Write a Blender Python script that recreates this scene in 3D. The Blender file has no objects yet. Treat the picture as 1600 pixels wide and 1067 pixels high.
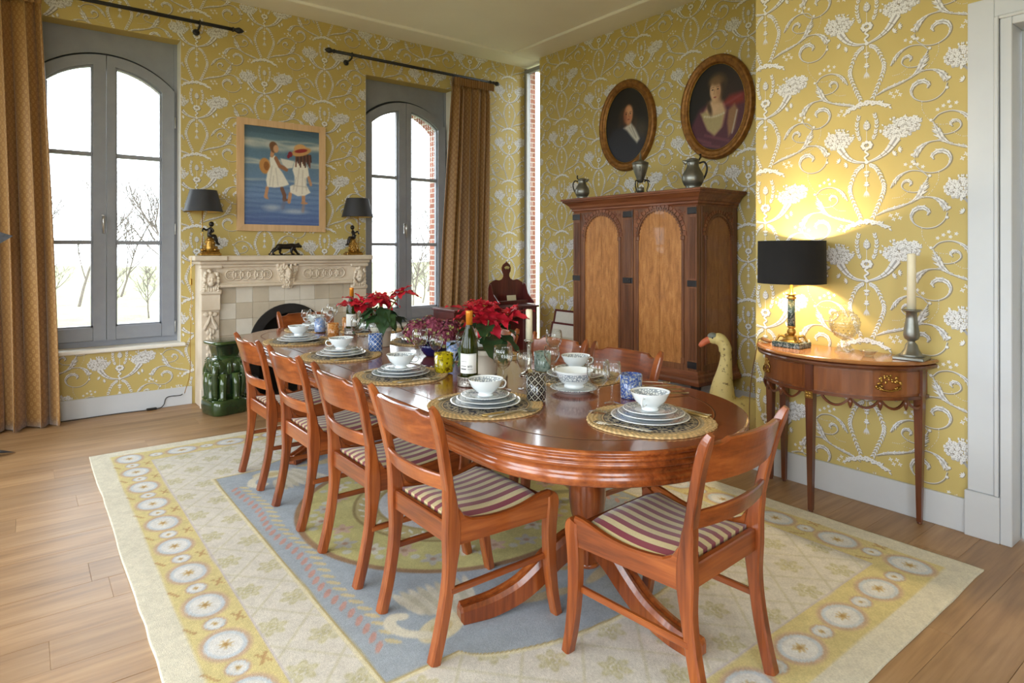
import bpy, bmesh, math, random
import numpy as np
from mathutils import Vector, Matrix, Euler, noise as mnoise

SC = bpy.context.scene
COL = SC.collection
PI = math.pi
random.seed(7)

# ------------------------------------------------------------------ camera
cam_d = bpy.data.cameras.new('camera')
cam = bpy.data.objects.new('camera', cam_d)
COL.objects.link(cam)
cam.location = (0, 0, 1.36)
cam.rotation_euler = (PI / 2, 0, math.radians(52.162 - 90))
cam_d.sensor_width = 36
cam_d.lens = 36 * 988 / 1600
cam_d.shift_y = -142.5 / 1600
cam_d.clip_start = 0.05
cam_d.clip_end = 400
SC.camera = cam

# ------------------------------------------------------------------ sky, exposure
SKY = 8.4
world = bpy.data.worlds.new('overcast_sky')
SC.world = world
world.use_nodes = True
wn = world.node_tree.nodes
wn['Background'].inputs['Color'].default_value = (0.86, 0.94, 1.0, 1)
wn['Background'].inputs['Strength'].default_value = SKY
SC.view_settings.view_transform = 'Standard'
SC.view_settings.look = 'None'
SC.view_settings.gamma = 1
SC.view_settings.use_curve_mapping = False
SC.view_settings.exposure = 0.22
SC.cycles.use_denoising = True
SC.cycles.max_bounces = 10
SC.cycles.diffuse_bounces = 6
SC.cycles.transparent_max_bounces = 24
SC.cycles.sample_clamp_indirect = 6
SC.cycles.caustics_reflective = False
SC.cycles.caustics_refractive = False

def portal(name, loc, rot, sx, sy):
    l = bpy.data.lights.new(name, 'AREA')
    l.shape = 'RECTANGLE'; l.size = sx; l.size_y = sy
    l.cycles.is_portal = True
    o = bpy.data.objects.new(name, l); COL.objects.link(o)
    o.location = loc; o.rotation_euler = rot
    return o
# light portals in the window openings (they add no light of their own)
YA, XB, XC, ZC = 6.183, 4.885, 3.605, 3.65
XD, YD = -2.4, -2.2           # the two walls behind the camera
W1, W2 = 0.569, 3.399         # centres of the two arched windows
HW = 0.544                    # half width of their openings
portal('portal_window', (W1, YA + .5, 1.9), (-PI / 2, 0, 0), 1.1, 2.7)
portal('portal_window', (W2, YA + .5, 1.9), (-PI / 2, 0, 0), 1.1, 2.7)
portal('portal_window', (5.3, 5.97, 1.85), (0, PI / 2, 0), 3.6, .45)
DWIN = [(-1.2, 0.8), (1.3, 3.3), (3.7, 5.6)]   # windows in the wall left of the camera
for a, b in DWIN:
    portal('portal_window', (XD - .3, (a + b) / 2, 1.75), (0, -PI / 2, 0), 2.7, b - a)
RWIN = [(-2.0, .2)]               # windows in the wall behind the camera
for a, b in RWIN:
    portal('portal_window', ((a + b) / 2, YD - .3, 1.75), (PI / 2, 0, 0), b - a, 2.7)

# ------------------------------------------------------------------ colour helpers
def lin(c):
    return tuple((v / 12.92 if v <= 0.04045 else ((v + 0.055) / 1.055) ** 2.4) for v in c)
def rgb(r, g, b):
    return lin((r / 255, g / 255, b / 255))
def nlin(a):
    a = np.asarray(a, float) / 255.0
    return np.where(a <= 0.04045, a / 12.92, ((a + 0.055) / 1.055) ** 2.4)

# ------------------------------------------------------------------ material helpers
class NT:
    def __init__(s, name):
        s.m = bpy.data.materials.new(name); s.m.use_nodes = True
        s.t = s.m.node_tree; s.n = s.t.nodes; s.l = s.t.links
        s.p = s.n['Principled BSDF']; s.out = s.n['Material Output']
    def node(s, typ, **kw):
        n = s.n.new(typ)
        for k, v in kw.items(): setattr(n, k, v)
        return n
    def link(s, a, b): s.l.new(a, b)
    def coords(s, which='Object', scale=(1, 1, 1), rot=(0, 0, 0)):
        tc = s.node('ShaderNodeTexCoord'); mp = s.node('ShaderNodeMapping')
        mp.inputs['Scale'].default_value = scale; mp.inputs['Rotation'].default_value = rot
        s.link(tc.outputs[which], mp.inputs['Vector']); return mp.outputs['Vector']
    def noise(s, vec, scale=5, detail=4, rough=.55, dist=0):
        n = s.node('ShaderNodeTexNoise'); n.inputs['Scale'].default_value = scale
        n.inputs['Detail'].default_value = detail; n.inputs['Roughness'].default_value = rough
        n.inputs['Distortion'].default_value = dist
        if vec is not None: s.link(vec, n.inputs['Vector'])
        return n.outputs['Fac']
    def ramp(s, fac, stops, interp='LINEAR'):
        r = s.node('ShaderNodeValToRGB'); r.color_ramp.interpolation = interp
        e = r.color_ramp.elements
        while len(e) < len(stops): e.new(0.5)
        for i, (p, c) in enumerate(stops):
            e[i].position = p; e[i].color = (*c, 1) if len(c) == 3 else c
        s.link(fac, r.inputs['Fac']); return r.outputs['Color']
    def mix(s, fac, a, b, blend='MIX'):
        n = s.node('ShaderNodeMix'); n.data_type = 'RGBA'; n.blend_type = blend
        for sock, v in ((n.inputs['Factor'], fac), (n.inputs[6], a), (n.inputs[7], b)):
            if hasattr(v, 'is_output'): s.link(v, sock)
            else: sock.default_value = v if isinstance(v, (int, float)) else ((*v, 1) if len(v) == 3 else v)
        return n.outputs[2]
    def math(s, op, a, b=None):
        n = s.node('ShaderNodeMath', operation=op)
        for i, v in enumerate((a, b)):
            if v is None: continue
            if hasattr(v, 'is_output'): s.link(v, n.inputs[i])
            else: n.inputs[i].default_value = v
        return n.outputs[0]
    def color(s, c):
        if hasattr(c, 'is_output'): s.link(c, s.p.inputs['Base Color'])
        else: s.p.inputs['Base Color'].default_value = (*c, 1)
        return s
    def set(s, **kw):
        names = dict(rough='Roughness', metal='Metallic', coat='Coat Weight', coat_rough='Coat Roughness', spec='Specular IOR Level', trans='Transmission Weight', ior='IOR', sheen='Sheen Weight', sss='Subsurface Weight')
        for k, v in kw.items():
            sock = s.p.inputs[names[k]]
            if hasattr(v, 'is_output'): s.link(v, sock)
            else: sock.default_value = v
        return s
    def bump(s, h, strength=.2, dist=.01):
        b = s.node('ShaderNodeBump'); b.inputs['Strength'].default_value = strength
        b.inputs['Distance'].default_value = dist
        s.link(h, b.inputs['Height']); s.link(b.outputs['Normal'], s.p.inputs['Normal']); return s

def mottled(name, c1, c2, scale=6, rough=.6, bump=0, bscale=60, metal=0, **kw):
    t = NT(name); v = t.coords()
    t.color(t.ramp(t.noise(v, scale), [(.3, c1), (.7, c2)])).set(rough=rough, metal=metal, **kw)
    if bump: t.bump(t.noise(v, bscale, 3), bump, .004)
    return t.m

def wood(name, dark, mid, light, axis='z', rough=.3, coat=.4, fine=55, along=3.0, coat_rough=.12):
    t = NT(name)
    sc = {'x': (along, fine, fine), 'y': (fine, along, fine), 'z': (fine, fine, along)}[axis]
    sc2 = tuple(v * .12 if v == fine else v * .35 for v in sc)
    oi = t.node('ShaderNodeObjectInfo')
    tc = t.node('ShaderNodeTexCoord'); ad = t.node('ShaderNodeVectorMath', operation='ADD')
    t.link(tc.outputs['Object'], ad.inputs[0]); 
    sclr = t.node('ShaderNodeVectorMath', operation='SCALE'); sclr.inputs['Scale'].default_value = 7.3
    cmb = t.node('ShaderNodeCombineXYZ')
    for i in range(3): t.link(oi.outputs['Random'], cmb.inputs[i])
    t.link(cmb.outputs[0], sclr.inputs[0]); t.link(sclr.outputs[0], ad.inputs[1])
    def mp(s_):
        m = t.node('ShaderNodeMapping'); m.inputs['Scale'].default_value = s_
        t.link(ad.outputs[0], m.inputs['Vector']); return m.outputs['Vector']
    n1 = t.noise(mp(sc), 1, 4, .6, .3); n2 = t.noise(mp(sc2), 1, 3, .5, .8)
    f = t.math('ADD', t.math('MULTIPLY', n1, .45), t.math('MULTIPLY', n2, .55))
    t.color(t.ramp(f, [(.33, dark), (.5, mid), (.68, light)])).set(rough=rough, coat=coat, coat_rough=coat_rough)
    t.bump(n1, .08, .002)
    return t.m

def vcol_mat(name, rough=.7, extra_noise=0, nscale=80, bump=0, **kw):
    t = NT(name)
    a = t.node('ShaderNodeAttribute', attribute_name='Col')
    c = a.outputs['Color']
    if extra_noise:
        f = t.noise(t.coords(), nscale, 3)
        c = t.mix(1.0, c, t.ramp(f, [(.25, (1 - extra_noise,) * 3), (.75, (1, 1, 1))]), 'MULTIPLY')
    t.color(c).set(rough=rough, **kw)
    if bump: t.bump(t.noise(t.coords(), nscale * 2.2, 2), bump, .003)
    return t.m

def thin_glass(name, tint=(1, 1, 1), rough=0.0, base=.04, strength=1.0, haze=None):
    """thin-walled glass: a clear pane that mirrors more at grazing angles"""
    t = NT(name); t.n.remove(t.p)
    tr = t.node('ShaderNodeBsdfTransparent'); tr.inputs['Color'].default_value = (*tint, 1)
    gl = t.node('ShaderNodeBsdfGlossy'); gl.inputs['Roughness'].default_value = rough
    lw = t.node('ShaderNodeLayerWeight'); lw.inputs['Blend'].default_value = .5
    f = t.math('MULTIPLY', t.math('ADD', t.math('POWER', lw.outputs['Facing'], 2.6), base), strength)
    mx = t.node('ShaderNodeMixShader'); t.link(f, mx.inputs[0]); t.link(tr.outputs[0], mx.inputs[1]); t.link(gl.outputs[0], mx.inputs[2])
    res = mx.outputs[0]
    if haze:
        df = t.node('ShaderNodeBsdfDiffuse'); df.inputs['Color'].default_value = (*haze[1], 1)
        m2 = t.node('ShaderNodeMixShader'); m2.inputs[0].default_value = haze[0]
        t.link(res, m2.inputs[1]); t.link(df.outputs[0], m2.inputs[2]); res = m2.outputs[0]
    t.link(res, t.out.inputs['Surface'])
    return t.m

# ------------------------------------------------------------------ mesh builder
class MB:
    def __init__(s):
        s.v = []; s.f = []; s.sm = []; s.mi = []; s.uv = None
    def add(s, vs, fs, smooth=False, mi=0):
        o = len(s.v); s.v.extend([tuple(p) for p in vs])
        for f in fs:
            s.f.append(tuple(i + o for i in f)); s.sm.append(smooth); s.mi.append(mi)
        return s
    def box(s, x0, x1, y0, y1, z0, z1, mi=0):
        vs = [(x, y, z) for z in (z0, z1) for y in (y0, y1) for x in (x0, x1)]
        return s.add(vs, [(0, 2, 3, 1), (4, 5, 7, 6), (0, 1, 5, 4), (2, 6, 7, 3), (0, 4, 6, 2), (1, 3, 7, 5)], False, mi)
    def cbox(s, x0, x1, y0, y1, z0, z1, c=.004, mi=0):
        """box with chamfered edges"""
        xs = (x0, x1); ys = (y0, y1); zs = (z0, z1); vs = []; idx = {}
        for i in (0, 1):
            for j in (0, 1):
                for k in (0, 1):
                    sx, sy, sz = (1 if i == 0 else -1), (1 if j == 0 else -1), (1 if k == 0 else -1)
                    for ax in range(3):
                        p = [xs[i] + sx * c, ys[j] + sy * c, zs[k] + sz * c]
                        p[ax] = (xs[i], ys[j], zs[k])[ax]
                        idx[(i, j, k, ax)] = len(vs); vs.append(tuple(p))
        g = lambda i, j, k, a: idx[(i, j, k, a)]
        fs = []
        for a in range(3):
            b, d = (a + 1) % 3, (a + 2) % 3
            for sd in (0, 1):
                q = []
                for (m, n) in ((0, 0), (1, 0), (1, 1), (0, 1)):
                    t = [0, 0, 0]; t[a] = sd; t[b] = m; t[d] = n; q.append(g(*t, a))
                fs.append(tuple(q if sd else q[::-1]))
        for a in range(3):                      # edge chamfers running along axis a
            b, d = (a + 1) % 3, (a + 2) % 3
            for m in (0, 1):
                for n in (0, 1):
                    t0 = [0, 0, 0]; t1 = [0, 0, 0]; t0[a] = 0; t1[a] = 1
                    t0[b] = t1[b] = m; t0[d] = t1[d] = n
                    q = [g(*t0, b), g(*t1, b), g(*t1, d), g(*t0, d)]
                    fs.append(tuple(q if (m ^ n) == 0 else q[::-1]))
        for i in (0, 1):
            for j in (0, 1):
                for k in (0, 1):
                    q = [g(i, j, k, 0), g(i, j, k, 1), g(i, j, k, 2)]
                    fs.append(tuple(q if (i + j + k) % 2 else q[::-1]))
        return s.add(vs, fs, False, mi)
    def lathe(s, prof, n=24, c=(0, 0, 0), cap0=True, cap1=True, smooth=True, mi=0, sx=1, sy=1, power=2, rot=0):
        """revolve (r,z); power>2 squares the section off"""
        vs = []; fs = []
        for r, z in prof:
            for i in range(n):
                a = 2 * PI * i / n + rot; ca, sa = math.cos(a), math.sin(a)
                k = 1 if power == 2 else 1 / ((abs(ca) ** power + abs(sa) ** power) ** (1 / power))
                vs.append((c[0] + r * ca * k * sx, c[1] + r * sa * k * sy, c[2] + z))
        m = len(prof)
        for j in range(m - 1):
            for i in range(n):
                fs.append((j * n + i, j * n + (i + 1) % n, (j + 1) * n + (i + 1) % n, (j + 1) * n + i))
        if cap0 and prof[0][0] > 1e-6: fs.append(tuple(range(n - 1, -1, -1)))
        if cap1 and prof[-1][0] > 1e-6: fs.append(tuple((m - 1) * n + i for i in range(n)))
        return s.add(vs, fs, smooth, mi)
    def tube(s, pts, r, n=8, cap=True, smooth=True, mi=0, flat=1.0, up=None, power=2):
        """tube through pts; r number or list; flat scales the second section axis"""
        pts = [Vector(p) for p in pts]; m = len(pts)
        rs = [r] * m if isinstance(r, (int, float)) else list(r)
        fl = [flat] * m if isinstance(flat, (int, float)) else list(flat)
        tang = []
        for i in range(m):
            t = pts[min(i + 1, m - 1)] - pts[max(i - 1, 0)]
            tang.append(t.normalized() if t.length > 1e-9 else Vector((0, 0, 1)))
        ref = Vector(up) if up else (Vector((0, 0, 1)) if abs(tang[0].z) < .9 else Vector((1, 0, 0)))
        vs = []; fs = []
        nrm = (ref - tang[0] * ref.dot(tang[0])).normalized()
        for i in range(m):
            t = tang[i]; nrm = (nrm - t * nrm.dot(t))
            nrm = nrm.normalized() if nrm.length > 1e-6 else t.orthogonal().normalized()
            bi = t.cross(nrm)
            for k in range(n):
                a = 2 * PI * (k + (.5 if n == 4 else 0)) / n; ca, sa = math.cos(a), math.sin(a)
                q = 1 if power == 2 else 1 / ((abs(ca) ** power + abs(sa) ** power) ** (1 / power))
                vs.append(pts[i] + nrm * (ca * rs[i] * q) + bi * (sa * rs[i] * fl[i] * q))
        for j in range(m - 1):
            for k in range(n):
                fs.append((j * n + k, j * n + (k + 1) % n, (j + 1) * n + (k + 1) % n, (j + 1) * n + k))
        if cap:
            fs.append(tuple(range(n - 1, -1, -1))); fs.append(tuple((m - 1) * n + k for k in range(n)))
        return s.add(vs, fs, smooth, mi)
    def ball(s, c, r, nu=12, nv=8, mi=0, rot=None):
        rx, ry, rz = (r, r, r) if isinstance(r, (int, float)) else r
        vs = []; fs = []; M = rot
        def P(x, y, z):
            p = Vector((x * rx, y * ry, z * rz))
            if M: p = M @ p
            return p + Vector(c)
        vs.append(P(0, 0, -1))
        for j in range(1, nv):
            b = -PI / 2 + PI * j / nv
            for i in range(nu):
                a = 2 * PI * i / nu
                vs.append(P(math.cos(b) * math.cos(a), math.cos(b) * math.sin(a), math.sin(b)))
        vs.append(P(0, 0, 1)); e = len(vs) - 1
        for i in range(nu): fs.append((0, 1 + (i + 1) % nu, 1 + i)); fs.append((e, e - nu + i, e - nu + (i + 1) % nu))
        for j in range(nv - 2):
            for i in range(nu):
                a = 1 + j * nu; fs.append((a + i, a + (i + 1) % nu, a + nu + (i + 1) % nu, a + nu + i))
        return s.add(vs, fs, True, mi)
    def prism(s, poly, axis, a0, a1, smooth=False, mi=0):
        """extrude a 2D polygon along axis ('x': poly in (y,z), 'y': (x,z), 'z': (x,y))"""
        n = len(poly)
        def P(p, a):
            return {'x': (a, p[0], p[1]), 'y': (p[0], a, p[1]), 'z': (p[0], p[1], a)}[axis]
        vs = [P(p, a0) for p in poly] + [P(p, a1) for p in poly]
        area = sum(poly[i][0] * poly[(i + 1) % n][1] - poly[(i + 1) % n][0] * poly[i][1] for i in range(n))
        flip = (area < 0) ^ (axis == 'y') ^ (a1 < a0)
        fs = []
        for i in range(n):
            q = (i, (i + 1) % n, n + (i + 1) % n, n + i); fs.append(q[::-1] if flip else q)
        c0 = tuple(range(n)); c1 = tuple(range(n, 2 * n))
        fs.append(c0 if flip else c0[::-1]); fs.append(c1[::-1] if flip else c1)
        return s.add(vs, fs, smooth, mi)
    def strip(s, top, bot, axis, a0, a1, mi=0):
        """solid between two polylines given in the plane normal to axis"""
        n = len(top)
        for i in range(n - 1):
            s.prism([bot[i], bot[i + 1], top[i + 1], top[i]], axis, a0, a1, mi=mi)
        return s
    def grid(s, P, nu, nv, smooth=True, mi=0, closed_u=False):
        vs = [P(i, j) for j in range(nv) for i in range(nu)]; fs = []
        for j in range(nv - 1):
            for i in range(nu if closed_u else nu - 1):
                fs.append((j * nu + i, j * nu + (i + 1) % nu, (j + 1) * nu + (i + 1) % nu, (j + 1) * nu + i))
        return s.add(vs, fs, smooth, mi)
    def torus(s, c, R, r, n=24, m=8, axis='z', mi=0, a0=0, a1=2 * PI, sx=1, sy=1):
        full = abs(a1 - a0 - 2 * PI) < 1e-6; pts = []
        k = n if full else n + 1
        vs = []; fs = []
        for i in range(k):
            a = a0 + (a1 - a0) * i / n
            for j in range(m):
                b = 2 * PI * j / m; q = R + r * math.cos(b)
                p = (q * math.cos(a) * sx, q * math.sin(a) * sy, r * math.sin(b))
                p = {'z': p, 'x': (p[2], p[0], p[1]), 'y': (p[0], -p[2], p[1])}[axis]
                vs.append((c[0] + p[0], c[1] + p[1], c[2] + p[2]))
        for i in range(n):
            for j in range(m):
                a, b = i * m, ((i + 1) % k) * m
                fs.append((a + j, b + j, b + (j + 1) % m, a + (j + 1) % m))
        return s.add(vs, fs, True, mi)
    def xf(s, M, start=0):
        for i in range(start, len(s.v)): s.v[i] = tuple(M @ Vector(s.v[i]))
        return s
    def jitter(s, amp, scale, start=0):
        for i in range(start, len(s.v)):
            p = Vector(s.v[i]); s.v[i] = tuple(p + mnoise.noise_vector(p * scale) * amp)
        return s
    def mesh(s, name, mats):
        me = bpy.data.meshes.new(name); me.from_pydata(s.v, [], s.f)
        me.polygons.foreach_set('use_smooth', s.sm); me.polygons.foreach_set('material_index', s.mi)
        for m in (mats if isinstance(mats, (list, tuple)) else [mats]): me.materials.append(m)
        me.update(); return me
    def build(s, name, mats, parent=None, loc=None, rot=None, weld=False):
        me = s.mesh(name, mats)
        if weld:
            bm = bmesh.new(); bm.from_mesh(me); bmesh.ops.remove_doubles(bm, verts=bm.verts, dist=1e-4); bm.to_mesh(me); bm.free()
        o = bpy.data.objects.new(name, me); COL.objects.link(o)
        if parent: o.parent = parent
        if loc: o.location = loc
        if rot: o.rotation_euler = rot
        return o

def tag(o, label=None, cat=None, group=None, kind=None):
    if label: o['label'] = label
    if cat: o['category'] = cat
    if group: o['group'] = group
    if kind: o['kind'] = kind
    return o
def thing(name, label, cat, loc=(0, 0, 0), rz=0, group=None):
    o = bpy.data.objects.new(name, None); COL.objects.link(o); o.empty_display_size = .05
    o.location = loc; o.rotation_euler = (0, 0, rz)
    return tag(o, label, cat, group)
def put(name, mesh, parent=None, loc=(0, 0, 0), rot=(0, 0, 0), scale=None):
    o = bpy.data.objects.new(name, mesh); COL.objects.link(o)
    if parent: o.parent = parent
    o.location = loc; o.rotation_euler = rot
    if scale is not None: o.scale = (scale,) * 3 if isinstance(scale, (int, float)) else scale
    return o
def dup(root, loc, rz=0, label=None, group=None, swap=None):
    """copy a thing with its parts and sub-parts (mesh data shared)"""
    r = root.copy(); COL.objects.link(r); r.location = loc; r.rotation_euler = (0, 0, rz)
    tag(r, label, None, group)
    for ch in root.children:
        c = ch.copy(); COL.objects.link(c); c.parent = r
        for g in ch.children:
            d = g.copy(); COL.objects.link(d); d.parent = c
    return r
def struct(o, label=None): 
    o['kind'] = 'structure'
    if label: o['label'] = label
    return o

def crom(pts, n=8, closed=False):
    """Catmull-Rom through pts"""
    P = [np.array(p, float) for p in pts]; out = []
    m = len(P)
    rng = range(m if closed else m - 1)
    for i in rng:
        p0 = P[(i - 1) % m] if closed or i > 0 else 2 * P[0] - P[1]
        p1, p2 = P[i], P[(i + 1) % m]
        p3 = P[(i + 2) % m] if closed or i + 2 < m else 2 * P[-1] - P[-2]
        for k in range(n):
            t = k / n
            out.append(.5 * ((2 * p1) + (p2 - p0) * t + (2 * p0 - 5 * p1 + 4 * p2 - p3) * t * t + (3 * p1 - p0 - 3 * p2 + p3) * t ** 3))
    if not closed: out.append(P[-1])
    return out
def set_cols(me, cols):
    a = me.color_attributes.new('Col', 'FLOAT_COLOR', 'POINT')
    full = np.ones((len(cols), 4), np.float32); full[:, :3] = cols
    a.data.foreach_set('color', full.ravel())
def np_mesh(name, verts, quads, mat, cols=None, smooth=True):
    me = bpy.data.meshes.new(name)
    verts = np.asarray(verts, np.float32); quads = np.asarray(quads, np.int32)
    k = quads.shape[1]
    me.vertices.add(len(verts)); me.vertices.foreach_set('co', verts.ravel())
    me.loops.add(quads.size); me.loops.foreach_set('vertex_index', quads.ravel())
    me.polygons.add(len(quads)); me.polygons.foreach_set('loop_start', np.arange(0, quads.size, k, dtype=np.int32))
    me.polygons.foreach_set('loop_total', np.full(len(quads), k, np.int32))
    me.polygons.foreach_set('use_smooth', np.full(len(quads), smooth))
    me.update(calc_edges=True); me.materials.append(mat)
    if cols is not None: set_cols(me, cols)
    return me
def grid_quads(nx, ny):
    i, j = np.meshgrid(np.arange(nx - 1), np.arange(ny - 1)); a = (j * nx + i).ravel()
    return np.stack([a, a + 1, a + nx + 1, a + nx], 1)
# ================================================================== materials of the room
M = {}
M['paper'] = mottled('wallpaper_ground', rgb(192, 171, 102), rgb(200, 180, 112), 3, .6)
M['print'] = vcol_mat('wallpaper_print', .6)
M['trim'] = mottled('white_trim_paint', rgb(200, 204, 210), rgb(208, 212, 217), 3, .4)
M['ceil'] = mottled('ceiling_paint', rgb(240, 239, 236), rgb(244, 243, 240), 2, .8)
M['grey'] = mottled('grey_window_paint', rgb(138, 142, 152), rgb(146, 150, 159), 9, .45)
M['pane'] = thin_glass('window_pane', (.97, .98, .98), 0, strength=.9)
M['steel'] = mottled('brushed_steel', rgb(190, 190, 188), rgb(205, 205, 203), 20, .3, metal=1)
M['black_iron'] = mottled('black_iron', rgb(24, 23, 24), rgb(36, 35, 36), 14, .5)
M['sill'] = mottled('sill_paint', rgb(228, 224, 214), rgb(236, 232, 224), 5, .45)

def brick_mat():
    t = NT('brick_masonry'); v = t.coords('Object')
    # bricks by height on upright faces: use x+y as the running coordinate
    sp = t.node('ShaderNodeSeparateXYZ'); t.link(v, sp.inputs[0])
    cb = t.node('ShaderNodeCombineXYZ'); t.link(t.math('ADD', sp.outputs[0], sp.outputs[1]), cb.inputs[0]); t.link(sp.outputs[2], cb.inputs[1])
    b = t.node('ShaderNodeTexBrick'); t.link(cb.outputs[0], b.inputs['Vector'])
    b.inputs['Color1'].default_value = (*rgb(152, 96, 78), 1); b.inputs['Color2'].default_value = (*rgb(130, 80, 64), 1)
    b.inputs['Mortar'].default_value = (*rgb(186, 176, 164), 1)
    b.inputs['Scale'].default_value = 1; b.inputs['Brick Width'].default_value = .21; b.inputs['Row Height'].default_value = .062
    b.inputs['Mortar Size'].default_value = .006
    t.color(b.outputs['Color']).set(rough=.9)
    return t.m
M['brick'] = brick_mat()

def plank_mat():
    t = NT('oak_floor_board')
    oi = t.node('ShaderNodeObjectInfo'); tc = t.node('ShaderNodeTexCoord')
    cmb = t.node('ShaderNodeCombineXYZ')
    t.link(t.math('MULTIPLY', oi.outputs['Random'], 31.0), cmb.inputs[1]); t.link(t.math('MULTIPLY', oi.outputs['Random'], 11.0), cmb.inputs[0])
    ad = t.node('ShaderNodeVectorMath', operation='ADD'); t.link(tc.outputs['Object'], ad.inputs[0]); t.link(cmb.outputs[0], ad.inputs[1])
    def mp(s_):
        m = t.node('ShaderNodeMapping'); m.inputs['Scale'].default_value = s_
        t.link(ad.outputs[0], m.inputs['Vector']); return m.outputs['Vector']
    n1 = t.noise(mp((2.5, 42, 4)), 1, 5, .6, .2); n2 = t.noise(mp((1.0, 7, 1)), 1, 3, .5, 1.0)
    f = t.math('ADD', t.math('MULTIPLY', n1, .5), t.math('MULTIPLY', n2, .5))
    c = t.ramp(f, [(.34, rgb(138, 104, 70)), (.5, rgb(166, 130, 92)), (.66, rgb(184, 150, 112))])
    hue = t.ramp(oi.outputs['Random'], [(0, (.86, .85, .84)), (.5, (.97, .96, .95)), (1, (1.06, 1.05, 1.03))])
    t.color(t.mix(1.0, c, hue, 'MULTIPLY')).set(rough=t.math('ADD', t.math('MULTIPLY', n1, .15), .33))
    t.bump(n1, .06, .002)
    return t.m
M['plank'] = plank_mat()

# ================================================================== floor of oak boards
fl = MB().box(XD - .3, 5.3, YD - .3, YA + .05, -.06, -.012).build('floor', mottled('sub_floor', rgb(60, 44, 30), rgb(72, 54, 38), 4, .9))
struct(fl, 'oak plank floor with boards running along the window wall')
rnd = random.Random(3)
BW = .192
y = YA - .001; row = 0
while y > -.6:
    x = XD - rnd.uniform(0, 1.8) + .0
    while x < 5.25:
        L = rnd.choice((1.6, 1.9, 2.2, 2.4)); x1 = min(x + L, 5.25); x0 = max(x, XD)
        if x1 - x0 > .15:
            if not (x0 > XC + .1 and y < 2.1):
                x1c = x1 if y > 2.2 else min(x1, XC + .12)
                h = rnd.uniform(-.0006, .0004); w = (x1c - x0) / 2
                m = MB().cbox(-w + .0002, w - .0002, -BW / 2 + .0005, BW / 2 - .0005, -.014, 0, .0008)
                p = m.build('plank', M['plank'], fl, ((x0 + x1c) / 2, y - BW / 2, h))
        x += L
    y -= BW; row += 1

# the boards behind the camera, joined
m = MB()
yy = y
while yy > YD:
    m.cbox(XD, XC, yy - BW + .0014, yy, -.014, 0, .0012); yy -= BW
tag(m.build('plank_run', M['plank'], fl), kind='stuff')

# ================================================================== walls
def wall_boxes(rects, axis, p0, p1):
    m = MB()
    for a0, a1, z0, z1 in rects:
        if axis == 'y': m.box(a0, a1, p0, p1, z0, z1)
        else: m.box(p0, p1, a0, a1, z0, z1)
    return m
WZ0, WZ1 = .55, 3.205
winA = [(W1 - HW, W1 + HW), (W2 - HW, W2 + HW)]
rects = [(XD - .3, winA[0][0], 0, ZC), (winA[0][1], winA[1][0], 0, ZC), (winA[1][1], 5.0, 0, ZC)]
for a, b in winA: rects += [(a, b, 0, WZ0), (a, b, WZ1, ZC)]
wallA = struct(wall_boxes(rects, 'y', YA, YA + .24).build('wall_left', M['paper']), 'yellow wallpapered wall with two arched windows')
# outside brick skin of that wall, with arched openings
m = MB()
def arch_z(dx, R=.66, top=2.97): return top - R + math.sqrt(max(R * R - dx * dx, 0))
OB = .50
edges = [XD - .3] + [v for c in (W1, W2) for v in (c - OB, c + OB)] + [5.05]
for k in range(0, len(edges), 2): m.box(edges[k], edges[k + 1], YA + .262, YA + .46, 0, ZC + .2)
for c in (W1, W2):
    m.box(c - OB, c + OB, YA + .262, YA + .46, 0, WZ0 + .02)
    xs = np.linspace(-OB, OB, 17)
    m.strip([(c + d, ZC + .2) for d in xs], [(c + d, arch_z(d)) for d in xs], 'y', YA + .262, YA + .46)
m.box(5.05, 5.2, YA + .018, YA + .46, 0, ZC + .2)
skin = struct(m.build('wall_outside', M['brick']), 'red brick outside face around the windows')
# right wall behind the cabinet, the projecting wall by the door, unseen walls
YSL = 5.752
m = MB().box(XB, XB + .25, 2.0, YSL, 0, ZC)
wallB = struct(m.build('wall_right', M['paper']), 'yellow wallpapered wall behind the cabinet')
DY0, DY1, DZ = -.02, .925, 2.47
m = MB().box(XC, XC + .28, DY1, 2.172, 0, ZC).box(XC, XC + .28, DY0, DY1, DZ, ZC).box(XC, XC + .28, YD, DY0, 0, ZC)
m.box(XC + .28, XB + .25, 1.9, 2.0, 0, ZC)
wallC = struct(m.build('wall_front', M['paper']), 'yellow wallpapered wall beside the white door')
plain = M['paper']
def holed(wins, a0, a1, z0, z1):
    r = []; e = a0
    for a, b in wins:
        r += [(e, a, 0, ZC), (a, b, 0, z0), (a, b, z1, ZC)]; e = b
    return r + [(e, a1, 0, ZC)]
struct(wall_boxes(holed(DWIN, YD, YA, .4, 3.1), 'x', XD - .3, XD).build('wall_near', plain))
struct(wall_boxes(holed(RWIN, XD - .3, XC, .4, 3.1), 'y', YD - .3, YD).build('wall_rear', plain))
# white reveals of the windows (right cheeks, catching the light)
# ceiling with its flat border band
cb = MB().box(XD - .3, 5.3, YD - .3, YA + .3, ZC + .03, ZC + .12)
B = .34
ce = struct(cb.build('ceiling', M['ceil']), 'plain off-white ceiling with a flat stepped border')
def band(x0, x1, y0, y1):
    return MB().cbox(x0, x1, y0, y1, ZC, ZC + .031, .006)
band(XD, 5.3, YA - B, YA + .05).build('ceiling_border', M['ceil'], ce)
band(XB - B, XB + .3, 2.0, YA - B).build('ceiling_border', M['ceil'], ce)
band(XC - B, XB - B, 2.172 - .0, 2.172 + B).build('ceiling_border', M['ceil'], ce)
band(XC - B, XC + .1, YD, 2.172).build('ceiling_border', M['ceil'], ce)

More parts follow.
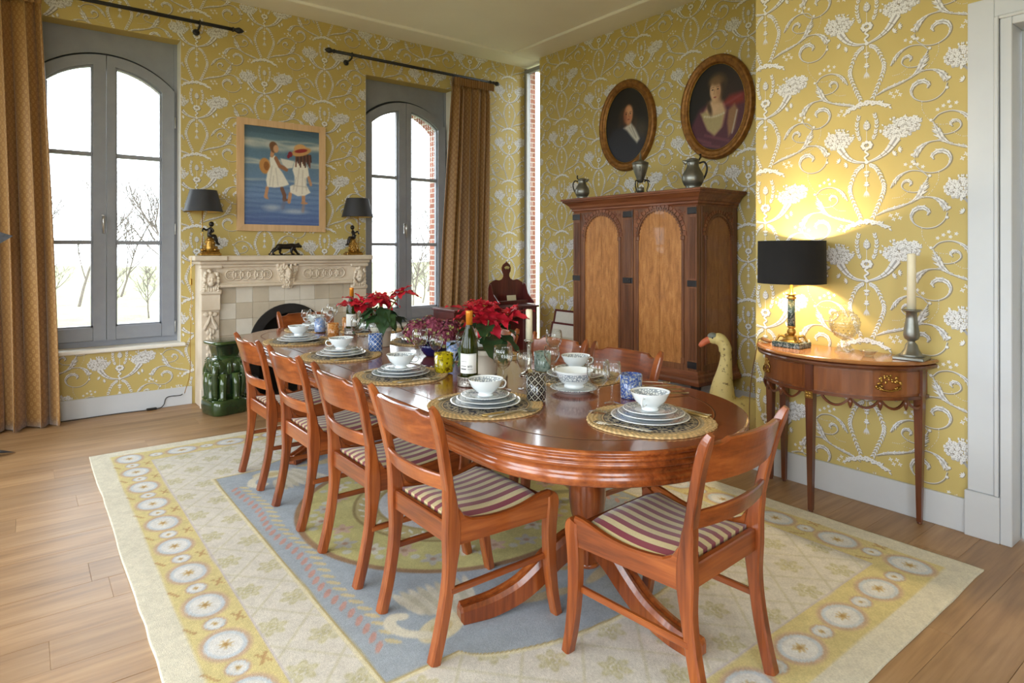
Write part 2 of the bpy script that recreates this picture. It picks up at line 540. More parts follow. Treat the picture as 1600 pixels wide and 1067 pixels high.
# baseboards
def board(name, rects, h=.158):
    m = MB()
    for x0, x1, y0, y1 in rects:
        m.cbox(x0, x1, y0, y1, 0, h, .003)
    return struct(m.build(name, M['trim']))
board('baseboard_left', [(XD, 1.20, YA - .016, YA), (2.76, 5.0, YA - .016, YA)])
board('baseboard_right', [(XB - .016, XB, 2.0, YSL)])
board('baseboard_front', [(XC - .018, XC, 1.065, 2.19)], .163)

# ================================================================== wallpaper print
class Ink:
    def __init__(s): s.v = []; s.c = []; s.t = []; s.k = 0
    def up(s, layer): s.k += 1; return layer + (s.k % 17) * .025     # no two shapes share one plane
    def poly(s, pts, col, layer):
        o = len(s.v); n = len(pts); layer = s.up(layer)
        cx = sum(p[0] for p in pts) / n; cy = sum(p[1] for p in pts) / n
        s.v.append((cx, cy, layer)); s.c.append(col)
        for p in pts: s.v.append((p[0], p[1], layer)); s.c.append(col)
        for i in range(n): s.t.append((o, o + 1 + i, o + 1 + (i + 1) % n))
    def stroke(s, pts, w, col, layer, n=6, wob=0, wn=0):
        q = crom(pts, n); m = len(q); o = len(s.v); layer = s.up(layer)
        for i, p in enumerate(q):
            d = q[min(i + 1, m - 1)] - q[max(i - 1, 0)]; L = math.hypot(*d) or 1
            nx, ny = -d[1] / L, d[0] / L
            t = i / (m - 1)
            ww = w(t) if callable(w) else w
            k = ww * (1 + wob * math.sin(t * wn * 2 * PI))
            s.v.append((p[0] + nx * k, p[1] + ny * k, layer)); s.v.append((p[0] - nx * ww, p[1] - ny * ww, layer))
            s.c.append(col); s.c.append(col)
        for i in range(m - 1):
            a = o + 2 * i; s.t.append((a, a + 1, a + 3)); s.t.append((a, a + 3, a + 2))
    def blob(s, x, y, r, col, layer, n=7, sx=1, rot=0):
        s.poly([(x + r * sx * math.cos(2 * PI * i / n) * math.cos(rot) - r * math.sin(2 * PI * i / n) * math.sin(rot),
                 y + r * sx * math.cos(2 * PI * i / n) * math.sin(rot) + r * math.sin(2 * PI * i / n) * math.cos(rot)) for i in range(n)], col, layer)
    def leaf(s, x, y, ang, L, w, col, layer):
        c, n_ = math.cos(ang), math.sin(ang)
        f = lambda a, b: (x + a * c - b * n_, y + a * n_ + b * c)
        s.poly([f(0, 0), f(L * .45, w), f(L, 0), f(L * .45, -w)], col, layer)
WHT = tuple(nlin((228, 228, 228))); GRY = tuple(nlin((166, 164, 164))); DRK = tuple(nlin((142, 132, 108))); MID = tuple(nlin((198, 197, 196)))
ink = Ink(); rk = random.Random(11)
SH = (.0035, -.0035)
def sh(pts): return [(p[0] + SH[0], p[1] + SH[1]) for p in pts]
def body(pts, w, wob=0, wn=0, vein=True, leafy=0, side=1):
    ink.stroke(sh(pts), lambda t: w(t) * (.75 if leafy else 1.05) + .0012, DRK, 0, wob=wob, wn=wn)
    ink.stroke(pts, (lambda t: w(t) * .62) if leafy else w, WHT, 2, wob=wob, wn=wn)
    if vein: ink.stroke([(p[0] + .0008, p[1] - .0012) for p in pts], lambda t: w(t) * (.2 if leafy else .28), GRY, 3)
    if leafy:
        q = crom(pts, 8); n = len(q) - 1
        for k in range(leafy):
            t = (k + .5) / leafy; i = min(int(t * n), n - 1); d = q[i + 1] - q[i]; a = math.atan2(d[1], d[0]); ww = w(t)
            if ww < .0055: continue
            for sd in (side, -side):
                L = ww * (2.3 if sd == side else 1.5)
                ink.leaf(q[i][0] + SH[0] * .7, q[i][1] + SH[1] * .7, a + sd * .62, L * 1.08, ww * .36, DRK, 1); ink.leaf(q[i][0], q[i][1], a + sd * .62, L, ww * .30, WHT if k % 2 else MID, 4)
def fleaf(x, y, a, L, w):
    ink.leaf(x + SH[0] * .7, y + SH[1] * .7, a, L * 1.05, w * 1.15, DRK, 1); ink.leaf(x, y, a, L, w, WHT, 4)
def bouquet(cx, cy, hw, hh, rot, n=26):
    cr, sr = math.cos(rot), math.sin(rot); f = lambda u, v: (cx + u * cr - v * sr, cy + u * sr + v * cr)
    ink.poly([f(hw * .92 * math.cos(k * PI / 8) + .003, hh * .92 * math.sin(k * PI / 8) - .004) for k in range(16)], DRK, 0)
    st = .0175; k = 0
    for j in range(-3, 4):
        for i in range(-6, 7):
            u = (i + .5 * (j % 2)) * st + rk.uniform(-.003, .003); v = j * st * .86 + rk.uniform(-.003, .003)
            if (u / hw) ** 2 + (v / hh) ** 2 > 1.12: continue
            x, y_ = f(u, v); R = rk.uniform(.0085, .0112); k += 1
            ink.blob(x + .0018, y_ - .0022, R * 1.05, GRY, 1, 6)
            q = rk.uniform(0, 1)
            for p_ in range(4): ink.blob(x + R * .48 * math.cos(q + p_ * 1.57), y_ + R * .48 * math.sin(q + p_ * 1.57), R * .55, WHT if rk.random() < .8 else MID, 3 + (k % 3) * .5, 5)
            ink.blob(x + .0008, y_ - .001, R * .24, GRY, 5.2, 4)
    for k in range(12):
        a = rk.uniform(.1, PI - .1) + rot; x = cx + math.cos(a) * hw * 1.05; y = cy + math.sin(a) * hh * 1.15
        fleaf(x, y, a + rk.uniform(-.5, .5), .016, .0042)
def laurel(pts, n, L=.02):
    q = crom(pts, 8); ink.stroke(pts, .0012, GRY, 2)
    for k in range(n):
        i = int((k + .5) / n * (len(q) - 2)); p = q[i]; d = q[i + 1] - p; a = math.atan2(d[1], d[0])
        for sd in (-1, 1): fleaf(p[0], p[1], a + sd * .5, L * rk.uniform(.85, 1.1), .0040)
def beads(pts, n, r=.0021):
    q = crom(pts, 10)
    for k in range(n):
        p = q[int(k / max(n - 1, 1) * (len(q) - 1))]; ink.blob(p[0] + .001, p[1] - .001, r * 1.15, DRK, 1, 4); ink.blob(p[0], p[1], r, WHT, 3, 4)
horn = lambda t: .004 + .017 * t ** 1.4
# pair of horns of plenty, their flowers, the bow and the pine cone
body([(.008, .002), (.06, .022), (.105, .055), (.148, .115)], horn)
body([(-.008, .002), (-.06, .012), (-.105, .042), (-.142, .092)], horn)
for t, sg in ((.45, 1), (.62, 1), (.8, 1)):
    q = crom([(.008, .002), (.06, .022), (.105, .055), (.148, .115)], 10); p = q[int(t * 30)]; d = q[int(t * 30) + 1] - p; a = math.atan2(d[1], d[0]) + PI / 2
    w = horn(t); ink.stroke([(p[0] - math.cos(a) * w, p[1] - math.sin(a) * w), (p[0] + math.cos(a) * w, p[1] + math.sin(a) * w)], .0014, DRK, 4, n=2)
    q = crom([(-.008, .002), (-.06, .012), (-.105, .042), (-.142, .092)], 10); p = q[int(t * 30)]; d = q[int(t * 30) + 1] - p; a = math.atan2(d[1], d[0]) + PI / 2
    ink.stroke([(p[0] - math.cos(a) * w, p[1] - math.sin(a) * w), (p[0] + math.cos(a) * w, p[1] + math.sin(a) * w)], .0014, DRK, 4, n=2)
bouquet(.172, .163, .090, .046, .25); bouquet(-.153, .137, .076, .046, -.12)
for x, y, a0 in ((.13, .03, .5), (.155, .05, .1), (-.14, .02, 2.6), (-.1, -.0, 3.4)):
    for k in range(4): fleaf(x, y, a0 + (k - 1.5) * .6, .022, .005)
ink.blob(.002, .001, .012, DRK, 1, 8); ink.blob(0, .003, .0105, WHT, 4, 8)
body([(0, .012), (-.010, .028), (.008, .044), (-.008, .06), (.004, .075)], lambda t: .0045, vein=False)
for k in range(8): ink.blob(.002 + .024 * math.cos(k * .8), .09 + .018 * math.sin(k * .8), .0125, DRK, 1, 6)
for k in range(8): ink.blob(.022 * math.cos(k * .8), .093 + .017 * math.sin(k * .8), .0098, WHT, 3 + .3 * (k % 2), 6)
ink.blob(0, .093, .006, GRY, 5, 6)
ink.stroke([(0, .11), (0, .17)], .0013, WHT, 2, n=2)
ink.poly(sh([(-.017, .185), (-.018, .205), (0, .232), (.018, .205), (.017, .185), (0, .172)]), DRK, 1)
ink.poly([(-.016, .185), (-.017, .205), (0, .23), (.017, .205), (.016, .185), (0, .173)], MID, 3)
for k in range(3):
    for j in (-1, 1): ink.leaf(0, .18 + k * .015, PI / 2 + j * .8, .016, .004, WHT, 4)
laurel([(-.03, .115), (-.045, .16), (-.05, .21), (-.038, .265)], 9, .022)
laurel([(.03, .115), (.045, .16), (.05, .21), (.038, .265)], 9, .022)
# garland of flowers over the lyre, laurel lyre, tassel
for k in range(13):
    t = (k - 6) / 6; x = t * .095; y = -.318 - .03 * t * t
    R = .016 - .005 * abs(t) if k % 2 == 0 else .010; y += .003 * math.sin(k * 2.1)
    ink.blob(x + .003, y - .003, R * 1.05, DRK, 1, 7)
    for q in range(5): ink.blob(x + R * .55 * math.cos(q * 1.257 + k), y + R * .55 * math.sin(q * 1.257 + k), R * .5, WHT, 3 + .4 * (k % 2), 6)
    ink.blob(x, y, R * .22, GRY, 5, 5)
for sx in (-1, 1):
    for k in range(7): fleaf(sx * (.05 + k * .01), -.325 - k * .005, (PI if sx < 0 else 0) + rk.uniform(-.9, .9), .022, .0055)
    laurel([(sx * .012, -.008), (sx * .05, -.04), (sx * .082, -.11), (sx * .084, -.16), (sx * .058, -.235), (sx * .03, -.30)], 20, .025)
ink.stroke([(0, -.01), (0, -.185)], .0014, WHT, 2, n=2)
for y, w in ((-.045, .020), (-.065, .014), (-.105, .012), (-.115, .018)):
    for k in range(5): fleaf(0, y, -PI / 2 + (k - 2) * .55, w, .004)
for k in range(7): ink.leaf(0, -.148, -PI / 2 + (k - 3) * .16, .042, .003, WHT if k % 2 else MID, 3)
# acanthus scrolls: right, then left (dropped lower)
big = lambda t: .0045 + .0165 * math.exp(-((t - .42) / .2) ** 2) * 1.0
tail = lambda t: .0035 + .011 * math.exp(-((t - .25) / .16) ** 2) + .004 * (1 - t)
curl = lambda t: .0125 * (1 - t) ** .6 + .003
def scroll(o, m):
    f = lambda L: [((x * m) + o[0], y + o[1]) for x, y in L]
    sd = 1 if m > 0 else -1
    body(f([(.05, -.285), (.10, -.262), (.16, -.245), (.212, -.228)]), lambda t: .003 + .006 * math.sin(t * PI), leafy=7, side=sd)
    body(f([(.212, -.230), (.250, -.195), (.272, -.150), (.292, -.105)]), lambda t: .003 + .0155 * math.sin(PI * min(t * 1.1, 1)) ** 1.2, leafy=9, side=-sd)
    body(f([(.292, -.100), (.262, -.072), (.212, -.064), (.166, -.082), (.138, -.112), (.118, -.145)]), lambda t: .0028 + .0085 * math.exp(-((t - .72) / .2) ** 2), leafy=10, side=sd)
    body(f([(.258, -.172), (.230, -.176), (.195, -.168), (.172, -.145), (.180, -.120), (.202, -.114), (.216, -.128), (.207, -.142)]), lambda t: .0022 + .0085 * math.exp(-((t - .7) / .2) ** 2), leafy=11, side=-sd)
    body(f([(.205, -.225), (.26, -.205), (.315, -.208), (.355, -.236), (.378, -.275)]), lambda t: .0028 + .0145 * math.exp(-((t - .75) / .2) ** 2), leafy=11, side=-sd)
    body(f([(.376, -.285), (.362, -.325), (.325, -.355), (.275, -.360), (.232, -.338), (.215, -.300), (.232, -.265), (.268, -.255), (.296, -.275), (.288, -.295)]), lambda t: .0024 + .0125 * math.exp(-((t - .72) / .2) ** 2), leafy=15, side=-sd)
    for x, y, a in ((.300, -.098, .4), (.385, -.262, 0), (.375, -.31, -.3)): ink.blob(x * m + o[0], y + o[1], .0075, WHT, 4, 6); ink.blob(x * m + o[0] + .002, y + o[1] - .002, .009, DRK, 1, 6)
    for bx, by in ((.215, -.045), (.245, -.035), (.19, -.03), (.27, -.05), (.222, -.02)):
        for k in range(5): ink.leaf(bx * m + o[0], by + o[1], k * 1.26, .011, .0032, WHT, 3)
    for bx, by in ((.12, -.29), (.135, -.31), (.15, -.285), (.165, -.305)):
        for k in range(4): ink.leaf(bx * m + o[0], by + o[1], k * 1.57 + .4, .013, .0035, WHT, 3)
    beads(f([(.265, -.360), (.27, -.41), (.31, -.47), (.36, -.49), (.42, -.485)]), 26)
    beads(f([(.13, -.20), (.17, -.195), (.21, -.165)]), 10)
scroll((0, 0), 1)
scroll((.018, -.055), -1)
TV = np.array(ink.v); TC = np.array(ink.c); TT = np.array(ink.t)
PW, PH = .587, .640
def paper(wall, a0, a1, z0, z1, holes, ref, to3d, sgn, name='wallpaper_print'):
    """lay the repeat over the rectangle; ref = (a, z) of one tie; half drop between columns"""
    Vs, Cs, Ts = [], [], []; off = 0
    c0 = int(math.floor((a0 - ref[0]) / PW)) - 1; c1 = int(math.ceil((a1 - ref[0]) / PW)) + 1
    for c in range(c0, c1 + 1):
        for r in range(-8, 9):
            ox = ref[0] + c * PW; oz = ref[1] + r * PH + (PH / 2 + .013 if c % 2 else 0)
            if oz < z0 - .4 or oz > z1 + .6: continue
            A = ox + TV[:, 0]; Z = oz + TV[:, 1]
            ok = (A > a0) & (A < a1) & (Z > z0) & (Z < z1)
            for h in holes: ok &= ~((A > h[0]) & (A < h[1]) & (Z > h[2]) & (Z < h[3]))
            T = TT[ok[TT].all(1)]
            if not len(T): continue
            used = np.unique(T); mp = np.zeros(len(TV), int); mp[used] = np.arange(len(used)) + off
            Vs.append(to3d(A[used], Z[used], .0005 + .0003 * TV[used, 2])); Cs.append(TC[used]); Ts.append(mp[T]); off += len(used)
    T = np.concatenate(Ts)
    if sgn < 0: T = T[:, ::-1]
    me = np_mesh(name, np.concatenate(Vs), T, M['print'], np.concatenate(Cs), False)
    o = bpy.data.objects.new(name, me); COL.objects.link(o); o.parent = wall; o['kind'] = 'stuff'
    return o
holesA = [(a, b, WZ0 - .03, WZ1) for a, b in winA] + [(1.22, 2.74, 0, 1.28)]
paper(wallA, -.7, 4.998, .158, ZC, holesA, (.652, .285), lambda a, z, d: np.stack([a, YA - d, z], 1), 1)
# walls B and C are read from the left (large y) to the right, so a = -y
paper(wallB, -YSL, -2.18, .158, ZC, [(-4.5, -3.16, .3, 1.7)], (-5.36, .62), lambda a, z, d: np.stack([XB - d, -a, z], 1), 1)
paper(wallC, -2.171, -1.056, .163, ZC, [], (-1.521, 1.833), lambda a, z, d: np.stack([XC - d, -a, z], 1), 1)

# ================================================================== arched windows
def make_window(idx, cx, label):
    t = bpy.data.objects.new('window_%d' % idx, None); COL.objects.link(t); t.location = (cx, YA + .15, 0); struct(t, label)
    R, TOP = .6916, 3.0
    az = lambda d, inset=0: TOP - R + math.sqrt(max((R - inset) ** 2 - d * d, 0))
    IH = HW
    xs = np.linspace(-.515, .515, 25)
    # fixed frame with the spandrel board above the arch
    m = MB()
    m.box(-IH, -.515, 0, .07, WZ0, WZ1).box(.515, IH, 0, .07, WZ0, WZ1).box(-.515, .515, 0, .07, WZ0, .60)
    m.strip([(d, WZ1) for d in xs], [(d, az(d) + .026) for d in xs], 'y', .012, .07)
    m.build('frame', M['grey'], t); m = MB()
    m.strip([(d, az(d) + .030) for d in xs], [(d, az(d) - .012) for d in xs], 'y', .0505, .075)  # dark backing strip: shade in the arch gap put into its colour
    m.build('rebate_shade_strip', mottled('rebate_shadow_paint', rgb(52, 54, 60), rgb(58, 60, 66), 9, .6), t)
    # two casements
    for sd in (-1, 1):
        inn = .003 if sd > 0 else .002; st_in = .066 if sd > 0 else .093; out = .512; gl = .414
        f = lambda v: v * sd
        xs2 = np.linspace(inn, out, 15); xg = np.linspace(st_in, gl, 13)
        c = MB()
        def bx(a, b, z0, z1, y0=-.034, y1=.05, ch=.005):
            lo, hi = sorted((f(a), f(b))); c.cbox(lo, hi, y0, y1, z0, z1, ch)
        bx(st_in, gl, .603, .715)
        # stiles up to the arch
        def vert(a, b):
            q = np.linspace(a, b, 5)
            pts = [(f(v), az(v)) for v in q]; c.prism([(f(a), .603)] + [(f(b), .603)] + pts[::-1], 'y', -.034, .05)
        vert(inn, st_in); vert(gl, out)
        tp = [(f(v), az(v)) for v in xg]; bt = [(f(v), az(v, .085)) for v in xg]
        c.strip(tp, bt, 'y', -.034, .05)
        co = c.build('casement', M['grey'], t)
        # glazing bead, bars and panes
        b = MB(); xb_ = np.linspace(st_in, gl, 13)
        b.strip([(f(v), az(v, .085)) for v in xb_], [(f(v), az(v, .099)) for v in xb_], 'y', -.008, .03)
        for a_, b_ in ((st_in, st_in + .014), (gl - .014, gl)):
            lo, hi = sorted((f(a_), f(b_))); b.box(lo, hi, -.008, .03, .715, az(b_, .099))
        lo, hi = sorted((f(st_in), f(gl))); b.box(lo, hi, -.008, .03, .715, .729)
        b.build('glazing_bead', M['grey'], co)
        b = MB()
        for z in (2.165, 1.426):
            lo, hi = sorted((f(st_in), f(gl))); b.cbox(lo, hi, -.012, .045, z - .017, z + .017, .005)
        b.build('glazing_bar', M['grey'], co)
        for z0, z1 in ((.715, 1.409), (1.443, 2.148)):
            lo, hi = sorted((f(st_in), f(gl))); MB().box(lo, hi, .016, .022, z0, z1).build('pane', M['pane'], co)
        MB().strip([(f(v), az(v, .085)) for v in xg], [(f(v), 2.182) for v in xg], 'y', .016, .022).build('pane', M['pane'], co)
        if sd < 0:
            h = MB().cbox(-.035, -.015, -.042, -.034, 1.54, 1.66, .003).tube([(-.025, -.04, 1.64), (-.025, -.076, 1.64), (-.025, -.08, 1.62), (-.025, -.078, 1.50)], [.009, .009, .010, .008], 8)
            h.build('handle', M['steel'], co)
    for z in (.68, 1.55, 2.5):
        MB().lathe([(.008, -.05), (.009, -.045), (.009, .045), (.008, .05)], 8, (.522, -.006, z)).build('hinge', M['steel'], t)
    MB().cbox(-HW - .03, HW + .03, -.21, .0, WZ0 - .028, WZ0 + .004, .008).build('sill', M['sill'], t)
    # plastered cheeks of the recess
    MB().box(HW - .004, HW - .001, -.15, 0, WZ0, WZ1).build('reveal', M['sill'], t)
    MB().box(-HW + .001, -HW + .004, -.15, 0, WZ0, WZ1).build('reveal', M['sill'], t)
    return t
make_window(1, W1, 'tall grey arched window behind the left curtain')
make_window(2, W2, 'tall grey arched window between the fireplace and the gold curtain')
# narrow corner window
t = bpy.data.objects.new('window_3', None); COL.objects.link(t); t.location = (5.0, (YSL + YA) / 2, 0); struct(t, 'floor to ceiling slit window in the corner')
hw3 = (YA - YSL) / 2
MB().box(0, .05, hw3 - .035, hw3 + .02, 0, ZC - .03).box(0, .05, -hw3 - .02, -hw3 + .03, 0, ZC - .03).box(0, .05, -hw3 + .03, hw3 - .035, ZC - .08, ZC - .03).box(0, .05, -hw3 + .03, hw3 - .035, 0, .09).build('frame', M['grey'], t)
MB().cbox(-.01, .05, hw3 - .06, hw3 - .036, .09, ZC - .08, .004).build('glazing_bead', mottled('pale_bead', rgb(190, 192, 196), rgb(200, 202, 205), 8, .5), t)
MB().box(.03, .036, -hw3 + .03, hw3 - .06, .09, ZC - .08).build('pane', M['pane'], t)
struct(MB().box(XB + .25, 5.3, 5.0, YSL - .02, 0, ZC).build('wall_pier', M['brick']))

# windows of the unseen walls, plain glass doors
for (a, b) in DWIN:
    t = bpy.data.objects.new('window_4', None); COL.objects.link(t); t.location = (XD - .15, (a + b) / 2, 0); struct(t)
    w = (b - a) / 2
    MB().box(-.03, .03, -w, -w + .07, .4, 3.1).box(-.03, .03, w - .07, w, .4, 3.1).box(-.03, .03, -.04, .04, .4, 3.1).box(-.03, .03, -w, w, .4, .48).box(-.03, .03, -w, w, 3.02, 3.1).build('frame', M['grey'], t)
for (a, b) in RWIN:
    t = bpy.data.objects.new('window_5', None); COL.objects.link(t); t.location = ((a + b) / 2, YD - .15, 0); struct(t)
    w = (b - a) / 2
    MB().box(-w, -w + .07, -.03, .03, .4, 3.1).box(w - .07, w, -.03, .03, .4, 3.1).box(-.04, .04, -.03, .03, .4, 3.1).box(-w, w, -.03, .03, .4, .48).box(-w, w, -.03, .03, 3.02, 3.1).build('frame', M['grey'], t)

# ================================================================== white door on the right
t = bpy.data.objects.new('door_1', None); COL.objects.link(t); t.location = (XC, 0, 0); struct(t, 'white panelled door in a moulded white frame')
m = MB()
m.cbox(-.024, 0, .949, 1.054, .2155, 2.54, .003).cbox(-.024, 0, -.15, .9485, 2.447, 2.54, .003)
m.cbox(-.034, 0, .930, .9485, .2155, 2.446, .004).cbox(-.034, 0, -.15, .9295, 2.4305, 2.446, .004)
m.build('architrave', M['trim'], t)
MB().cbox(-.036, 0, .926, 1.064, 0, .215, .003).build('plinth_block', M['trim'], t)
m = MB().cbox(-.029, .16, .880, .9255, 0, 2.43, .003).cbox(-.029, .16, -.15, .8795, 2.395, 2.43, .003)
m.build('jamb', M['trim'], t)
MB().cbox(.10, .14, -.15, .876, .008, 2.39, .003).build('door_leaf', M['trim'], t)

# ================================================================== outdoors
def grass_mat():
    t = NT('winter_grass'); v = t.coords()
    n = t.noise(v, 1.2, 5); n2 = t.noise(v, 22, 4)
    f = t.math('ADD', t.math('MULTIPLY', n, .6), t.math('MULTIPLY', n2, .4))
    t.color(t.ramp(f, [(.35, rgb(92, 98, 60)), (.5, rgb(116, 118, 82)), (.65, rgb(140, 136, 104))])).set(rough=.95)
    t.bump(n2, .5, .05); return t.m
nx_, ny_ = 60, 60
gm = MB().grid(lambda i, j: (-40 + i * 100 / 59, YA + .5 + j * 80 / 59, -.45 + .25 * mnoise.noise(Vector((i * .21, j * .19, 2)))), 60, 60)
g = gm.build('meadow', grass_mat()); tag(g, 'rough winter meadow seen outside the windows', 'meadow', kind='stuff')
gm = MB().box(5.3, 60, -40, YA + .5, -.6, -.5).box(-60, XD - .3, -40, YA + .5, -.6, -.5).box(XD - .3, 5.3, -40, YD - .3, -.6, -.5)
tag(gm.build('garden_ground', g.data.materials[0]), 'grass ground around the house', 'ground', kind='stuff')
bark = mottled('grey_bark', rgb(84, 76, 70), rgb(104, 95, 88), 8, .9)
def bare_tree(seed, h, spread):
    r = random.Random(seed); m = MB()
    def grow(p, d, L, rad, lev):
        n = 4; pts = [p]; q = Vector(p); dd = Vector(d)
        for k in range(n):
            dd = (dd + Vector((r.uniform(-.22, .22), r.uniform(-.22, .22), r.uniform(-.05, .16)))).normalized()
            q = q + dd * (L / n); pts.append(tuple(q))
        m.tube(pts, [rad * (1 - .5 * k / n) for k in range(n + 1)], 5 if lev < 2 else 3, cap=False)
        if lev >= 4: return
        for k in range(r.randint(4, 6) if lev else 9):
            t_ = r.uniform(.3, 1); i = min(int(t_ * n), n - 1); b = Vector(pts[i]).lerp(Vector(pts[i + 1]), t_ * n - i)
            a = r.uniform(0, 2 * PI); s_ = r.uniform(.5, 1.0) * spread
            nd = (dd + Vector((math.cos(a) * s_, math.sin(a) * s_, r.uniform(.0, .6)))).normalized()
            grow(tuple(b), nd, L * r.uniform(.45, .7), rad * .5, lev + 1)
    grow((0, 0, 0), (0, 0, 1), h * .5, h * .010, 0)
    return m.mesh('bare_tree', bark)
def ground_z(x, y): 
    i, j = (x + 40) * 59 / 100, (y - YA - .5) * 59 / 80
    return -.45 + .25 * mnoise.noise(Vector((i * .21, j * .19, 2))) + .002
tm = [bare_tree(s, 5.0, .9) for s in (1, 2, 3)]
names_ = 'first second third fourth fifth sixth seventh eighth ninth tenth eleventh twelfth'.split()
spots = [(-3.4, 30, 0), (-1.6, 26, 1), (.2, 29, 2), (1.5, 25, 0), (3.0, 28, 1), (4.6, 27, 2), (9.2, 24, 1), (11.0, 26, 2), (12.8, 23, 0), (14.6, 25, 1), (16.6, 24, 2)]
for i, (x, yy, k) in enumerate(spots):
    o = put('bare_tree', tm[k], None, (x, yy, ground_z(x, yy)), (0, 0, i * 1.3), .85 + .12 * ((i * 7) % 4))
    tag(o, 'leafless winter tree outside, %s of the row counted from the left' % names_[i], 'tree', 'bare trees outside')
shm = [bare_tree(8, 2.6, 1.8), bare_tree(9, 2.8, 1.5)]
for i, (x, yy) in enumerate([(-2.6, 21), (-1.0, 19), (.4, 20), (1.6, 18.5), (2.8, 20), (4.0, 19), (8.0, 18), (9.4, 17), (10.6, 18.5), (11.8, 17.5), (13.2, 18)]):
    o = put('bare_shrub', shm[i % 2], None, (x, yy, ground_z(x, yy)), (0, 0, i * 2.1), .75 + .1 * (i % 3))
    tag(o, 'low leafless shrub in the meadow, %s counted from the left' % names_[i], 'shrub', 'bare shrubs outside')
# ================================================================== rug
RX0, RX1, RY0, RY1 = .35, 3.218, .885, 4.965
def rug():
    st = .0072
    nx = int((RX1 - RX0) / st); ny = int((RY1 - RY0) / st)
    X, Y = np.meshgrid(np.linspace(RX0, RX1, nx), np.linspace(RY0, RY1, ny))
    x, y = X.ravel(), Y.ravel()
    rs = np.random.RandomState(5)
    def vn(x, y, f, seed):                       # smooth value noise
        r = np.random.RandomState(seed).rand(64, 64)
        a, b = x * f, y * f; i, j = np.floor(a).astype(int), np.floor(b).astype(int); u, v = a - i, b - j
        u = u * u * (3 - 2 * u); v = v * v * (3 - 2 * v); g = lambda p, q: r[p % 64, q % 64]
        return (g(i, j) * (1 - u) + g(i + 1, j) * u) * (1 - v) + (g(i, j + 1) * (1 - u) + g(i + 1, j + 1) * u) * v
    C = lambda *c: np.array(c, float)
    cream, yel, lat, blue = C(228, 222, 203), C(222, 207, 148), C(224, 219, 208), C(168, 178, 188)
    col = np.tile(cream, (len(x), 1))
    def lay(mask, c, a=1.0):
        w = np.clip(mask, 0, 1)[:, None] * a; col[:] = col * (1 - w) + np.asarray(c, float) * w
    ss = lambda e0, e1, v: np.clip((v - e0) / (e1 - e0), 0, 1)
    wx = x + .006 * (vn(x, y, 6, 1) - .5); wy = y + .006 * (vn(x, y, 6, 2) - .5)
    dxe = np.minimum(wx - RX0, RX1 - wx); dye = np.minimum(wy - RY0, RY1 - wy); de = np.minimum(dxe, dye)
    soft = .004
    lay(ss(.108 - soft, .108 + soft, de), yel)
    # medallions in the yellow band
    def band_coord(horizontal):
        return (x, y) if horizontal else (y, x)
    in_band = (de > .108) & (de < .316)
    def medal(cx, cy, a, b, big):
        lx, ly = x - cx, y - cy
        near = (np.abs(lx) < .2) & (np.abs(ly) < .2)
        if not near.any(): return
        r = np.where(near, np.sqrt((lx / a) ** 2 + (ly / b) ** 2), 9); th = np.arctan2(ly, lx)
        lay(ss(1.26, 1.18, r), C(214, 190, 150), .8)
        lay(ss(1.16, 1.06, r), C(202, 172, 152), .8); lay(ss(.99, .92, r), C(205, 214, 222))
        lay(ss(.80, .72, r), C(230, 230, 228)); 
        star = .24 + .10 * np.cos(th * 7)
        lay(ss(.06, -.02, r - star), C(208, 184, 132), .9); lay(ss(.16, .1, r), C(184, 148, 92))
    n_long, n_short = 13, 9
    for k in range(n_long):
        cy = RY0 + .212 + (RY1 - RY0 - .424) * k / (n_long - 1)
        for cx in (RX0 + .205, RX1 - .205):
            medal(cx, cy, .072, .088, True)
            if k < n_long - 1:
                c2 = cy + (RY1 - RY0 - .424) / (n_long - 1) / 2
                medal(cx, c2, .036, .04, False)
                for sx_ in (-1, 1):
                    lx, ly = x - (cx + sx_ * .082), y - c2
                    lay(((np.abs(lx - ly * .5 * sx_) < .006) | (np.abs(lx + ly * .6) < .005)) & (np.abs(ly) < .03), C(190, 150, 104), .8)
    for k in range(1, n_short - 1):
        cx = RX0 + .205 + (RX1 - RX0 - .41) * k / (n_short - 1)
        for cy in (RY0 + .212, RY1 - .212): medal(cx, cy, .09, .07, True)
    for k in range(n_short - 1):
        cx = RX0 + .205 + (RX1 - RX0 - .41) * (k + .5) / (n_short - 1)
        for cy in (RY0 + .212, RY1 - .212): medal(cx, cy, .04, .034, False)
    lay(ss(.314 - soft, .314 + soft, de), lat)
    lay(ss(.006, .003, np.abs(de - .318)), C(206, 196, 200), .8)
    # lattice of lozenges with flowers
    inl = de > .322
    p = .27; u = (x - 1.79) / p; v = (y - 2.925) / (p * 1.12)
    d1 = np.abs(((u + v) % 1) - .5); d2 = np.abs(((u - v) % 1) - .5)
    lay(inl & (np.minimum(d1, d2) > 2), lat)
    lay(np.maximum(ss(.035, .015, d1), ss(.035, .015, d2)) * inl, C(208, 203, 176), .75)
    cu, cv = np.round(u - v), np.round(u + v); fu, fv = (cu + cv) / 2, (cv - cu) / 2
    lx, ly = (u - fu) * p, (v - fv) * p * 1.12; r = np.hypot(lx, ly); th = np.arctan2(ly, lx)
    pet = .046 + .011 * np.cos(th * 6)
    lay(ss(.006, -.004, r - pet) * (r > .016) * inl, C(199, 193, 152), .95); lay(ss(.004, -.003, np.abs(((th * 6 / (2 * PI) + .5) % 1)) * r * 1.05 - .004) * (r > .02) * (r < .055) * inl, lat, .9); lay(ss(.008, .002, r - pet * .72) * (r > .026) * inl, C(218, 213, 190), .7); lay(ss(.014, .009, r) * inl, C(196, 190, 152))
    # blue field: rectangle with bowed ends
    bx0, bx1 = RX0 + .555, RX1 - .555; cx0, cy0 = 1.79, 2.925
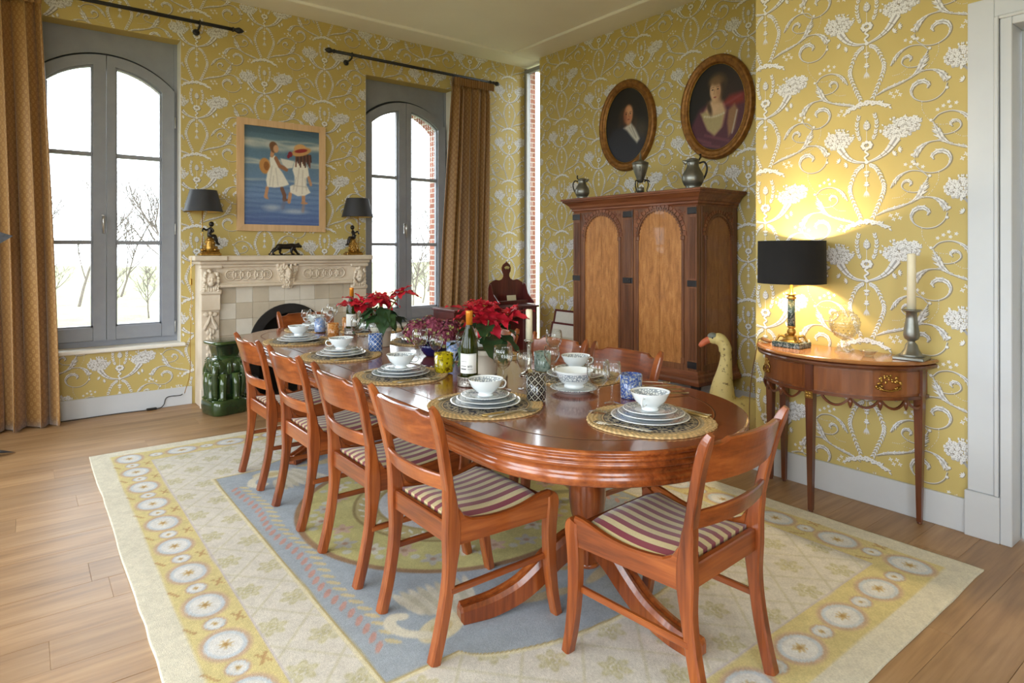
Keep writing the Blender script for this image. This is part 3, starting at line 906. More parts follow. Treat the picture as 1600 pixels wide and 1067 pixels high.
    bow = .19 * np.clip(1 - ((wx - cx0) / .62) ** 2, 0, 1) ** .6
    inner = np.minimum(np.minimum(wx - bx0, bx1 - wx), np.minimum(wy - (1.80 - bow), (4.02 + bow) - wy))
    lay(ss(-.026, -.020, inner), C(232, 224, 190)); lay(ss(-.010, -.006, inner), C(186, 168, 112)); lay(ss(-.002, .003, inner), blue)
    lay((inner > 0) * vn(x, y, 14, 9) , C(176, 187, 198), .35)
    # leaf garlands down both long sides of the field
    for gx, sg in ((bx0 + .085, 1), (bx1 - .085, -1)):
        for k in range(30):
            gy = 1.98 + k * .062; o = .012 * math.sin(k * .6)
            for s_, c_ in ((-1, C(202, 152, 138)), (1, C(214, 198, 148))):
                ex, ey = gx + s_ * .026 + o, gy; lx, ly = x - ex, y - ey; a = .65 * s_
                q = ((lx * math.cos(a) + ly * math.sin(a)) / .012) ** 2 + ((-lx * math.sin(a) + ly * math.cos(a)) / .034) ** 2
                lay(ss(1.1, .8, q) * (inner > 0), c_, .85)
        lay(ss(.005, .002, np.abs(x - gx - .012 * np.sin((y - 1.98) / .062 * .6))) * (inner > .1) * (np.abs(y - 2.92) < .95), C(188, 166, 130), .7)
    # white swans in the corners of the field
    for sx_ in (-1, 1):
        for sy_ in (-1, 1):
            ax, ay = (x - cx0) * sx_, (y - cy0) * sy_          # mirrored into the + + quadrant
            def ell(px_, py_, a, b, rot):
                lx, ly = ax - px_, ay - py_; c_, s_ = math.cos(rot), math.sin(rot)
                return ((lx * c_ + ly * s_) / a) ** 2 + ((-lx * s_ + ly * c_) / b) ** 2
            okm = inner > .005
            for k in range(9):
                q = ell(.40 + .028 * k, .93 - .012 * k - .06, .17 - .008 * k, .022, 1.15 + k * .07); lay(ss(1.1, .7, q) * okm, C(222 - k % 2 * 16, 216 - k % 2 * 16, 198 - k % 2 * 20), .95)
            q = ell(.60, .98, .105, .065, .3); lay(ss(1.05, .85, q) * okm, C(222, 212, 178)); lay(ss(1.05, .85, q * 4.0) * okm, C(206, 188, 140))
            neck = [(.66, .99), (.72, .93), (.74, .86), (.71, .82), (.67, .84)]
            for (a_, b_) in zip(crom(neck, 6)[:-1], crom(neck, 6)[1:]):
                d = np.hypot(ax - a_[0], ay - a_[1]); lay(ss(.026, .018, d) * okm, C(226, 220, 200))
            q = ell(.30, 1.0, .14, .03, .2); lay(ss(1.1, .7, q) * okm, C(206, 190, 150), .9)
            q = ell(.16, 1.05, .15, .028, -.25); lay(ss(1.1, .7, q) * okm, C(212, 196, 156), .9)
            q = ell(.08, .96, .11, .02, .5); lay(ss(1.1, .7, q) * okm, C(196, 176, 132), .9)
    # round centre medallion
    r = np.hypot(wx - cx0, (wy - cy0) / 1.03); th = np.arctan2(y - cy0, x - cx0)
    lay(ss(.752, .744, r), C(160, 128, 96)); lay(ss(.722, .712, r), C(204, 196, 132)); lay(ss(.74, .70, r) * 0, yel)
    for k in range(26):
        a = k * 2 * PI / 26; R = .60 + .04 * math.sin(k * 2.3); px_, py_ = cx0 + R * math.cos(a), cy0 + R * math.sin(a)
        lx, ly = x - px_, y - py_; rr = np.hypot(lx, ly); t2 = np.arctan2(ly, lx)
        c_ = (C(222, 218, 206), C(206, 176, 160), C(190, 188, 184))[k % 3]
        lay(ss(.008, -.004, rr - (.042 + .014 * np.cos(t2 * 5 + k))), c_, .9); lay(ss(.018, .01, rr), C(176, 140, 116), .8)
        lx2, ly2 = x - (cx0 + (R + .05) * math.cos(a + .11)), y - (cy0 + (R + .05) * math.sin(a + .11)); lay(ss(.026, .016, np.hypot(lx2, ly2)), C(206, 208, 206), .8)
    lay(ss(.468, .46, r), C(158, 140, 92)); lay(ss(.452, .444, r), C(196, 182, 128))
    for k in range(70):
        a = k * 2 * PI / 70; R = .40 + (.018 if k % 2 else -.018)
        lx, ly = x - (cx0 + R * math.cos(a)), y - (cy0 + R * math.sin(a)); q = a + (.8 if k % 2 else -.8) + PI / 2
        e = ((lx * math.cos(q) + ly * math.sin(q)) / .026) ** 2 + ((-lx * math.sin(q) + ly * math.cos(q)) / .008) ** 2
        lay(ss(1.1, .8, e), C(226, 224, 208))
    lay(ss(.352, .344, r), C(176, 160, 108)); lay(ss(.335, .327, r), C(210, 214, 216))
    for k in range(14):
        a = k * 2.4; R = .05 + .016 * k; rr = np.hypot(x - cx0 - R * math.cos(a), y - cy0 - R * math.sin(a)); lay(ss(.05, .03, rr), (C(196, 170, 160), C(176, 182, 150), C(224, 214, 200))[k % 3], .8)
    # weave and uneven dye
    col *= (1 + .05 * (vn(x, y, 3, 4) - .5) + .06 * (vn(x * 1.0, y * 1.0, 40, 6) - .5) + .05 * (rs.rand(len(x)) - .5))[:, None]
    # height: thin, with soft ripples at the window side and rolling edge
    ripp = .0035 * np.sin((y * 1.2 - x * .5) * 9 + 3 * vn(x, y, 1.2, 7)) * np.clip((1.0 - x) / .5, 0, 1) * np.clip(vn(x, y, 1.5, 8) * 2 - .6, 0, 1)
    z = .0085 + np.maximum(ripp, -.0015)
    ex = X.copy().ravel(); ey = Y.ravel().copy()
    edge = .012 * (vn(x, y, 2.2, 12) - .5) + .006 * (vn(x, y, 8, 13) - .5)
    ex += edge * (ss(.05, 0, x - RX0) + ss(.05, 0, RX1 - x)); ey += edge * (ss(.05, 0, y - RY0) + ss(.05, 0, RY1 - y))
    verts = np.stack([ex, ey, z], 1)
    quads = grid_quads(nx, ny)
    # skirt
    ring = np.concatenate([np.arange(nx), np.arange(1, ny) * nx + nx - 1, (ny - 1) * nx + np.arange(nx - 2, -1, -1), np.arange(ny - 2, 0, -1) * nx])
    n0 = len(verts); low = verts[ring].copy(); low[:, 2] = .0008
    verts = np.concatenate([verts, low]); colf = np.concatenate([col, col[ring]])
    k = np.arange(len(ring)); k2 = (k + 1) % len(ring)
    quads = np.concatenate([quads, np.stack([ring[k2], ring[k], n0 + k, n0 + k2], 1)])
    me = np_mesh('rug', verts, quads, vcol_mat('woven_wool', .95, .22, 150, bump=.5), nlin(np.clip(colf, 0, 255)))
    o = put('rug', me)
    tag(o, 'large flat-woven rug in cream, yellow and pale blue with swans and medallions', 'rug')
rug()
RZ = .0085   # top of the rug

# ================================================================== woods
MAH = dict(dark=rgb(88, 36, 13), mid=rgb(138, 68, 28), light=rgb(176, 98, 46))
M['mah_x'] = wood('mahogany_x', axis='x', rough=.28, coat=.5, **MAH)
M['mah_y'] = wood('mahogany_y', axis='y', rough=.28, coat=.5, **MAH)
M['mah_z'] = wood('mahogany_z', axis='z', rough=.28, coat=.5, **MAH)
TB = dict(dark=rgb(98, 46, 24), mid=rgb(130, 66, 36), light=rgb(156, 86, 50))
M['tab_x'] = wood('table_top_veneer', axis='y', rough=.20, coat=.7, fine=26, along=1.6, coat_rough=.08, **TB)
M['tab_rim'] = wood('table_rim', axis='y', rough=.24, coat=.6, coat_rough=.1, **MAH)
M['line'] = mottled('dark_inlay', rgb(48, 22, 12), rgb(60, 28, 16), 10, .3)
M['ltline'] = mottled('pale_inlay', rgb(176, 120, 76), rgb(190, 132, 86), 10, .3)

# ================================================================== dining table
TX, TY0, TY1, TA, TBE, TZ = 1.777, 1.20, 5.06, .563, .56, .75
def table_outline(inset=0, n=40):
    a = TA - inset; b = TBE - inset; pts = []
    for k in range(n + 1):
        t = PI + PI * k / n; pts.append((TX + a * math.cos(t), TY0 + TBE + b * math.sin(t)))
    for k in range(n + 1):
        t = PI * k / n; pts.append((TX + a * math.cos(t), TY1 - TBE + b * math.sin(t)))
    return pts
table = thing('dining_table', 'long oval mahogany dining table laid for ten in the middle of the rug', 'table', (TX, 3.13, 0))
def TL(o): o.matrix_parent_inverse = Matrix.Translation((-TX, -3.13, 0)); return o
cuts = [TY0, 2.34, 2.86, 3.40, 3.92, TY1]
for c0, c1 in zip(cuts[:-1], cuts[1:]):
    def half(y): 
        if y < TY0 + TBE: d = (TY0 + TBE - y) / TBE
        elif y > TY1 - TBE: d = (y - TY1 + TBE) / TBE
        else: d = 0
        return (TA - .002) * math.sqrt(max(0, 1 - d * d))
    m = MB()
    if c0 == TY0: th = np.concatenate([c0 + .001 + (TBE) * (1 - np.cos(np.linspace(0, PI / 2, 26))), [c1 - .0008]])
    elif c1 == TY1: th = np.concatenate([[c0 + .0008], c1 - .001 - TBE * (1 - np.cos(np.linspace(PI / 2, 0, 26)))])
    else: th = np.array([c0 + .0008, c1 - .0008])
    L = [(TX - half(v), v) for v in th]; R_ = [(TX + half(v), v) for v in th]
    m.prism(L[::-1] + R_, 'z', TZ - .018, TZ)
    TL(m.build('table_leaf', M['tab_x'], table))
# moulded rim and apron swept round the outline
prof = [(.004, .7498), (-.006, .747), (-.009, .741), (-.007, .735), (.002, .733), (-.003, .730), (-.008, .724), (-.006, .717), (.003, .714), (.000, .710), (-.003, .704), (.000, .697), (.010, .692), (.022, .684), (.026, .672), (.020, .664), (.016, .655), (.016, .636), (.022, .630), (.030, .628), (.06, .628), (.06, .70)]
m = MB(); rings = [table_outline(i) for i, z in prof]; n = len(rings[0])
vs = [(p[0], p[1], z) for (i, z), rg in zip(prof, rings) for p in rg]
fs = [(j * n + (i + 1) % n, j * n + i, (j + 1) * n + i, (j + 1) * n + (i + 1) % n) for j in range(len(prof) - 1) for i in range(n)]
m.add(vs, fs, True)
rim = TL(m.build('moulded_rim', M['tab_rim'], table))
# inlaid channel: dark line with a pale edge
for ins, w, mt, nm in ((.108, .0045, 'line', 'inlay_line'), (.1135, .0025, 'ltline', 'inlay_line')):
    a, b = table_outline(ins), table_outline(ins + w); n = len(a); m = MB()
    m.add([(p[0], p[1], TZ + .0004) for p in a] + [(p[0], p[1], TZ + .0004) for p in b], [(i, (i + 1) % n, n + (i + 1) % n, n + i) for i in range(n)])
    TL(m.build(nm, M[mt], table))
def pedestal(cy, sg):
    m = MB().lathe([(.0, .20), (.045, .20), (.052, .25), (.046, .26), (.052, .28), (.066, .325), (.073, .375), (.072, .42), (.064, .48), (.053, .54), (.047, .59), (.05, .605), (.066, .62), (.085, .632)], 24, (TX, cy, 0))
    pd = TL(m.build('pedestal', M['mah_z'], table))
    TL(MB().cbox(TX - .052, TX + .052, cy - .052, cy + .052, .135, .248, .006).build('pedestal_block', M['mah_z'], table))
    m = MB().lathe([(.0, .215), (.045, .218), (.06, .228), (.06, .236), (.04, .246)], 20, (TX, cy, 0))
    for a in ((165, 15, 270) if sg > 0 else (215, -35, 90)):
        a = math.radians(a); ca, sa = math.cos(a), math.sin(a)
        path = [(.03, .225), (.085, .215), (.15, .180), (.22, .128), (.30, .080), (.40, .050), (.49, .040), (.535, .038)]
        q = crom(path, 5); mm = MB(); vs = []; fs = []; nn = len(q)
        for k, p in enumerate(q):
            d = q[min(k + 1, nn - 1)] - q[max(k - 1, 0)]; L = math.hypot(*d); nx_, nz_ = -d[1] / L, d[0] / L
            t = k / (nn - 1); hh = .050 - .020 * t; ww = .030 + .004 * t
            if k == nn - 1: hh *= .55; ww *= .7
            for (u, v) in ((-ww, -hh), (ww, -hh), (ww, hh * .55), (ww * .72, hh), (ww * .35, hh * 1.0), (0, hh * .86), (-ww * .35, hh), (-ww * .72, hh), (-ww, hh * .55)):
                r_, z_ = p[0] + nx_ * v, p[1] + nz_ * v
                vs.append((TX + r_ * ca - u * sa, cy + r_ * sa + u * ca, max(z_, RZ + .0015)))
        w = 9
        for k in range(nn - 1):
            for j in range(w): fs.append((k * w + j, k * w + (j + 1) % w, (k + 1) * w + (j + 1) % w, (k + 1) * w + j))
        fs.append(tuple(range(w - 1, -1, -1))); fs.append(tuple((nn - 1) * w + j for j in range(w)))
        mm.add(vs, fs, False)
        TL(mm.build('splayed_leg', M['mah_z'], table))
    TL(MB().lathe([(0, .105), (.025, .107), (.05, .118), (.056, .130), (.05, .138)], 20, (TX, cy, 0)).build('finial', M['mah_z'], table))
    return pd
pedestal(1.80, 1); pedestal(4.30, -1)
TL(MB().cbox(TX - .05, TX + .05, 1.5, 4.75, .633, .70, .004).build('bearer', M['mah_y'], table))

# ================================================================== dining chairs
def stripe_mat():
    t = NT('striped_seat_fabric'); v = t.coords('Object')
    sp = t.node('ShaderNodeSeparateXYZ'); t.link(v, sp.inputs[0])
    ph = t.math('FRACT', t.math('ADD', t.math('MULTIPLY', sp.outputs[0], 1 / .0475), 100.27))
    c = t.ramp(ph, [(0, rgb(206, 188, 138)), (.50, rgb(214, 194, 138)), (.515, rgb(132, 40, 54)), (.985, rgb(132, 40, 54))], 'LINEAR')
    n = t.noise(v, 260, 2)
    t.color(t.mix(1.0, c, t.ramp(n, [(.3, (.84, .84, .84)), (.7, (1, 1, 1))]), 'MULTIPLY')).set(rough=.62, sheen=.3)
    t.bump(n, .2, .001); return t.m
M['stripe'] = stripe_mat()
def sweep_rect(m, path, wx, wy, cap=True):
    """rectangular section (chamfered) along a path of (x,y,z); wx, wy half sizes per point"""
    nn = len(path); vs = []; fs = []; w = 8
    P = [Vector(p) for p in path]
    for k in range(nn):
        d = (P[min(k + 1, nn - 1)] - P[max(k - 1, 0)]).normalized()
        X = Vector((1, 0, 0)); X = (X - d * X.dot(d)).normalized(); Yv = d.cross(X)
        a = wx[k] if hasattr(wx, '__len__') else wx; b = wy[k] if hasattr(wy, '__len__') else wy; c = min(a, b) * .28
        for u, v in ((-a + c, -b), (a - c, -b), (a, -b + c), (a, b - c), (a - c, b), (-a + c, b), (-a, b - c), (-a, -b + c)):
            vs.append(P[k] + X * u + Yv * v)
    for k in range(nn - 1):
        for j in range(w): fs.append((k * w + j, k * w + (j + 1) % w, (k + 1) * w + (j + 1) % w, (k + 1) * w + j))
    fs.append(tuple(range(w - 1, -1, -1))); fs.append(tuple((nn - 1) * w + j for j in range(w)))
    m.add(vs, fs, False)
def make_chair(label):
    t = thing('dining_chair', label, 'chair', group='dining chairs around the table')
    for sx in (-1, 1):
        pts = [(.188, -.252, 0), (.189, -.226, .10), (.191, -.203, .22), (.193, -.190, .34), (.195, -.189, .44), (.200, -.200, .54), (.208, -.222, .65), (.217, -.245, .75), (.224, -.268, .82), (.226, -.282, .848)]
        q = crom(pts, 4); zz = [p[2] for p in q]
        wx = [.0185 if z < .8 else .0185 - .010 * ((z - .8) / .048) ** 2 for z in zz]
        wy = [.019 + .011 * math.exp(-((z - .41) / .09) ** 2) - (.0 if z < .55 else .004) - (.006 * ((z - .8) / .048) ** 2 if z > .8 else 0) for z in zz]
        m = MB(); sweep_rect(m, [(sx * p[0], p[1], p[2]) for p in q], wx, wy)
        m.build('back_leg', M['mah_z'], t)
        pts = [(.212, .262, 0), (.212, .243, .09), (.213, .229, .20), (.214, .225, .31), (.214, .230, .38), (.213, .236, .425), (.212, .226, .452)]
        q = crom(pts, 4); zz = [p[2] for p in q]
        wy = [.0165 + .010 * min(z / .40, 1) - (.010 * ((z - .425) / .027) ** 2 if z > .425 else 0) for z in zz]
        m = MB(); sweep_rect(m, [(sx * p[0], p[1], p[2]) for p in q], [.019] * len(q), wy)
        m.build('front_leg', M['mah_z'], t)
        # scooped side rail
        m = MB(); ys = np.linspace(-.175, .222, 14)
        top = [(v, .462 - .026 * math.sin(PI * np.clip((v + .175) / .36, 0, 1)) + .006 * np.clip((v - .1) / .12, 0, 1)) for v in ys]
        top = [(v, z + (.05 * ((-.12 - v) / .055) ** 2 if v < -.12 else 0)) for v, z in top]
        bot = [(v, .372) for v in ys]
        vs = []; fs = []
        for (v, z), (_, b) in zip(top, bot):
            xc = .197 + (.214 - .197) * (v + .175) / .4
            for u, zz_ in ((-.0125, b), (.0125, b), (.0125, z - .006), (.007, z), (-.007, z), (-.0125, z - .006)):
                vs.append((sx * (xc) + u, v, zz_))
        w = 6
        for k in range(len(ys) - 1):
            for j in range(w): fs.append((k * w + j, (k + 1) * w + j, (k + 1) * w + (j + 1) % w, k * w + (j + 1) % w))
        m.add(vs, fs, False); m.build('side_rail', M['mah_y'], t)
        m = MB().cbox(-.008, .008, -.20, .215, -.011, .011, .003)
        m.build('stretcher', M['mah_y'], t, (sx * .203, 0, .225))
    MB().cbox(-.196, .196, .205, .235, .372, .435, .004).build('front_rail', M['mah_x'], t)
    MB().cbox(-.176, .176, -.204, -.18, .375, .447, .004).build('back_rail', M['mah_x'], t)
    # curved crest rail with stepped shoulders, and the mid rail
    def rail(name, zlo, zhi, yc, lean, th, bow, shoulder):
        m = MB(); n = 19; vs = []; fs = []
        for k in range(n):
            u = -1 + 2 * k / (n - 1); x = u * (.200 if zlo < .65 else .208)
            top = zhi - (shoulder * (1 if abs(u) > .80 else (max(0, abs(u) - .70) / .10)) if shoulder else 0)
            yb = -bow * (1 - u * u)
            for z, off in ((zlo, th), (zlo, -th), (top - .005, -th), (top, -th + .004), (top, th - .004), (top - .005, th)):
                vs.append((x, yc + yb + off - lean * (z - zlo), z))
        for k in range(n - 1):
            for j in range(6): fs.append((k * 6 + j, k * 6 + (j + 1) % 6, (k + 1) * 6 + (j + 1) % 6, (k + 1) * 6 + j))
        fs.append(tuple(range(5, -1, -1))); fs.append(tuple((n - 1) * 6 + j for j in range(6)))
        m.add(vs, fs, False); return m.build(name, M['mah_x'], t)
    rail('crest_rail', .70, .828, -.232, .26, .0105, .038, .016)
    rail('mid_rail', .560, .612, -.206, .20, .0095, .030, 0)
    # drop-in striped seat, crowned
    nx, ny = 15, 15; m = MB()
    def P(i, j):
        u = -1 + 2 * i / (nx - 1); v = j / (ny - 1); y = -.172 + v * .378
        hw = .178 + .020 * v
        z = .452 - .020 * math.sin(PI * min(v * 1.06, 1)) + .022 * (1 - u ** 4) * (1 - (2 * v - 1) ** 6) - (.02 if v > .97 else 0)
        return (u * hw, y, z)
    m.grid(P, nx, ny)
    # edge down into the frame
    ring = [(i, 0) for i in range(nx)] + [(nx - 1, j) for j in range(1, ny)] + [(i, ny - 1) for i in range(nx - 2, -1, -1)] + [(0, j) for j in range(ny - 2, 0, -1)]
    top = [P(*r) for r in ring]; low = [(p[0], p[1], .41) for p in top]; n = len(ring)
    m.add(top + low, [((i + 1) % n, i, n + i, n + (i + 1) % n) for i in range(n)], True)
    m.build('seat', M['stripe'], t)
    return t
CH = [(1.316, 1.975, -PI / 2, 'dining chair with striped seat nearest on the left table side'),
      (1.316, 2.567, -PI / 2, 'dining chair with striped seat second on the left table side'),
      (1.316, 3.22, -PI / 2, 'dining chair with striped seat third on the left table side'),
      (1.316, 3.87, -PI / 2, 'dining chair with striped seat on the left side closest to the green stool'),
      (2.225, 2.245, PI / 2, 'dining chair nearest on the right table side, before the cabinet'),
      (2.225, 2.765, PI / 2, 'dining chair on the right table side, crest rail just behind the tall candle'),
      (2.225, 3.39, PI / 2, 'dining chair on the right table side, hidden behind the nearer red plant'),
      (2.225, 4.02, PI / 2, 'dining chair on the right table side, behind the dried hydrangeas'),
      (1.69, 1.325, math.radians(4), 'dining chair with striped seat at the near end of the table'),
      (1.91, 5.05, PI, 'dining chair at the far table end, before the fireplace')]
ch0 = make_chair(CH[8][3])
ch0.location = (CH[8][0], CH[8][1], RZ + .001); ch0.rotation_euler = (0, 0, CH[8][2])
for k, (x, y_, rz, lb) in enumerate(CH):
    if k == 8: continue
    dup(ch0, (x, y_, RZ + .001 if k != 9 else .001), rz, lb)
# ================================================================== curtains and rods
def curtain_mat():
    t = NT('gold_dotted_silk')
    uv = t.node('ShaderNodeUVMap'); mp = t.node('ShaderNodeMapping'); mp.inputs['Rotation'].default_value = (0, 0, PI / 4)
    mp.inputs['Scale'].default_value = (1 / .036, 1 / .044, 1); t.link(uv.outputs[0], mp.inputs['Vector'])
    vo = t.node('ShaderNodeTexVoronoi', voronoi_dimensions='2D'); vo.inputs['Scale'].default_value = 1; vo.inputs['Randomness'].default_value = 0
    mp.inputs['Rotation'].default_value = (0, 0, PI / 4)
    t.link(mp.outputs[0], vo.inputs['Vector'])
    c = t.ramp(vo.outputs['Distance'], [(0, rgb(148, 106, 52)), (.10, rgb(148, 106, 52)), (.16, rgb(168, 128, 72)), (.32, rgb(168, 128, 72)), (.38, rgb(146, 103, 48))])
    n = t.noise(t.coords('Object'), 300, 2)
    t.color(t.mix(1.0, c, t.ramp(n, [(.3, (.88, .88, .88)), (.7, (1, 1, 1))]), 'MULTIPLY')).set(rough=.5, sheen=.4)
    return t.m
M['curtain'] = curtain_mat()
def make_curtain(label, y0, edges, z0, z1, folds, seed):
    """edges(z) -> (x left, x right); pleated cloth with real folds"""
    r = random.Random(seed); t = thing('curtain', label, 'curtain', (sum(edges(0)) / 2, y0, 0))
    nu, nv = folds * 20 + 1, 44
    ph = [r.uniform(-.5, .5) for _ in range(folds + 2)]; am = [r.uniform(.7, 1.15) for _ in range(folds + 2)]
    P = np.zeros((nv, nu, 3)); UV = np.zeros((nv, nu, 2))
    for j in range(nv):
        v = j / (nv - 1); z = z0 + (z1 - z0) * v
        xl, xr = edges(z); amp = .084 * (1 - .35 * v)
        for i in range(nu):
            u = i / (nu - 1); uw = u + .035 * math.sin(2 * PI * u * 1.7 + seed) + .02 * math.sin(2 * PI * u * 3.3 + seed * 2); f = min(max(uw, 0), 1) * folds; k = int(min(f, folds - 1)); w = f - k
            a = amp * (am[k] * (1 - w) + am[k + 1] * w)
            wv = math.sin(2 * PI * f + ph[k] * (1 - w) + ph[k + 1] * w + .6 * math.sin(v * 3 + k) * (1 - v))
            yy = a * wv + .015 * math.sin(v * 4 + u * 9)
            if z > z1 - .11: yy = yy * .5 + .012 * math.sin(2 * PI * f * 2.5) * min(1, (z - z1 + .11) / .04)
            xx = xl + (xr - xl) * u + .022 * math.sin(4 * PI * f) * (1 - .3 * v)
            P[j, i] = (xx, y0 + yy, z)
    seg = np.linalg.norm(np.diff(P[nv // 2], axis=0), axis=1); s_ = np.concatenate([[0], np.cumsum(seg)])
    UV[:, :, 0] = s_[None, :]; UV[:, :, 1] = P[:, :, 2]
    q = grid_quads(nu, nv)
    verts = P.reshape(-1, 3) - np.array(t.location)
    back = verts + np.array([0, .004, 0])
    n0 = len(verts)
    quads = np.concatenate([q, (q + n0)[:, ::-1]])
    ring = np.concatenate([np.arange(nu), np.arange(1, nv) * nu + nu - 1, (nv - 1) * nu + np.arange(nu - 2, -1, -1), np.arange(nv - 2, 0, -1) * nu])
    k = np.arange(len(ring)); k2 = (k + 1) % len(ring)
    quads = np.concatenate([quads, np.stack([ring[k2], ring[k], ring[k] + n0, ring[k2] + n0], 1)])
    me = np_mesh('cloth', np.concatenate([verts, back]), quads, M['curtain'])
    uvl = me.uv_layers.new(name='UVMap'); li = np.zeros(len(me.loops), np.int32); me.loops.foreach_get('vertex_index', li)
    uvall = np.concatenate([UV.reshape(-1, 2)] * 2); uvl.data.foreach_set('uv', uvall[li].astype(np.float32).ravel())
    o = put('cloth', me, t)
    # gathered heading tape
    m = MB()
    def H(i, j):
        u = i / 119; f = u * folds * 3; xl, xr = edges(z1); z = z1 - .015 - .085 * j / 3
        return (xl + (xr - xl) * u - t.location.x, -.064 + .012 * math.sin(2 * PI * f) - .004 * math.sin(j / 3 * PI), z)
    m.grid(H, 120, 4); m.build('gathered_heading', M['curtain'], t)
    return t
make_curtain('gold dotted curtain hanging at the left edge beside the first window', YA - .15, lambda z: (-.78, .245 - .12 * max(0, z / 3.3) ** 1.3), .012, 3.325, 8, 2)
make_curtain('gold dotted curtain right of the second window', YA - .15, lambda z: (3.655 + .165 * (z / 3.3) ** 1.2, 4.335 + .035 * (z / 3.3)), .012, 3.315, 6, 4)
def rod(label, x0, x1, z, ends, brackets):
    t = thing('curtain_rod', label, 'curtain rod', (x0, YA - .15, z))
    L = x1 - x0
    MB().tube([(0, 0, 0), (L, 0, 0)], .0165, 12).build('pole', M['black_iron'], t)
    for e in ends:
        d = 1 if e > 0 else -1
        m = MB().lathe([(.016, 0), (.022, .004), (.022, .012), (.014, .02), (.018, .03), (.026, .048), (.028, .06), (.02, .082), (.006, .1), (0, .104)], 14)
        m.xf(Matrix.Translation((L if d > 0 else 0, 0, 0)) @ Matrix.Rotation(d * PI / 2, 4, 'Y')); m.build('finial', M['black_iron'], t)
    for b in brackets:
        m = MB().lathe([(.028, 0), (.030, .004), (.024, .012)], 14).xf(Matrix.Translation((b - x0, .148, -.045)) @ Matrix.Rotation(PI / 2, 4, 'X'))
        m.tube([(b - x0, .14, -.045), (b - x0, .05, -.043), (b - x0, .0, -.03), (b - x0, 0, -.012)], .009, 8)
        m.torus((b - x0, 0, 0), .021, .005, 16, 6, 'x'); m.build('bracket', M['black_iron'], t)
    return t
rod('black iron curtain rod above the left window', -.9, 1.50, 3.347, (1,), (1.234, -.6))
rod('black iron curtain rod above the second window', 2.46, 4.40, 3.333, (-1, 1), (2.64, 4.36))

# ================================================================== fireplace
def stone_mat(name, a, b):
    t = NT(name); v = t.coords()
    n = t.noise(v, 5, 5); n2 = t.noise(v, 60, 3)
    t.color(t.ramp(n, [(.3, a), (.7, b)])).set(rough=.75).bump(n2, .15, .003); return t.m
M['stone'] = stone_mat('carved_limestone', rgb(206, 190, 168), rgb(226, 213, 195))
M['tileA'] = stone_mat('pale_tile', rgb(208, 200, 186), rgb(220, 213, 200))
M['tileB'] = stone_mat('beige_tile', rgb(184, 172, 152), rgb(200, 188, 168))
FX0, FX1, FY = 1.225, 2.735, 5.93          # fireplace width and the plane of its pilasters
fp = thing('fireplace', 'carved limestone fireplace with tiled breast between the two windows', 'fireplace', ((FX0 + FX1) / 2, YA, 0))
def FL(o):
    if o.parent is fp: o.matrix_parent_inverse = Matrix.Translation((-fp.location.x, -YA, 0))
    return o
m = MB().cbox(FX0 - .055, FX1 + .05, FY - .085, YA - .001, 1.268, 1.312, .008).cbox(FX0 - .03, FX1 + .03, FY - .055, YA - .001, 1.236, 1.268, .012)
m.cbox(FX0 - .075, FX0 + .19, FY - .105, FY - .0855, 1.268, 1.312, .008)
FL(m.build('mantel_shelf', M['stone'], fp))
m = MB().cbox(FX0 + .12, FX1 - .12, FY - .005, YA - .001, 1.035, 1.2358, .004)
m.cbox(FX0 + .14, FX1 - .14, FY - .035, FY - .0051, 1.035, 1.062, .006).cbox(FX0 + .14, FX1 - .14, FY - .028, FY - .0051, 1.062, 1.075, .005).cbox(FX0 + .14, FX1 - .14, FY - .03, FY - .0051, 1.212, 1.235, .006)
FL(m.build('frieze', M['stone'], fp))
# row of linked rosettes on the frieze
for seg0, seg1 in ((1.43, 1.80), (2.12, 2.50)):
    for k in range(6):
        m = MB(); cx = seg0 + .03 + (seg1 - seg0 - .06) * k / 5
        m.torus((cx, FY - .009, 1.142), .044, .0085, 22, 6, 'y'); m.torus((cx, FY - .008, 1.142), .028, .005, 16, 5, 'y')
        for q in range(6): m.ball((cx + .015 * math.cos(q * 1.047), FY - .010, 1.142 + .015 * math.sin(q * 1.047)), (.0075, .006, .0075), 6, 4)
        FL(m.build('rosette', M['stone'], fp))
def carved_head(cx, y, cz, s):
    """small carved head with curly hair and leaf collar"""
    r = random.Random(int(cx * 100)); m = MB()
    m.ball((cx, y, cz), (.040 * s, .042 * s, .052 * s), 14, 10); m.ball((cx, y - .012 * s, cz - .03 * s), (.026 * s, .03 * s, .028 * s), 10, 8)
    m.ball((cx, y - .043 * s, cz - .006 * s), (.007 * s, .012 * s, .014 * s), 8, 6); m.ball((cx, y - .04 * s, cz - .030 * s), (.013 * s, .007 * s, .005 * s), 8, 5)
    for sx in (-1, 1): m.ball((cx + sx * .015 * s, y - .037 * s, cz + .008 * s), (.008 * s, .005 * s, .004 * s), 6, 4); m.ball((cx + sx * .02 * s, y - .03 * s, cz - .014 * s), (.012 * s, .012 * s, .012 * s), 8, 6)
    for k in range(34):
        a = r.uniform(-.5, PI + .5); rr = r.uniform(.9, 1.15); d = r.uniform(-.02, .02)
        m.ball((cx + math.cos(a) * .045 * s * rr, y - .012 * s + d * s, cz + .006 * s + math.sin(a) * .052 * s * rr), .0125 * s * r.uniform(.8, 1.2), 6, 5)
    for sx in (-1, 1):
        for k in range(6): m.ball((cx + sx * (.046 + .004 * (k % 2)) * s, y - .01 * s, cz - .012 * s - k * .016 * s), .0125 * s, 6, 5)
    for k in range(7):
        a = PI + PI * k / 6; m.ball((cx + .036 * s * math.cos(a), y - .01 * s, cz - .062 * s + .022 * s * math.sin(a)), (.012 * s, .012 * s, .02 * s), 6, 5)
    return m
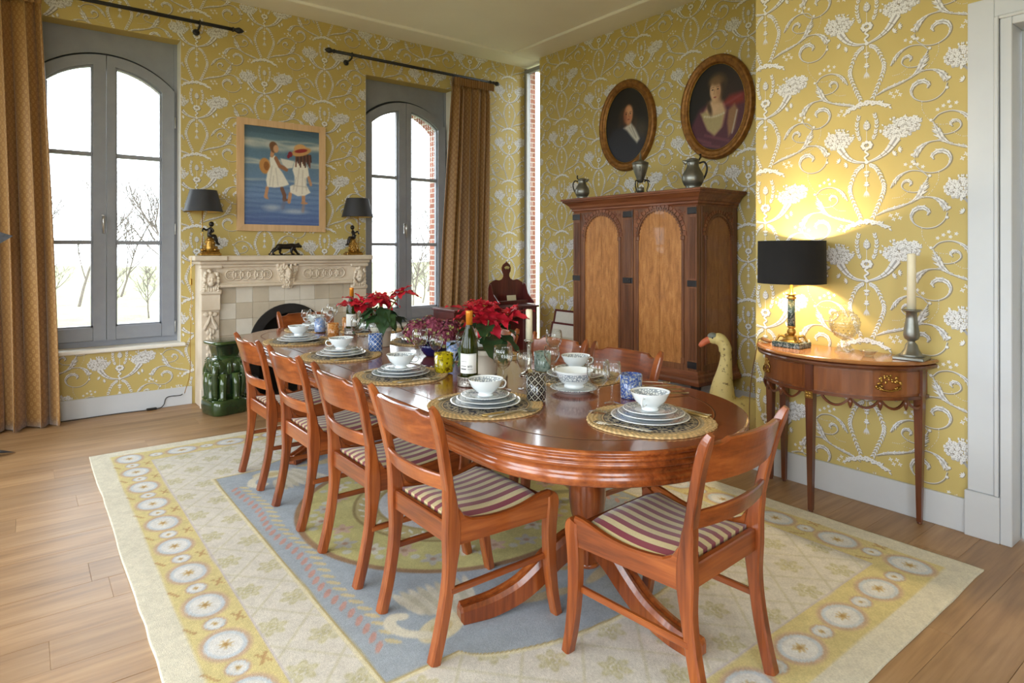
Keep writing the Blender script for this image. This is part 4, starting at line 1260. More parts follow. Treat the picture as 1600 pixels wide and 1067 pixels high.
for side, px0, px1 in ((-1, FX0, FX0 + .145), (1, FX1 - .145, FX1)):
    cx = (px0 + px1) / 2
    m = MB().cbox(px0, px1, FY, YA - .001, 0, 1.2358, .004)
    m.cbox(px0 - .02, px1 + .02, FY - .04, FY - .0005, 1.20, 1.2356, .01)      # cap
    m.cbox(px0 - .016, px1 + .016, FY - .036, FY - .0005, .975, 1.02, .012).cbox(px0 - .004, px1 + .004, FY - .022, FY - .0005, .84, .9745, .004)
    m.cbox(px0 - .015, px1 + .015, FY - .03, FY - .0005, 0, .17, .008)
    pl = FL(m.build('pilaster', M['stone'], fp))
    FL(carved_head(cx, FY - .018, 1.115, 1.15).build('carved_head', M['stone'], pl))
    m = MB()
    for sx in (-1, 1):                                                        # draped swag
        for k in range(5):
            m.tube(crom([(cx + sx * .004, FY - .008, .80 - k * .004), (cx + sx * (.02 + k * .006), FY - .016, .74 - k * .006), (cx + sx * (.052), FY - .006, .675 - k * .002)], 5), [.011 - .0012 * k] * 11, 6)
        m.ball((cx + sx * .035, FY - .008, .805), (.026, .014, .022), 10, 6)
    m.ball((cx, FY - .014, .815), (.018, .014, .018), 10, 6)
    for k in range(7):
        z = .665 - k * .066
        for sx in (-1, 0, 1): m.ball((cx + sx * .020, FY - .006, z - abs(sx) * .012), (.017, .014, .026), 8, 6)
        m.ball((cx, FY - .012, z - .03), (.012, .011, .02), 8, 6)
    FL(m.build('carved_garland', M['stone'], pl))
# centre corbel: leafy keystone
m = MB().prism([(1.855, 1.2358), (2.055, 1.2358), (2.02, 1.08), (1.99, 1.01), (1.915, 1.01), (1.885, 1.08)], 'y', FY - .03, FY - .005)
r = random.Random(4)
for k in range(95):
    v = r.random(); w = .095 - .055 * v; x = 1.955 + r.uniform(-1, 1) * w; z = 1.228 - v * .21
    m.ball((x, FY - .052 + .018 * v + .02 * abs(x - 1.955) / w, z), (.015 * r.uniform(.7, 1.3), .016, .017 * r.uniform(.7, 1.3)), 6, 5)
m.ball((1.955, FY - .06, 1.15), (.03, .03, .045), 10, 8); m.ball((1.955, FY - .088, 1.145), (.007, .012, .014), 8, 6); m.ball((1.955, FY - .07, 1.115), (.016, .016, .02), 8, 6)
FL(m.build('corbel', M['stone'], fp))
# tiled breast: each tile its own piece, round-arched opening
TS = .143; ACX, AR, AZ = 1.985, .325, .505
def in_arch(x, z): return abs(x - ACX) < AR and (z < AZ or (x - ACX) ** 2 + (z - AZ) ** 2 < AR * AR)
tx0 = FX0 + .147; cnt = 0
FL(MB().box(tx0, FX1 - .147, FY + .035, FY + .04, .0, 1.03).build('mortar_bed', mottled('grout', rgb(196, 188, 174), rgb(206, 198, 184), 9, .9), fp)) if False else None
for j in range(8):
    for i in range(9):
        x0, x1 = tx0 + i * TS, min(tx0 + (i + 1) * TS, FX1 - .147); z1 = 1.034 - j * TS; z0 = max(z1 - TS, 0)
        if x1 - x0 < .02 or z1 - z0 < .01: continue
        cor = [in_arch(x, z) for x in (x0, x1) for z in (z0, z1)]
        if all(cor): continue
        m = MB(); hsh = (i * 7 + j * 13 + (i * j) % 5) % 10
        mt = M['tileB'] if ((i + j) % 2 == 0 and hsh < 8) or hsh == 9 else M['tileA']
        if any(cor):
            n = 5; e = .0008
            for a in range(n):
                for b in range(n):
                    xa, xb = x0 + e + (x1 - x0 - 2 * e) * a / n, x0 + e + (x1 - x0 - 2 * e) * (a + 1) / n
                    za, zb = z0 + e + (z1 - z0 - 2 * e) * b / n, z0 + e + (z1 - z0 - 2 * e) * (b + 1) / n
                    if not in_arch((xa + xb) / 2, (za + zb) / 2): m.box(xa, xb, FY + .03, FY + .05, za, zb)
            if not m.v: continue
        else: m.cbox(x0 + .0008, x1 - .0008, FY + .03 + .0006 * ((i + j) % 2), FY + .05, z0 + .0008, z1 - .0008, .0016)
        FL(m.build('tile', mt, fp))
FL(MB().box(tx0, ACX - AR + .03, FY + .049, FY + .055, 0, 1.034).box(ACX + AR - .03, FX1 - .147, FY + .049, FY + .055, 0, 1.034).box(ACX - AR + .03, ACX + AR - .03, FY + .049, FY + .055, AZ + AR - .01, 1.034).build('tile_backing', M['tileA'], fp))
# iron arch and firebox
AO = AR + .034
m = MB()
arc = [(ACX - AO, 0)] + [(ACX + AO * math.cos(a), AZ + AO * math.sin(a)) for a in np.linspace(PI, 0, 25)] + [(ACX + AO, 0)]
inn = [(ACX - AR + .05, 0)] + [(ACX + (AR - .05) * math.cos(a), AZ + (AR - .05) * math.sin(a)) for a in np.linspace(PI, 0, 25)] + [(ACX + AR - .05, 0)]
for k in range(len(arc) - 1): m.prism([arc[k], arc[k + 1], inn[k + 1], inn[k]], 'y', FY + .012, FY + .0295)
FL(m.build('iron_arch', M['black_iron'], fp))
m = MB().box(ACX - AR + .02, ACX + AR - .02, YA - .012, YA - .004, 0, AZ + AR).box(ACX - AR + .02, ACX - AR + .03, FY + .056, YA - .012, 0, AZ + AR).box(ACX + AR - .03, ACX + AR - .02, FY + .056, YA - .012, 0, AZ + AR)
m.box(ACX - AR + .03, ACX + AR - .03, FY + .056, YA - .012, AZ + AR - .01, AZ + AR)
FL(m.build('firebox', mottled('soot', rgb(26, 24, 24), rgb(38, 36, 35), 9, .95), fp))
FL(MB().cbox(ACX - .43, ACX + .5, FY - .26, FY + .02, .0005, .05, .008).build('hearth_slab', mottled('black_hearth', rgb(28, 28, 30), rgb(40, 40, 42), 6, .5), fp))
# black fire dog on the hearth corner
m = MB().cbox(-.05, .05, -.03, .03, 0, .03, .006).lathe([(.035, .03), (.022, .05), (.02, .075), (.034, .09), (.02, .105), (.015, .12), (.042, .14), (.052, .172), (.042, .205), (.018, .222), (0, .225)], 16)
tag(m.build('fire_dog', M['black_iron'], None, (1.60, FY - .19, .0505)), 'small black iron fire dog with round knob on the hearth', 'andiron')

# ================================================================== painting of two children on the beach
def canvas(nx, ny, base):
    g = np.zeros((ny, nx, 3)); v, u = np.meshgrid(np.linspace(0, 1, ny), np.linspace(0, 1, nx), indexing='ij')
    return g, u, v
class Paint:
    def __init__(s, nx, ny, asp):
        s.nx, s.ny, s.asp = nx, ny, asp
        s.v, s.u = np.meshgrid(np.linspace(0, 1, ny), np.linspace(0, 1, nx), indexing='ij')   # v up
        s.c = np.zeros((ny, nx, 3)); r = np.random.RandomState(3)
        s.n = r.rand(ny, nx)
    def ell(s, x, y, a, b, col, rot=0, soft=.12, al=1.0):
        dx, dy = s.u - x, (s.v - y) * s.asp; c, k = math.cos(rot), math.sin(rot)
        q = np.sqrt(((dx * c + dy * k) / a) ** 2 + ((-dx * k + dy * c) / (b * s.asp)) ** 2)
        w = np.clip((1 + soft - q) / (2 * soft), 0, 1)[..., None] * al; s.c = s.c * (1 - w) + np.array(col, float) * w
    def poly(s, pts, col, soft=.006, al=1.0):
        P = np.array(pts, float); x, y = s.u, s.v; n = len(P); ins = np.zeros_like(x, bool); dm = np.full_like(x, 9.0)
        for i in range(n):
            a, b = P[i], P[(i + 1) % n]
            cond = ((a[1] > y) != (b[1] > y)); xi = a[0] + (y - a[1]) * (b[0] - a[0]) / ((b[1] - a[1]) or 1e-9); ins ^= cond & (x < xi)
            ab = b - a; t = np.clip(((x - a[0]) * ab[0] + (y - a[1]) * ab[1]) / (ab @ ab + 1e-12), 0, 1)
            dm = np.minimum(dm, np.hypot(x - a[0] - t * ab[0], y - a[1] - t * ab[1]))
        w = np.clip(np.where(ins, dm, -dm) / soft * .5 + .5, 0, 1)[..., None] * al; s.c = s.c * (1 - w) + np.array(col, float) * w
    def line(s, pts, w, col, al=1.0, soft=.004):
        for a, b in zip(pts[:-1], pts[1:]):
            a, b = np.array(a, float), np.array(b, float); ab = b - a
            t = np.clip(((s.u - a[0]) * ab[0] + (s.v - a[1]) * ab[1]) / (ab @ ab + 1e-12), 0, 1)
            d = np.hypot(s.u - a[0] - t * ab[0], s.v - a[1] - t * ab[1]); k = np.clip((w - d) / soft + .5, 0, 1)[..., None] * al; s.c = s.c * (1 - k) + np.array(col, float) * k
    def wave(s, y, amp, th, col, al, f=9, seed=0):
        r = np.random.RandomState(seed); yy = y + amp * (np.sin(s.u * f + seed) + .5 * np.sin(s.u * f * 2.7 + seed * 2))
        st = .85 + .15 * np.sin(s.u * f * 3 + s.v * 30 + seed)
        w = (np.exp(-((s.v - yy) / th) ** 2) * st)[..., None] * al; s.c = s.c * (1 - w) + np.array(col, float) * w
    def mesh(s, name, w, h, mat, keep=None):
        x = (s.u - .5) * w; z = (s.v - .5) * h
        verts = np.stack([x, np.zeros_like(x), z], -1).reshape(-1, 3); q = grid_quads(s.nx, s.ny)
        if keep is not None:
            k = keep(s.u, s.v).ravel(); q = q[k[q].all(1)]
        return np_mesh(name, verts, q, mat, nlin(np.clip(s.c + (s.n[..., None] - .5) * 7, 0, 255)).reshape(-1, 3))
M['oil'] = vcol_mat('oil_paint', .45, .1, 40, bump=.15)
p = Paint(150, 190, 1.25)
sky = np.clip((p.v - .0), 0, 1)
stops = [(0, (84, 104, 160)), (.12, (96, 124, 176)), (.3, (112, 142, 184)), (.55, (104, 134, 164)), (.75, (92, 124, 148)), (.9, (92, 122, 140)), (1, (70, 98, 116))]
for ch in range(3): p.c[..., ch] = np.interp(p.v, [a for a, _ in stops], [c[ch] for _, c in stops])
for k, (y, a, th, al) in enumerate([(.83, .010, .022, .75), (.80, .012, .03, .7), (.865, .006, .012, .5), (.66, .010, .014, .6), (.64, .006, .02, .5), (.46, .004, .012, .45), (.62, .004, .008, .5)]): p.wave(y, a, th, (214, 212, 198), al, 7, k)
for k in range(16): p.wave(.03 + k * .027, .004, .006, ((136, 162, 204), (70, 92, 150))[k % 2], .35, 11, k + 20)
for k in range(8): p.wave(.93 + k * .01, .004, .006, (60, 86, 104), .3, 8, k + 50)
W_, S_, K_ = (236, 232, 220), (196, 148, 112), (92, 62, 48)
p.ell(.36, .18, .10, .03, (206, 214, 222), al=.6, soft=.6); p.ell(.66, .15, .15, .025, (206, 214, 222), al=.6, soft=.6)
p.line([(.30, .38), (.28, .29)], .020, S_); p.poly([(.255, .30), (.30, .30), (.32, .265), (.29, .265)], S_)                      # left child legs
p.line([(.49, .38), (.525, .31), (.52, .27)], .024, (122, 88, 74)); p.ell(.54, .265, .035, .012, (122, 88, 74))
p.line([(.52, .24), (.5, .19)], .025, (120, 120, 140), .5, .02)
p.ell(.27, .60, .070, .080, (198, 142, 82), .1); p.ell(.29, .60, .035, .045, (150, 96, 50), .1)                                   # straw hat on the back
p.poly([(.33, .69), (.40, .715), (.42, .66), (.44, .60), (.50, .54), (.585, .425), (.50, .40), (.40, .385), (.30, .39), (.285, .45), (.30, .53), (.34, .60)], W_)
for a, b in (((.36, .6), (.33, .41)), ((.41, .58), (.44, .41)), ((.38, .5), (.37, .4))): p.line([a, b], .008, (200, 196, 186), .7, .012)
p.line([(.41, .685), (.46, .61), (.55, .58)], .022, (156, 108, 80)); p.line([(.36, .715), (.37, .75)], .024, S_)
p.ell(.385, .795, .05, .055, (120, 84, 60)); p.ell(.372, .812, .046, .042, (112, 78, 56)); p.ell(.412, .782, .034, .040, (206, 160, 124))
p.line([(.60, .33), (.585, .25)], .022, S_); p.poly([(.57, .27), (.6, .27), (.585, .23), (.565, .24)], S_)                           # right child legs
p.line([(.775, .33), (.78, .255)], .024, S_); p.ell(.79, .24, .05, .012, S_); p.line([(.78, .22), (.77, .16)], .02, (170, 140, 124), .6, .02)
p.poly([(.655, .66), (.78, .67), (.84, .61), (.86, .51), (.82, .51), (.82, .43), (.875, .355), (.80, .32), (.70, .31), (.60, .345), (.595, .41), (.66, .43), (.655, .52), (.63, .58)], W_)
p.poly([(.47, .69), (.58, .68), (.65, .67), (.63, .60), (.56, .59), (.50, .63)], (224, 222, 212))
for a, b in (((.72, .6), (.68, .36)), ((.77, .58), (.76, .34)), ((.8, .5), (.82, .38)), ((.68, .5), (.64, .38))): p.line([a, b], .008, (202, 196, 184), .7, .012)
p.line([(.62, .42), (.84, .41)], .006, (196, 190, 178), .6); p.line([(.85, .51), (.88, .44)], .018, S_)
for k in range(14): p.line([(.68 + .015 * k, .745), (.675 + .016 * k, .62 + .02 * ((k * 7) % 4))], .010, (72, 46, 42) if k % 3 else (120, 74, 60), .9)
p.ell(.75, .775, .135, .042, (204, 156, 102), .28); p.ell(.735, .805, .085, .05, (214, 166, 110), .1); p.ell(.745, .785, .088, .02, (150, 46, 52), .2); p.ell(.60, .74, .03, .028, (132, 36, 58)); p.ell(.575, .715, .018, .02, (132, 36, 58))
PXC, PZC = (1.572 + 2.412) / 2, (2.590 + 1.542) / 2
PWD, PHT = .838, 1.05
t = thing('framed_painting', 'oil painting of two children in white on a beach, pale oak frame', 'painting', (PXC, YA, PZC))
fw_ = .062
m = MB()
def mitre_frame(m, w, h, f, y0, y1, bev=.006):
    o = [(-w / 2, -h / 2), (w / 2, -h / 2), (w / 2, h / 2), (-w / 2, h / 2)]; i_ = [(-w / 2 + f, -h / 2 + f), (w / 2 - f, -h / 2 + f), (w / 2 - f, h / 2 - f), (-w / 2 + f, h / 2 - f)]
    objs = []
    for k in range(4):
        q = MB(); a, b, c, d = o[k], o[(k + 1) % 4], i_[(k + 1) % 4], i_[k]
        q.prism([a, b, c, d], 'y', y0, y1); objs.append(q)
    return objs
M['oak_pale'] = wood('pale_oak', rgb(196, 158, 116), rgb(212, 176, 134), rgb(224, 190, 150), 'z', .5, .1)
for q in mitre_frame(None, PWD, PHT, fw_, -.035, -.002): q.build('frame_rail', M['oak_pale'], t)
put('canvas', p.mesh('canvas', PWD - 2 * fw_ + .01, PHT - 2 * fw_ + .01, M['oil']), t, (0, -.018, 0))

# ================================================================== mantel ornaments
M['shade_black'] = mottled('black_card', rgb(38, 39, 44), rgb(46, 47, 52), 10, .55)
M['shade_in'] = mottled('gold_lining', rgb(210, 180, 110), rgb(220, 192, 124), 10, .5)
M['brass'] = mottled('brass', rgb(190, 150, 78), rgb(206, 168, 92), 30, .3, metal=1)
M['gilt'] = mottled('gilt_bronze', rgb(150, 112, 52), rgb(196, 156, 84), 60, .38, bump=.4, bscale=90, metal=1)
M['bronze'] = mottled('dark_bronze', rgb(34, 30, 28), rgb(52, 46, 42), 25, .32, metal=.6)
MZ = 1.3125
def mantel_lamp(x, y, flip, label):
    t = thing('table_lamp', label, 'lamp', (x, y, MZ), 0, 'pair of lamps on the mantel')
    m = MB().cbox(-.085, .085, -.05, .05, 0, .022, .004); m.cbox(-.075, .075, -.044, .044, .022, .034, .004); m.build('plinth', M['gilt'], t)
    r = random.Random(5 + flip); m = MB()
    for k in range(46):
        a = r.uniform(0, 2 * PI); h = r.random(); R = .062 * (1 - .72 * h) * r.uniform(.5, 1)
        m.ball((R * math.cos(a) * 1.05, R * math.sin(a) * .75, .038 + h * .115), (.018 * r.uniform(.6, 1.1), .016, .016 * r.uniform(.6, 1.2)), 6, 5)
    m.lathe([(.045, .03), (.04, .08), (.024, .14), (.02, .165)], 12); m.build('gilt_rock', M['gilt'], t)
    f = flip; m = MB()                                                        # seated figure
    m.tube(crom([(0, 0, .165), (.004 * f, 0, .195), (-.004 * f, 0, .232), (-.010 * f, 0, .252)], 4), [.018, .02, .02, .02, .019, .018, .018, .019, .02, .018, .015, .010, .009], 10)
    m.ball((-.012 * f, -.002, .278), (.022, .021, .024), 12, 9); m.ball((-.016 * f, -.022, .276), (.005, .006, .005), 6, 4)
    for s_ in (-1, 1):
        m.tube(crom([(.002 * f, s_ * .012, .170), (-.036 * f, s_ * .016, .176), (-.050 * f, s_ * .016, .145), (-.062 * f, s_ * .014, .108), (-.078 * f, s_ * .014, .100)], 4), [.0125] * 5 + [.011] * 5 + [.008] * 7, 8)
    m.tube(crom([(-.006 * f, .016, .244), (.026 * f, .022, .226), (.052 * f, .012, .240), (.060 * f, .006, .210)], 4), [.0085] * 8 + [.007] * 5, 8)
    m.tube(crom([(-.006 * f, -.016, .244), (-.022 * f, -.026, .215), (.018 * f, -.024, .196)], 4), [.0085] * 5 + [.007] * 4, 8)
    m.build('bronze_figure', M['bronze'], t)
    m = MB().tube([(.058 * f, .012, .03), (.058 * f, .012, .40)], .0042, 8).lathe([(.012, .395), (.014, .40), (.010, .43), (0, .432)], 10, (.058 * f, .012, 0)); m.build('stem', M['brass'], t)
    c = (.050 * f, .012)
    m = MB().lathe([(.158, .385), (.110, .572)], 36, (c[0], c[1], 0), False, False); 
    sh_ = m.build('lamp_shade', M['shade_black'], t)
    MB().lathe([(.1085, .571), (.1565, .3855)], 36, (c[0], c[1], 0), False, False).build('shade_lining', M['shade_in'], sh_)
    m = MB().torus((c[0], c[1], .386), .158, .0018, 36, 6).torus((c[0], c[1], .572), .110, .0018, 36, 6)
    for k in range(3): a = k * 2.09; m.tube([(c[0], c[1], .43), (c[0] + .13 * math.cos(a), c[1] + .13 * math.sin(a), .49)], .0015, 5)
    m.tube([(.058 * f, .012, .43), (c[0], c[1], .43)], .002, 5); m.build('shade_ring', M['shade_black'], sh_)
    return t
mantel_lamp(1.315, 6.03, -1, 'black-shaded lamp with bronze figure on the left end of the mantel')
mantel_lamp(2.655, 6.03, 1, 'black-shaded lamp with bronze figure on the right end of the mantel')
# prowling panther
m = MB()
m.cbox(-.15, .15, -.032, .032, 0, .008, .002)
m.tube(crom([(-.088, 0, .066), (-.06, 0, .082), (0, 0, .083), (.055, 0, .085), (.092, 0, .086)], 5), [.017, .020, .023, .026, .027, .027, .026, .025, .024, .024, .024, .025, .026, .027, .028, .028, .028, .027, .025, .022, .018], 12, flat=.8)
m.tube(crom([(.085, 0, .088), (.115, 0, .092), (.135, 0, .086), (.148, 0, .078)], 4), [.020, .019, .019, .021, .022, .022, .020, .017, .015, .014, .013, .012, .008], 10)
for s_ in (-1, 1): m.ball((.118, s_ * .015, .112), (.006, .005, .008), 6, 5)
for (x0, y0, pts) in ((0, .013, [(.075, .075), (.092, .048), (.110, .022), (.118, .012), (.132, .010)]), (0, -.013, [(.062, .075), (.048, .048), (.050, .022), (.058, .012), (.074, .010)]), (0, .013, [(-.07, .07), (-.048, .05), (-.052, .028), (-.040, .012), (-.026, .010)]), (0, -.013, [(-.08, .072), (-.10, .052), (-.122, .034), (-.120, .012), (-.106, .010)])):
    q = crom([(a, y0, b) for a, b in pts], 4); m.tube(q, [.0175 - .009 * min(1, k / 9) for k in range(len(q))], 8)
m.tube(crom([(-.09, 0, .075), (-.115, 0, .062), (-.135, 0, .035), (-.148, 0, .014), (-.16, 0, .013)], 4), .005, 6)
tag(m.build('panther_statuette', M['bronze'], None, (1.975, 6.02, MZ)), 'dark bronze panther prowling on the middle of the mantel', 'statuette')

# ================================================================== green ceramic elephant stool
def glaze_mat():
    t = NT('green_glaze'); v = t.coords(); n = t.noise(v, 14, 4); g = t.node('ShaderNodeNewGeometry')
    c = t.ramp(n, [(.3, rgb(6, 24, 20)), (.52, rgb(11, 40, 29)), (.75, rgb(38, 60, 28))])
    t.color(t.mix(t.ramp(g.outputs['Pointiness'], [(.50, (0, 0, 0)), (.62, (1, 1, 1))]), c, rgb(70, 90, 42))).set(rough=.12, coat=.6)
    t.bump(t.noise(v, 70, 3), .35, .004); return t.m
M['glaze'] = glaze_mat()
t = thing('ceramic_garden_stool', 'green glazed ceramic stool of elephants standing by the fireplace', 'stool', (1.36, 5.70, 0), math.radians(12))
MB().lathe([(.145, 0), (.152, .012), (.158, .06), (.156, .10), (.148, .122), (.12, .128)], 40, power=4.5).build('base', M['glaze'], t)
MB().lathe([(.085, .475), (.088, .49), (.105, .56), (.11, .575), (.135, .58), (.14, .588), (.138, .602), (.125, .607)], 40, power=6).build('top', M['glaze'], t)
m = MB().lathe([(.10, .125), (.105, .18), (.112, .28), (.122, .38), (.118, .44), (.09, .48)], 32, power=3); m.build('core', M['glaze'], t)
for k in range(4):
    a = k * PI / 2 - PI / 4 - .15; m = MB()
    m.ball((.095, 0, .395), (.062, .066, .075), 16, 10); m.ball((.118, 0, .425), (.04, .045, .04), 12, 8)
    m.tube(crom([(.140, 0, .40), (.160, 0, .35), (.158, 0, .27), (.150, 0, .19), (.142, 0, .150), (.150, 0, .136)], 5), [.033 - .018 * i / 25 for i in range(26)], 10)
    for i in range(9): m.torus((.160 - .001 * i, 0, .345 - i * .021), .027 - .0014 * i, .004, 14, 5, 'z')
    for s_ in (-1, 1):
        m.ball((.075, s_ * .078, .385), (.03, .016, .062), 12, 8); m.tube(crom([(.135, s_ * .03, .335), (.158, s_ * .036, .315), (.172, s_ * .038, .325)], 4), [.011, .010, .009, .009, .008, .008, .006, .005, .003], 8)
        m.tube([(.118, s_ * .05, .34), (.128, s_ * .052, .24), (.124, s_ * .05, .15), (.130, s_ * .05, .126)], [.034, .031, .028, .034], 10)
        for q in range(3): m.ball((.155, s_ * .05 + (q - 1) * .016, .133), .008, 6, 5)
    for q in range(12): b = q * PI / 6; m.ball((.150 + .004 * math.cos(b), .032 * math.cos(b), .425 + .03 * math.sin(b)), .006, 6, 5)
    m.xf(Matrix.Rotation(a, 4, 'Z')); m.build('elephant', M['glaze'], t)

# cable lying along the baseboard
m = MB().tube(crom([(1.12, YA - .03, .10), (1.10, YA - .025, .09), (1.0, YA - .02, .085), (.97, YA - .024, .02), (.90, YA - .05, .006), (.6, YA - .035, .006), (.3, YA - .06, .006), (.1, YA - .05, .006)], 6), .0035, 6)
m.cbox(.84, .92, YA - .065, YA - .035, .001, .018, .006)
tag(m.build('power_cord', M['black_iron']), 'thin black power cord lying along the skirting under the left window', 'cord')
m = MB().tube(crom([(1.160, 6.0, 1.30), (1.156, 5.99, 1.15), (1.162, 6.0, .9), (1.155, 6.01, .6), (1.16, 6.05, .3), (1.13, 6.12, .11)], 6), .003, 6)
m.cbox(1.148, 1.168, 5.985, 6.0, 1.06, 1.115, .004)
tag(m.build('cord_with_switch', M['brass']), 'pale lamp cord with inline switch hanging beside the fireplace', 'cord')
# ================================================================== carved oak cabinet
M['oak_d'] = wood('old_dark_oak', rgb(84, 48, 28), rgb(116, 70, 42), rgb(146, 96, 60), 'z', .42, .25)
M['oak_dh'] = wood('old_dark_oak_across', rgb(92, 48, 28), rgb(126, 72, 44), rgb(156, 98, 62), 'y', .42, .25)
M['ebony'] = mottled('ebony_inlay', rgb(30, 28, 30), rgb(44, 42, 44), 14, .35)
def panel_wood(name, a, b, c):
    t = NT(name); v = t.coords('Object', (9, 9, 2.2)); n = t.noise(v, 3, 5, .6, .6)
    v2 = t.coords('Object', (30, 30, 90)); n2 = t.noise(v2, 1.4, 4, .7)
    base = t.ramp(n, [(.3, a), (.5, b), (.72, c)])
    spk = t.ramp(n2, [(.30, (.55, .5, .45)), (.44, (1, 1, 1))])
    t.color(t.mix(.8, base, spk, 'MULTIPLY')).set(rough=.4, coat=.25); return t.m
M['burl'] = panel_wood('figured_oak_panel', rgb(150, 96, 48), rgb(180, 120, 64), rgb(202, 144, 84))
CF, CR, CLF = 4.31, 3.11, 4.55            # front plane, right side, left side
cab = thing('carved_cabinet', 'tall carved oak cabinet with two arched doors standing against the right wall', 'cabinet', (4.6, 3.83, 0))
def CL(o):
    if o.parent is cab: o.matrix_parent_inverse = Matrix.Translation((-4.6, -3.83, 0))
    return o
CZ0, CZ1 = .37, 1.735
CL(MB().box(CF + .02, XB - .019, CR + .02, CLF - .02, CZ0 - .09, CZ1 + .02).build('carcass', M['oak_d'], cab))
def ring3(prof, name, mat):
    m = MB(); vs = []; fs = []
    for o, z in prof:
        for p in ((XB - .019, CR - o), (CF - o, CR - o), (CF - o, CLF + o), (XB - .019, CLF + o)): vs.append((*p, z))
    for j in range(len(prof) - 1):
        for i in range(3): fs.append((j * 4 + i + 1, j * 4 + i, (j + 1) * 4 + i, (j + 1) * 4 + i + 1))
    k = len(prof) - 1; fs.append((k * 4, k * 4 + 3, k * 4 + 2, k * 4 + 1)); fs.append((0, 1, 2, 3))
    m.add(vs, fs, False); return CL(m.build(name, mat, cab))
ring3([(0, 1.722), (.004, 1.736), (.016, 1.744), (.016, 1.760), (.028, 1.768), (.036, 1.790), (.062, 1.815), (.082, 1.828), (.084, 1.838), (.094, 1.842), (.096, 1.857), (.088, 1.860)], 'cornice', M['oak_dh'])
ring3([(.03, .262), (.038, .268), (.04, .295), (.03, .312), (.022, .318), (.022, .338), (.008, .352), (.006, .372), (0, .382)], 'base_moulding', M['oak_dh'])
for (x, y_) in ((CF + .03, CR + .03), (CF + .03, CLF - .09), (XB - .085, CR + .03), (XB - .085, CLF - .09)):
    CL(MB().cbox(x, x + .06, y_, y_ + .06, 0, .263, .003).build('leg', M['ebony'], cab))
def fluted(nm, plane, a0, a1, parent):
    """upright stile with flutes and dark blocks; plane 'f' front or 's' side"""
    def pos(a, d, z): return (CF - d, a, z) if plane == 'f' else (a, CR - d, z)
    def bx(m, b0, b1, d0, d1, z0, z1, ch=.002):
        if plane == 'f': m.cbox(CF - d1, CF - d0, b0, b1, z0, z1, ch)
        else: m.cbox(b0, b1, CR - d1, CR - d0, z0, z1, ch)
    m = MB(); bx(m, a0, a1, -.019, .012, CZ0 + .012, CZ1 - .012)
    w = a1 - a0; n = 5
    for z0, z1 in ((.47, 1.05), (1.13, 1.63)):
        for k in range(n):
            b = a0 + w * (.16 + .68 * (k + .2) / n); bx(m, b, b + w * .68 / n * .6, .012, .018, z0, z1, .0015)
    st = CL(m.build(nm, M['oak_d'], parent))
    m = MB()
    for z0, z1 in ((.40, .455), (1.065, 1.115), (1.655, 1.71)):
        m = MB(); bx(m, a0 - .002, a1 + .002, .012, .022, z0, z1, .003); CL(m.build('ebony_block', M['ebony'], st)) if parent is cab else CL(m.build('ebony_block', M['ebony'], parent))
    return st
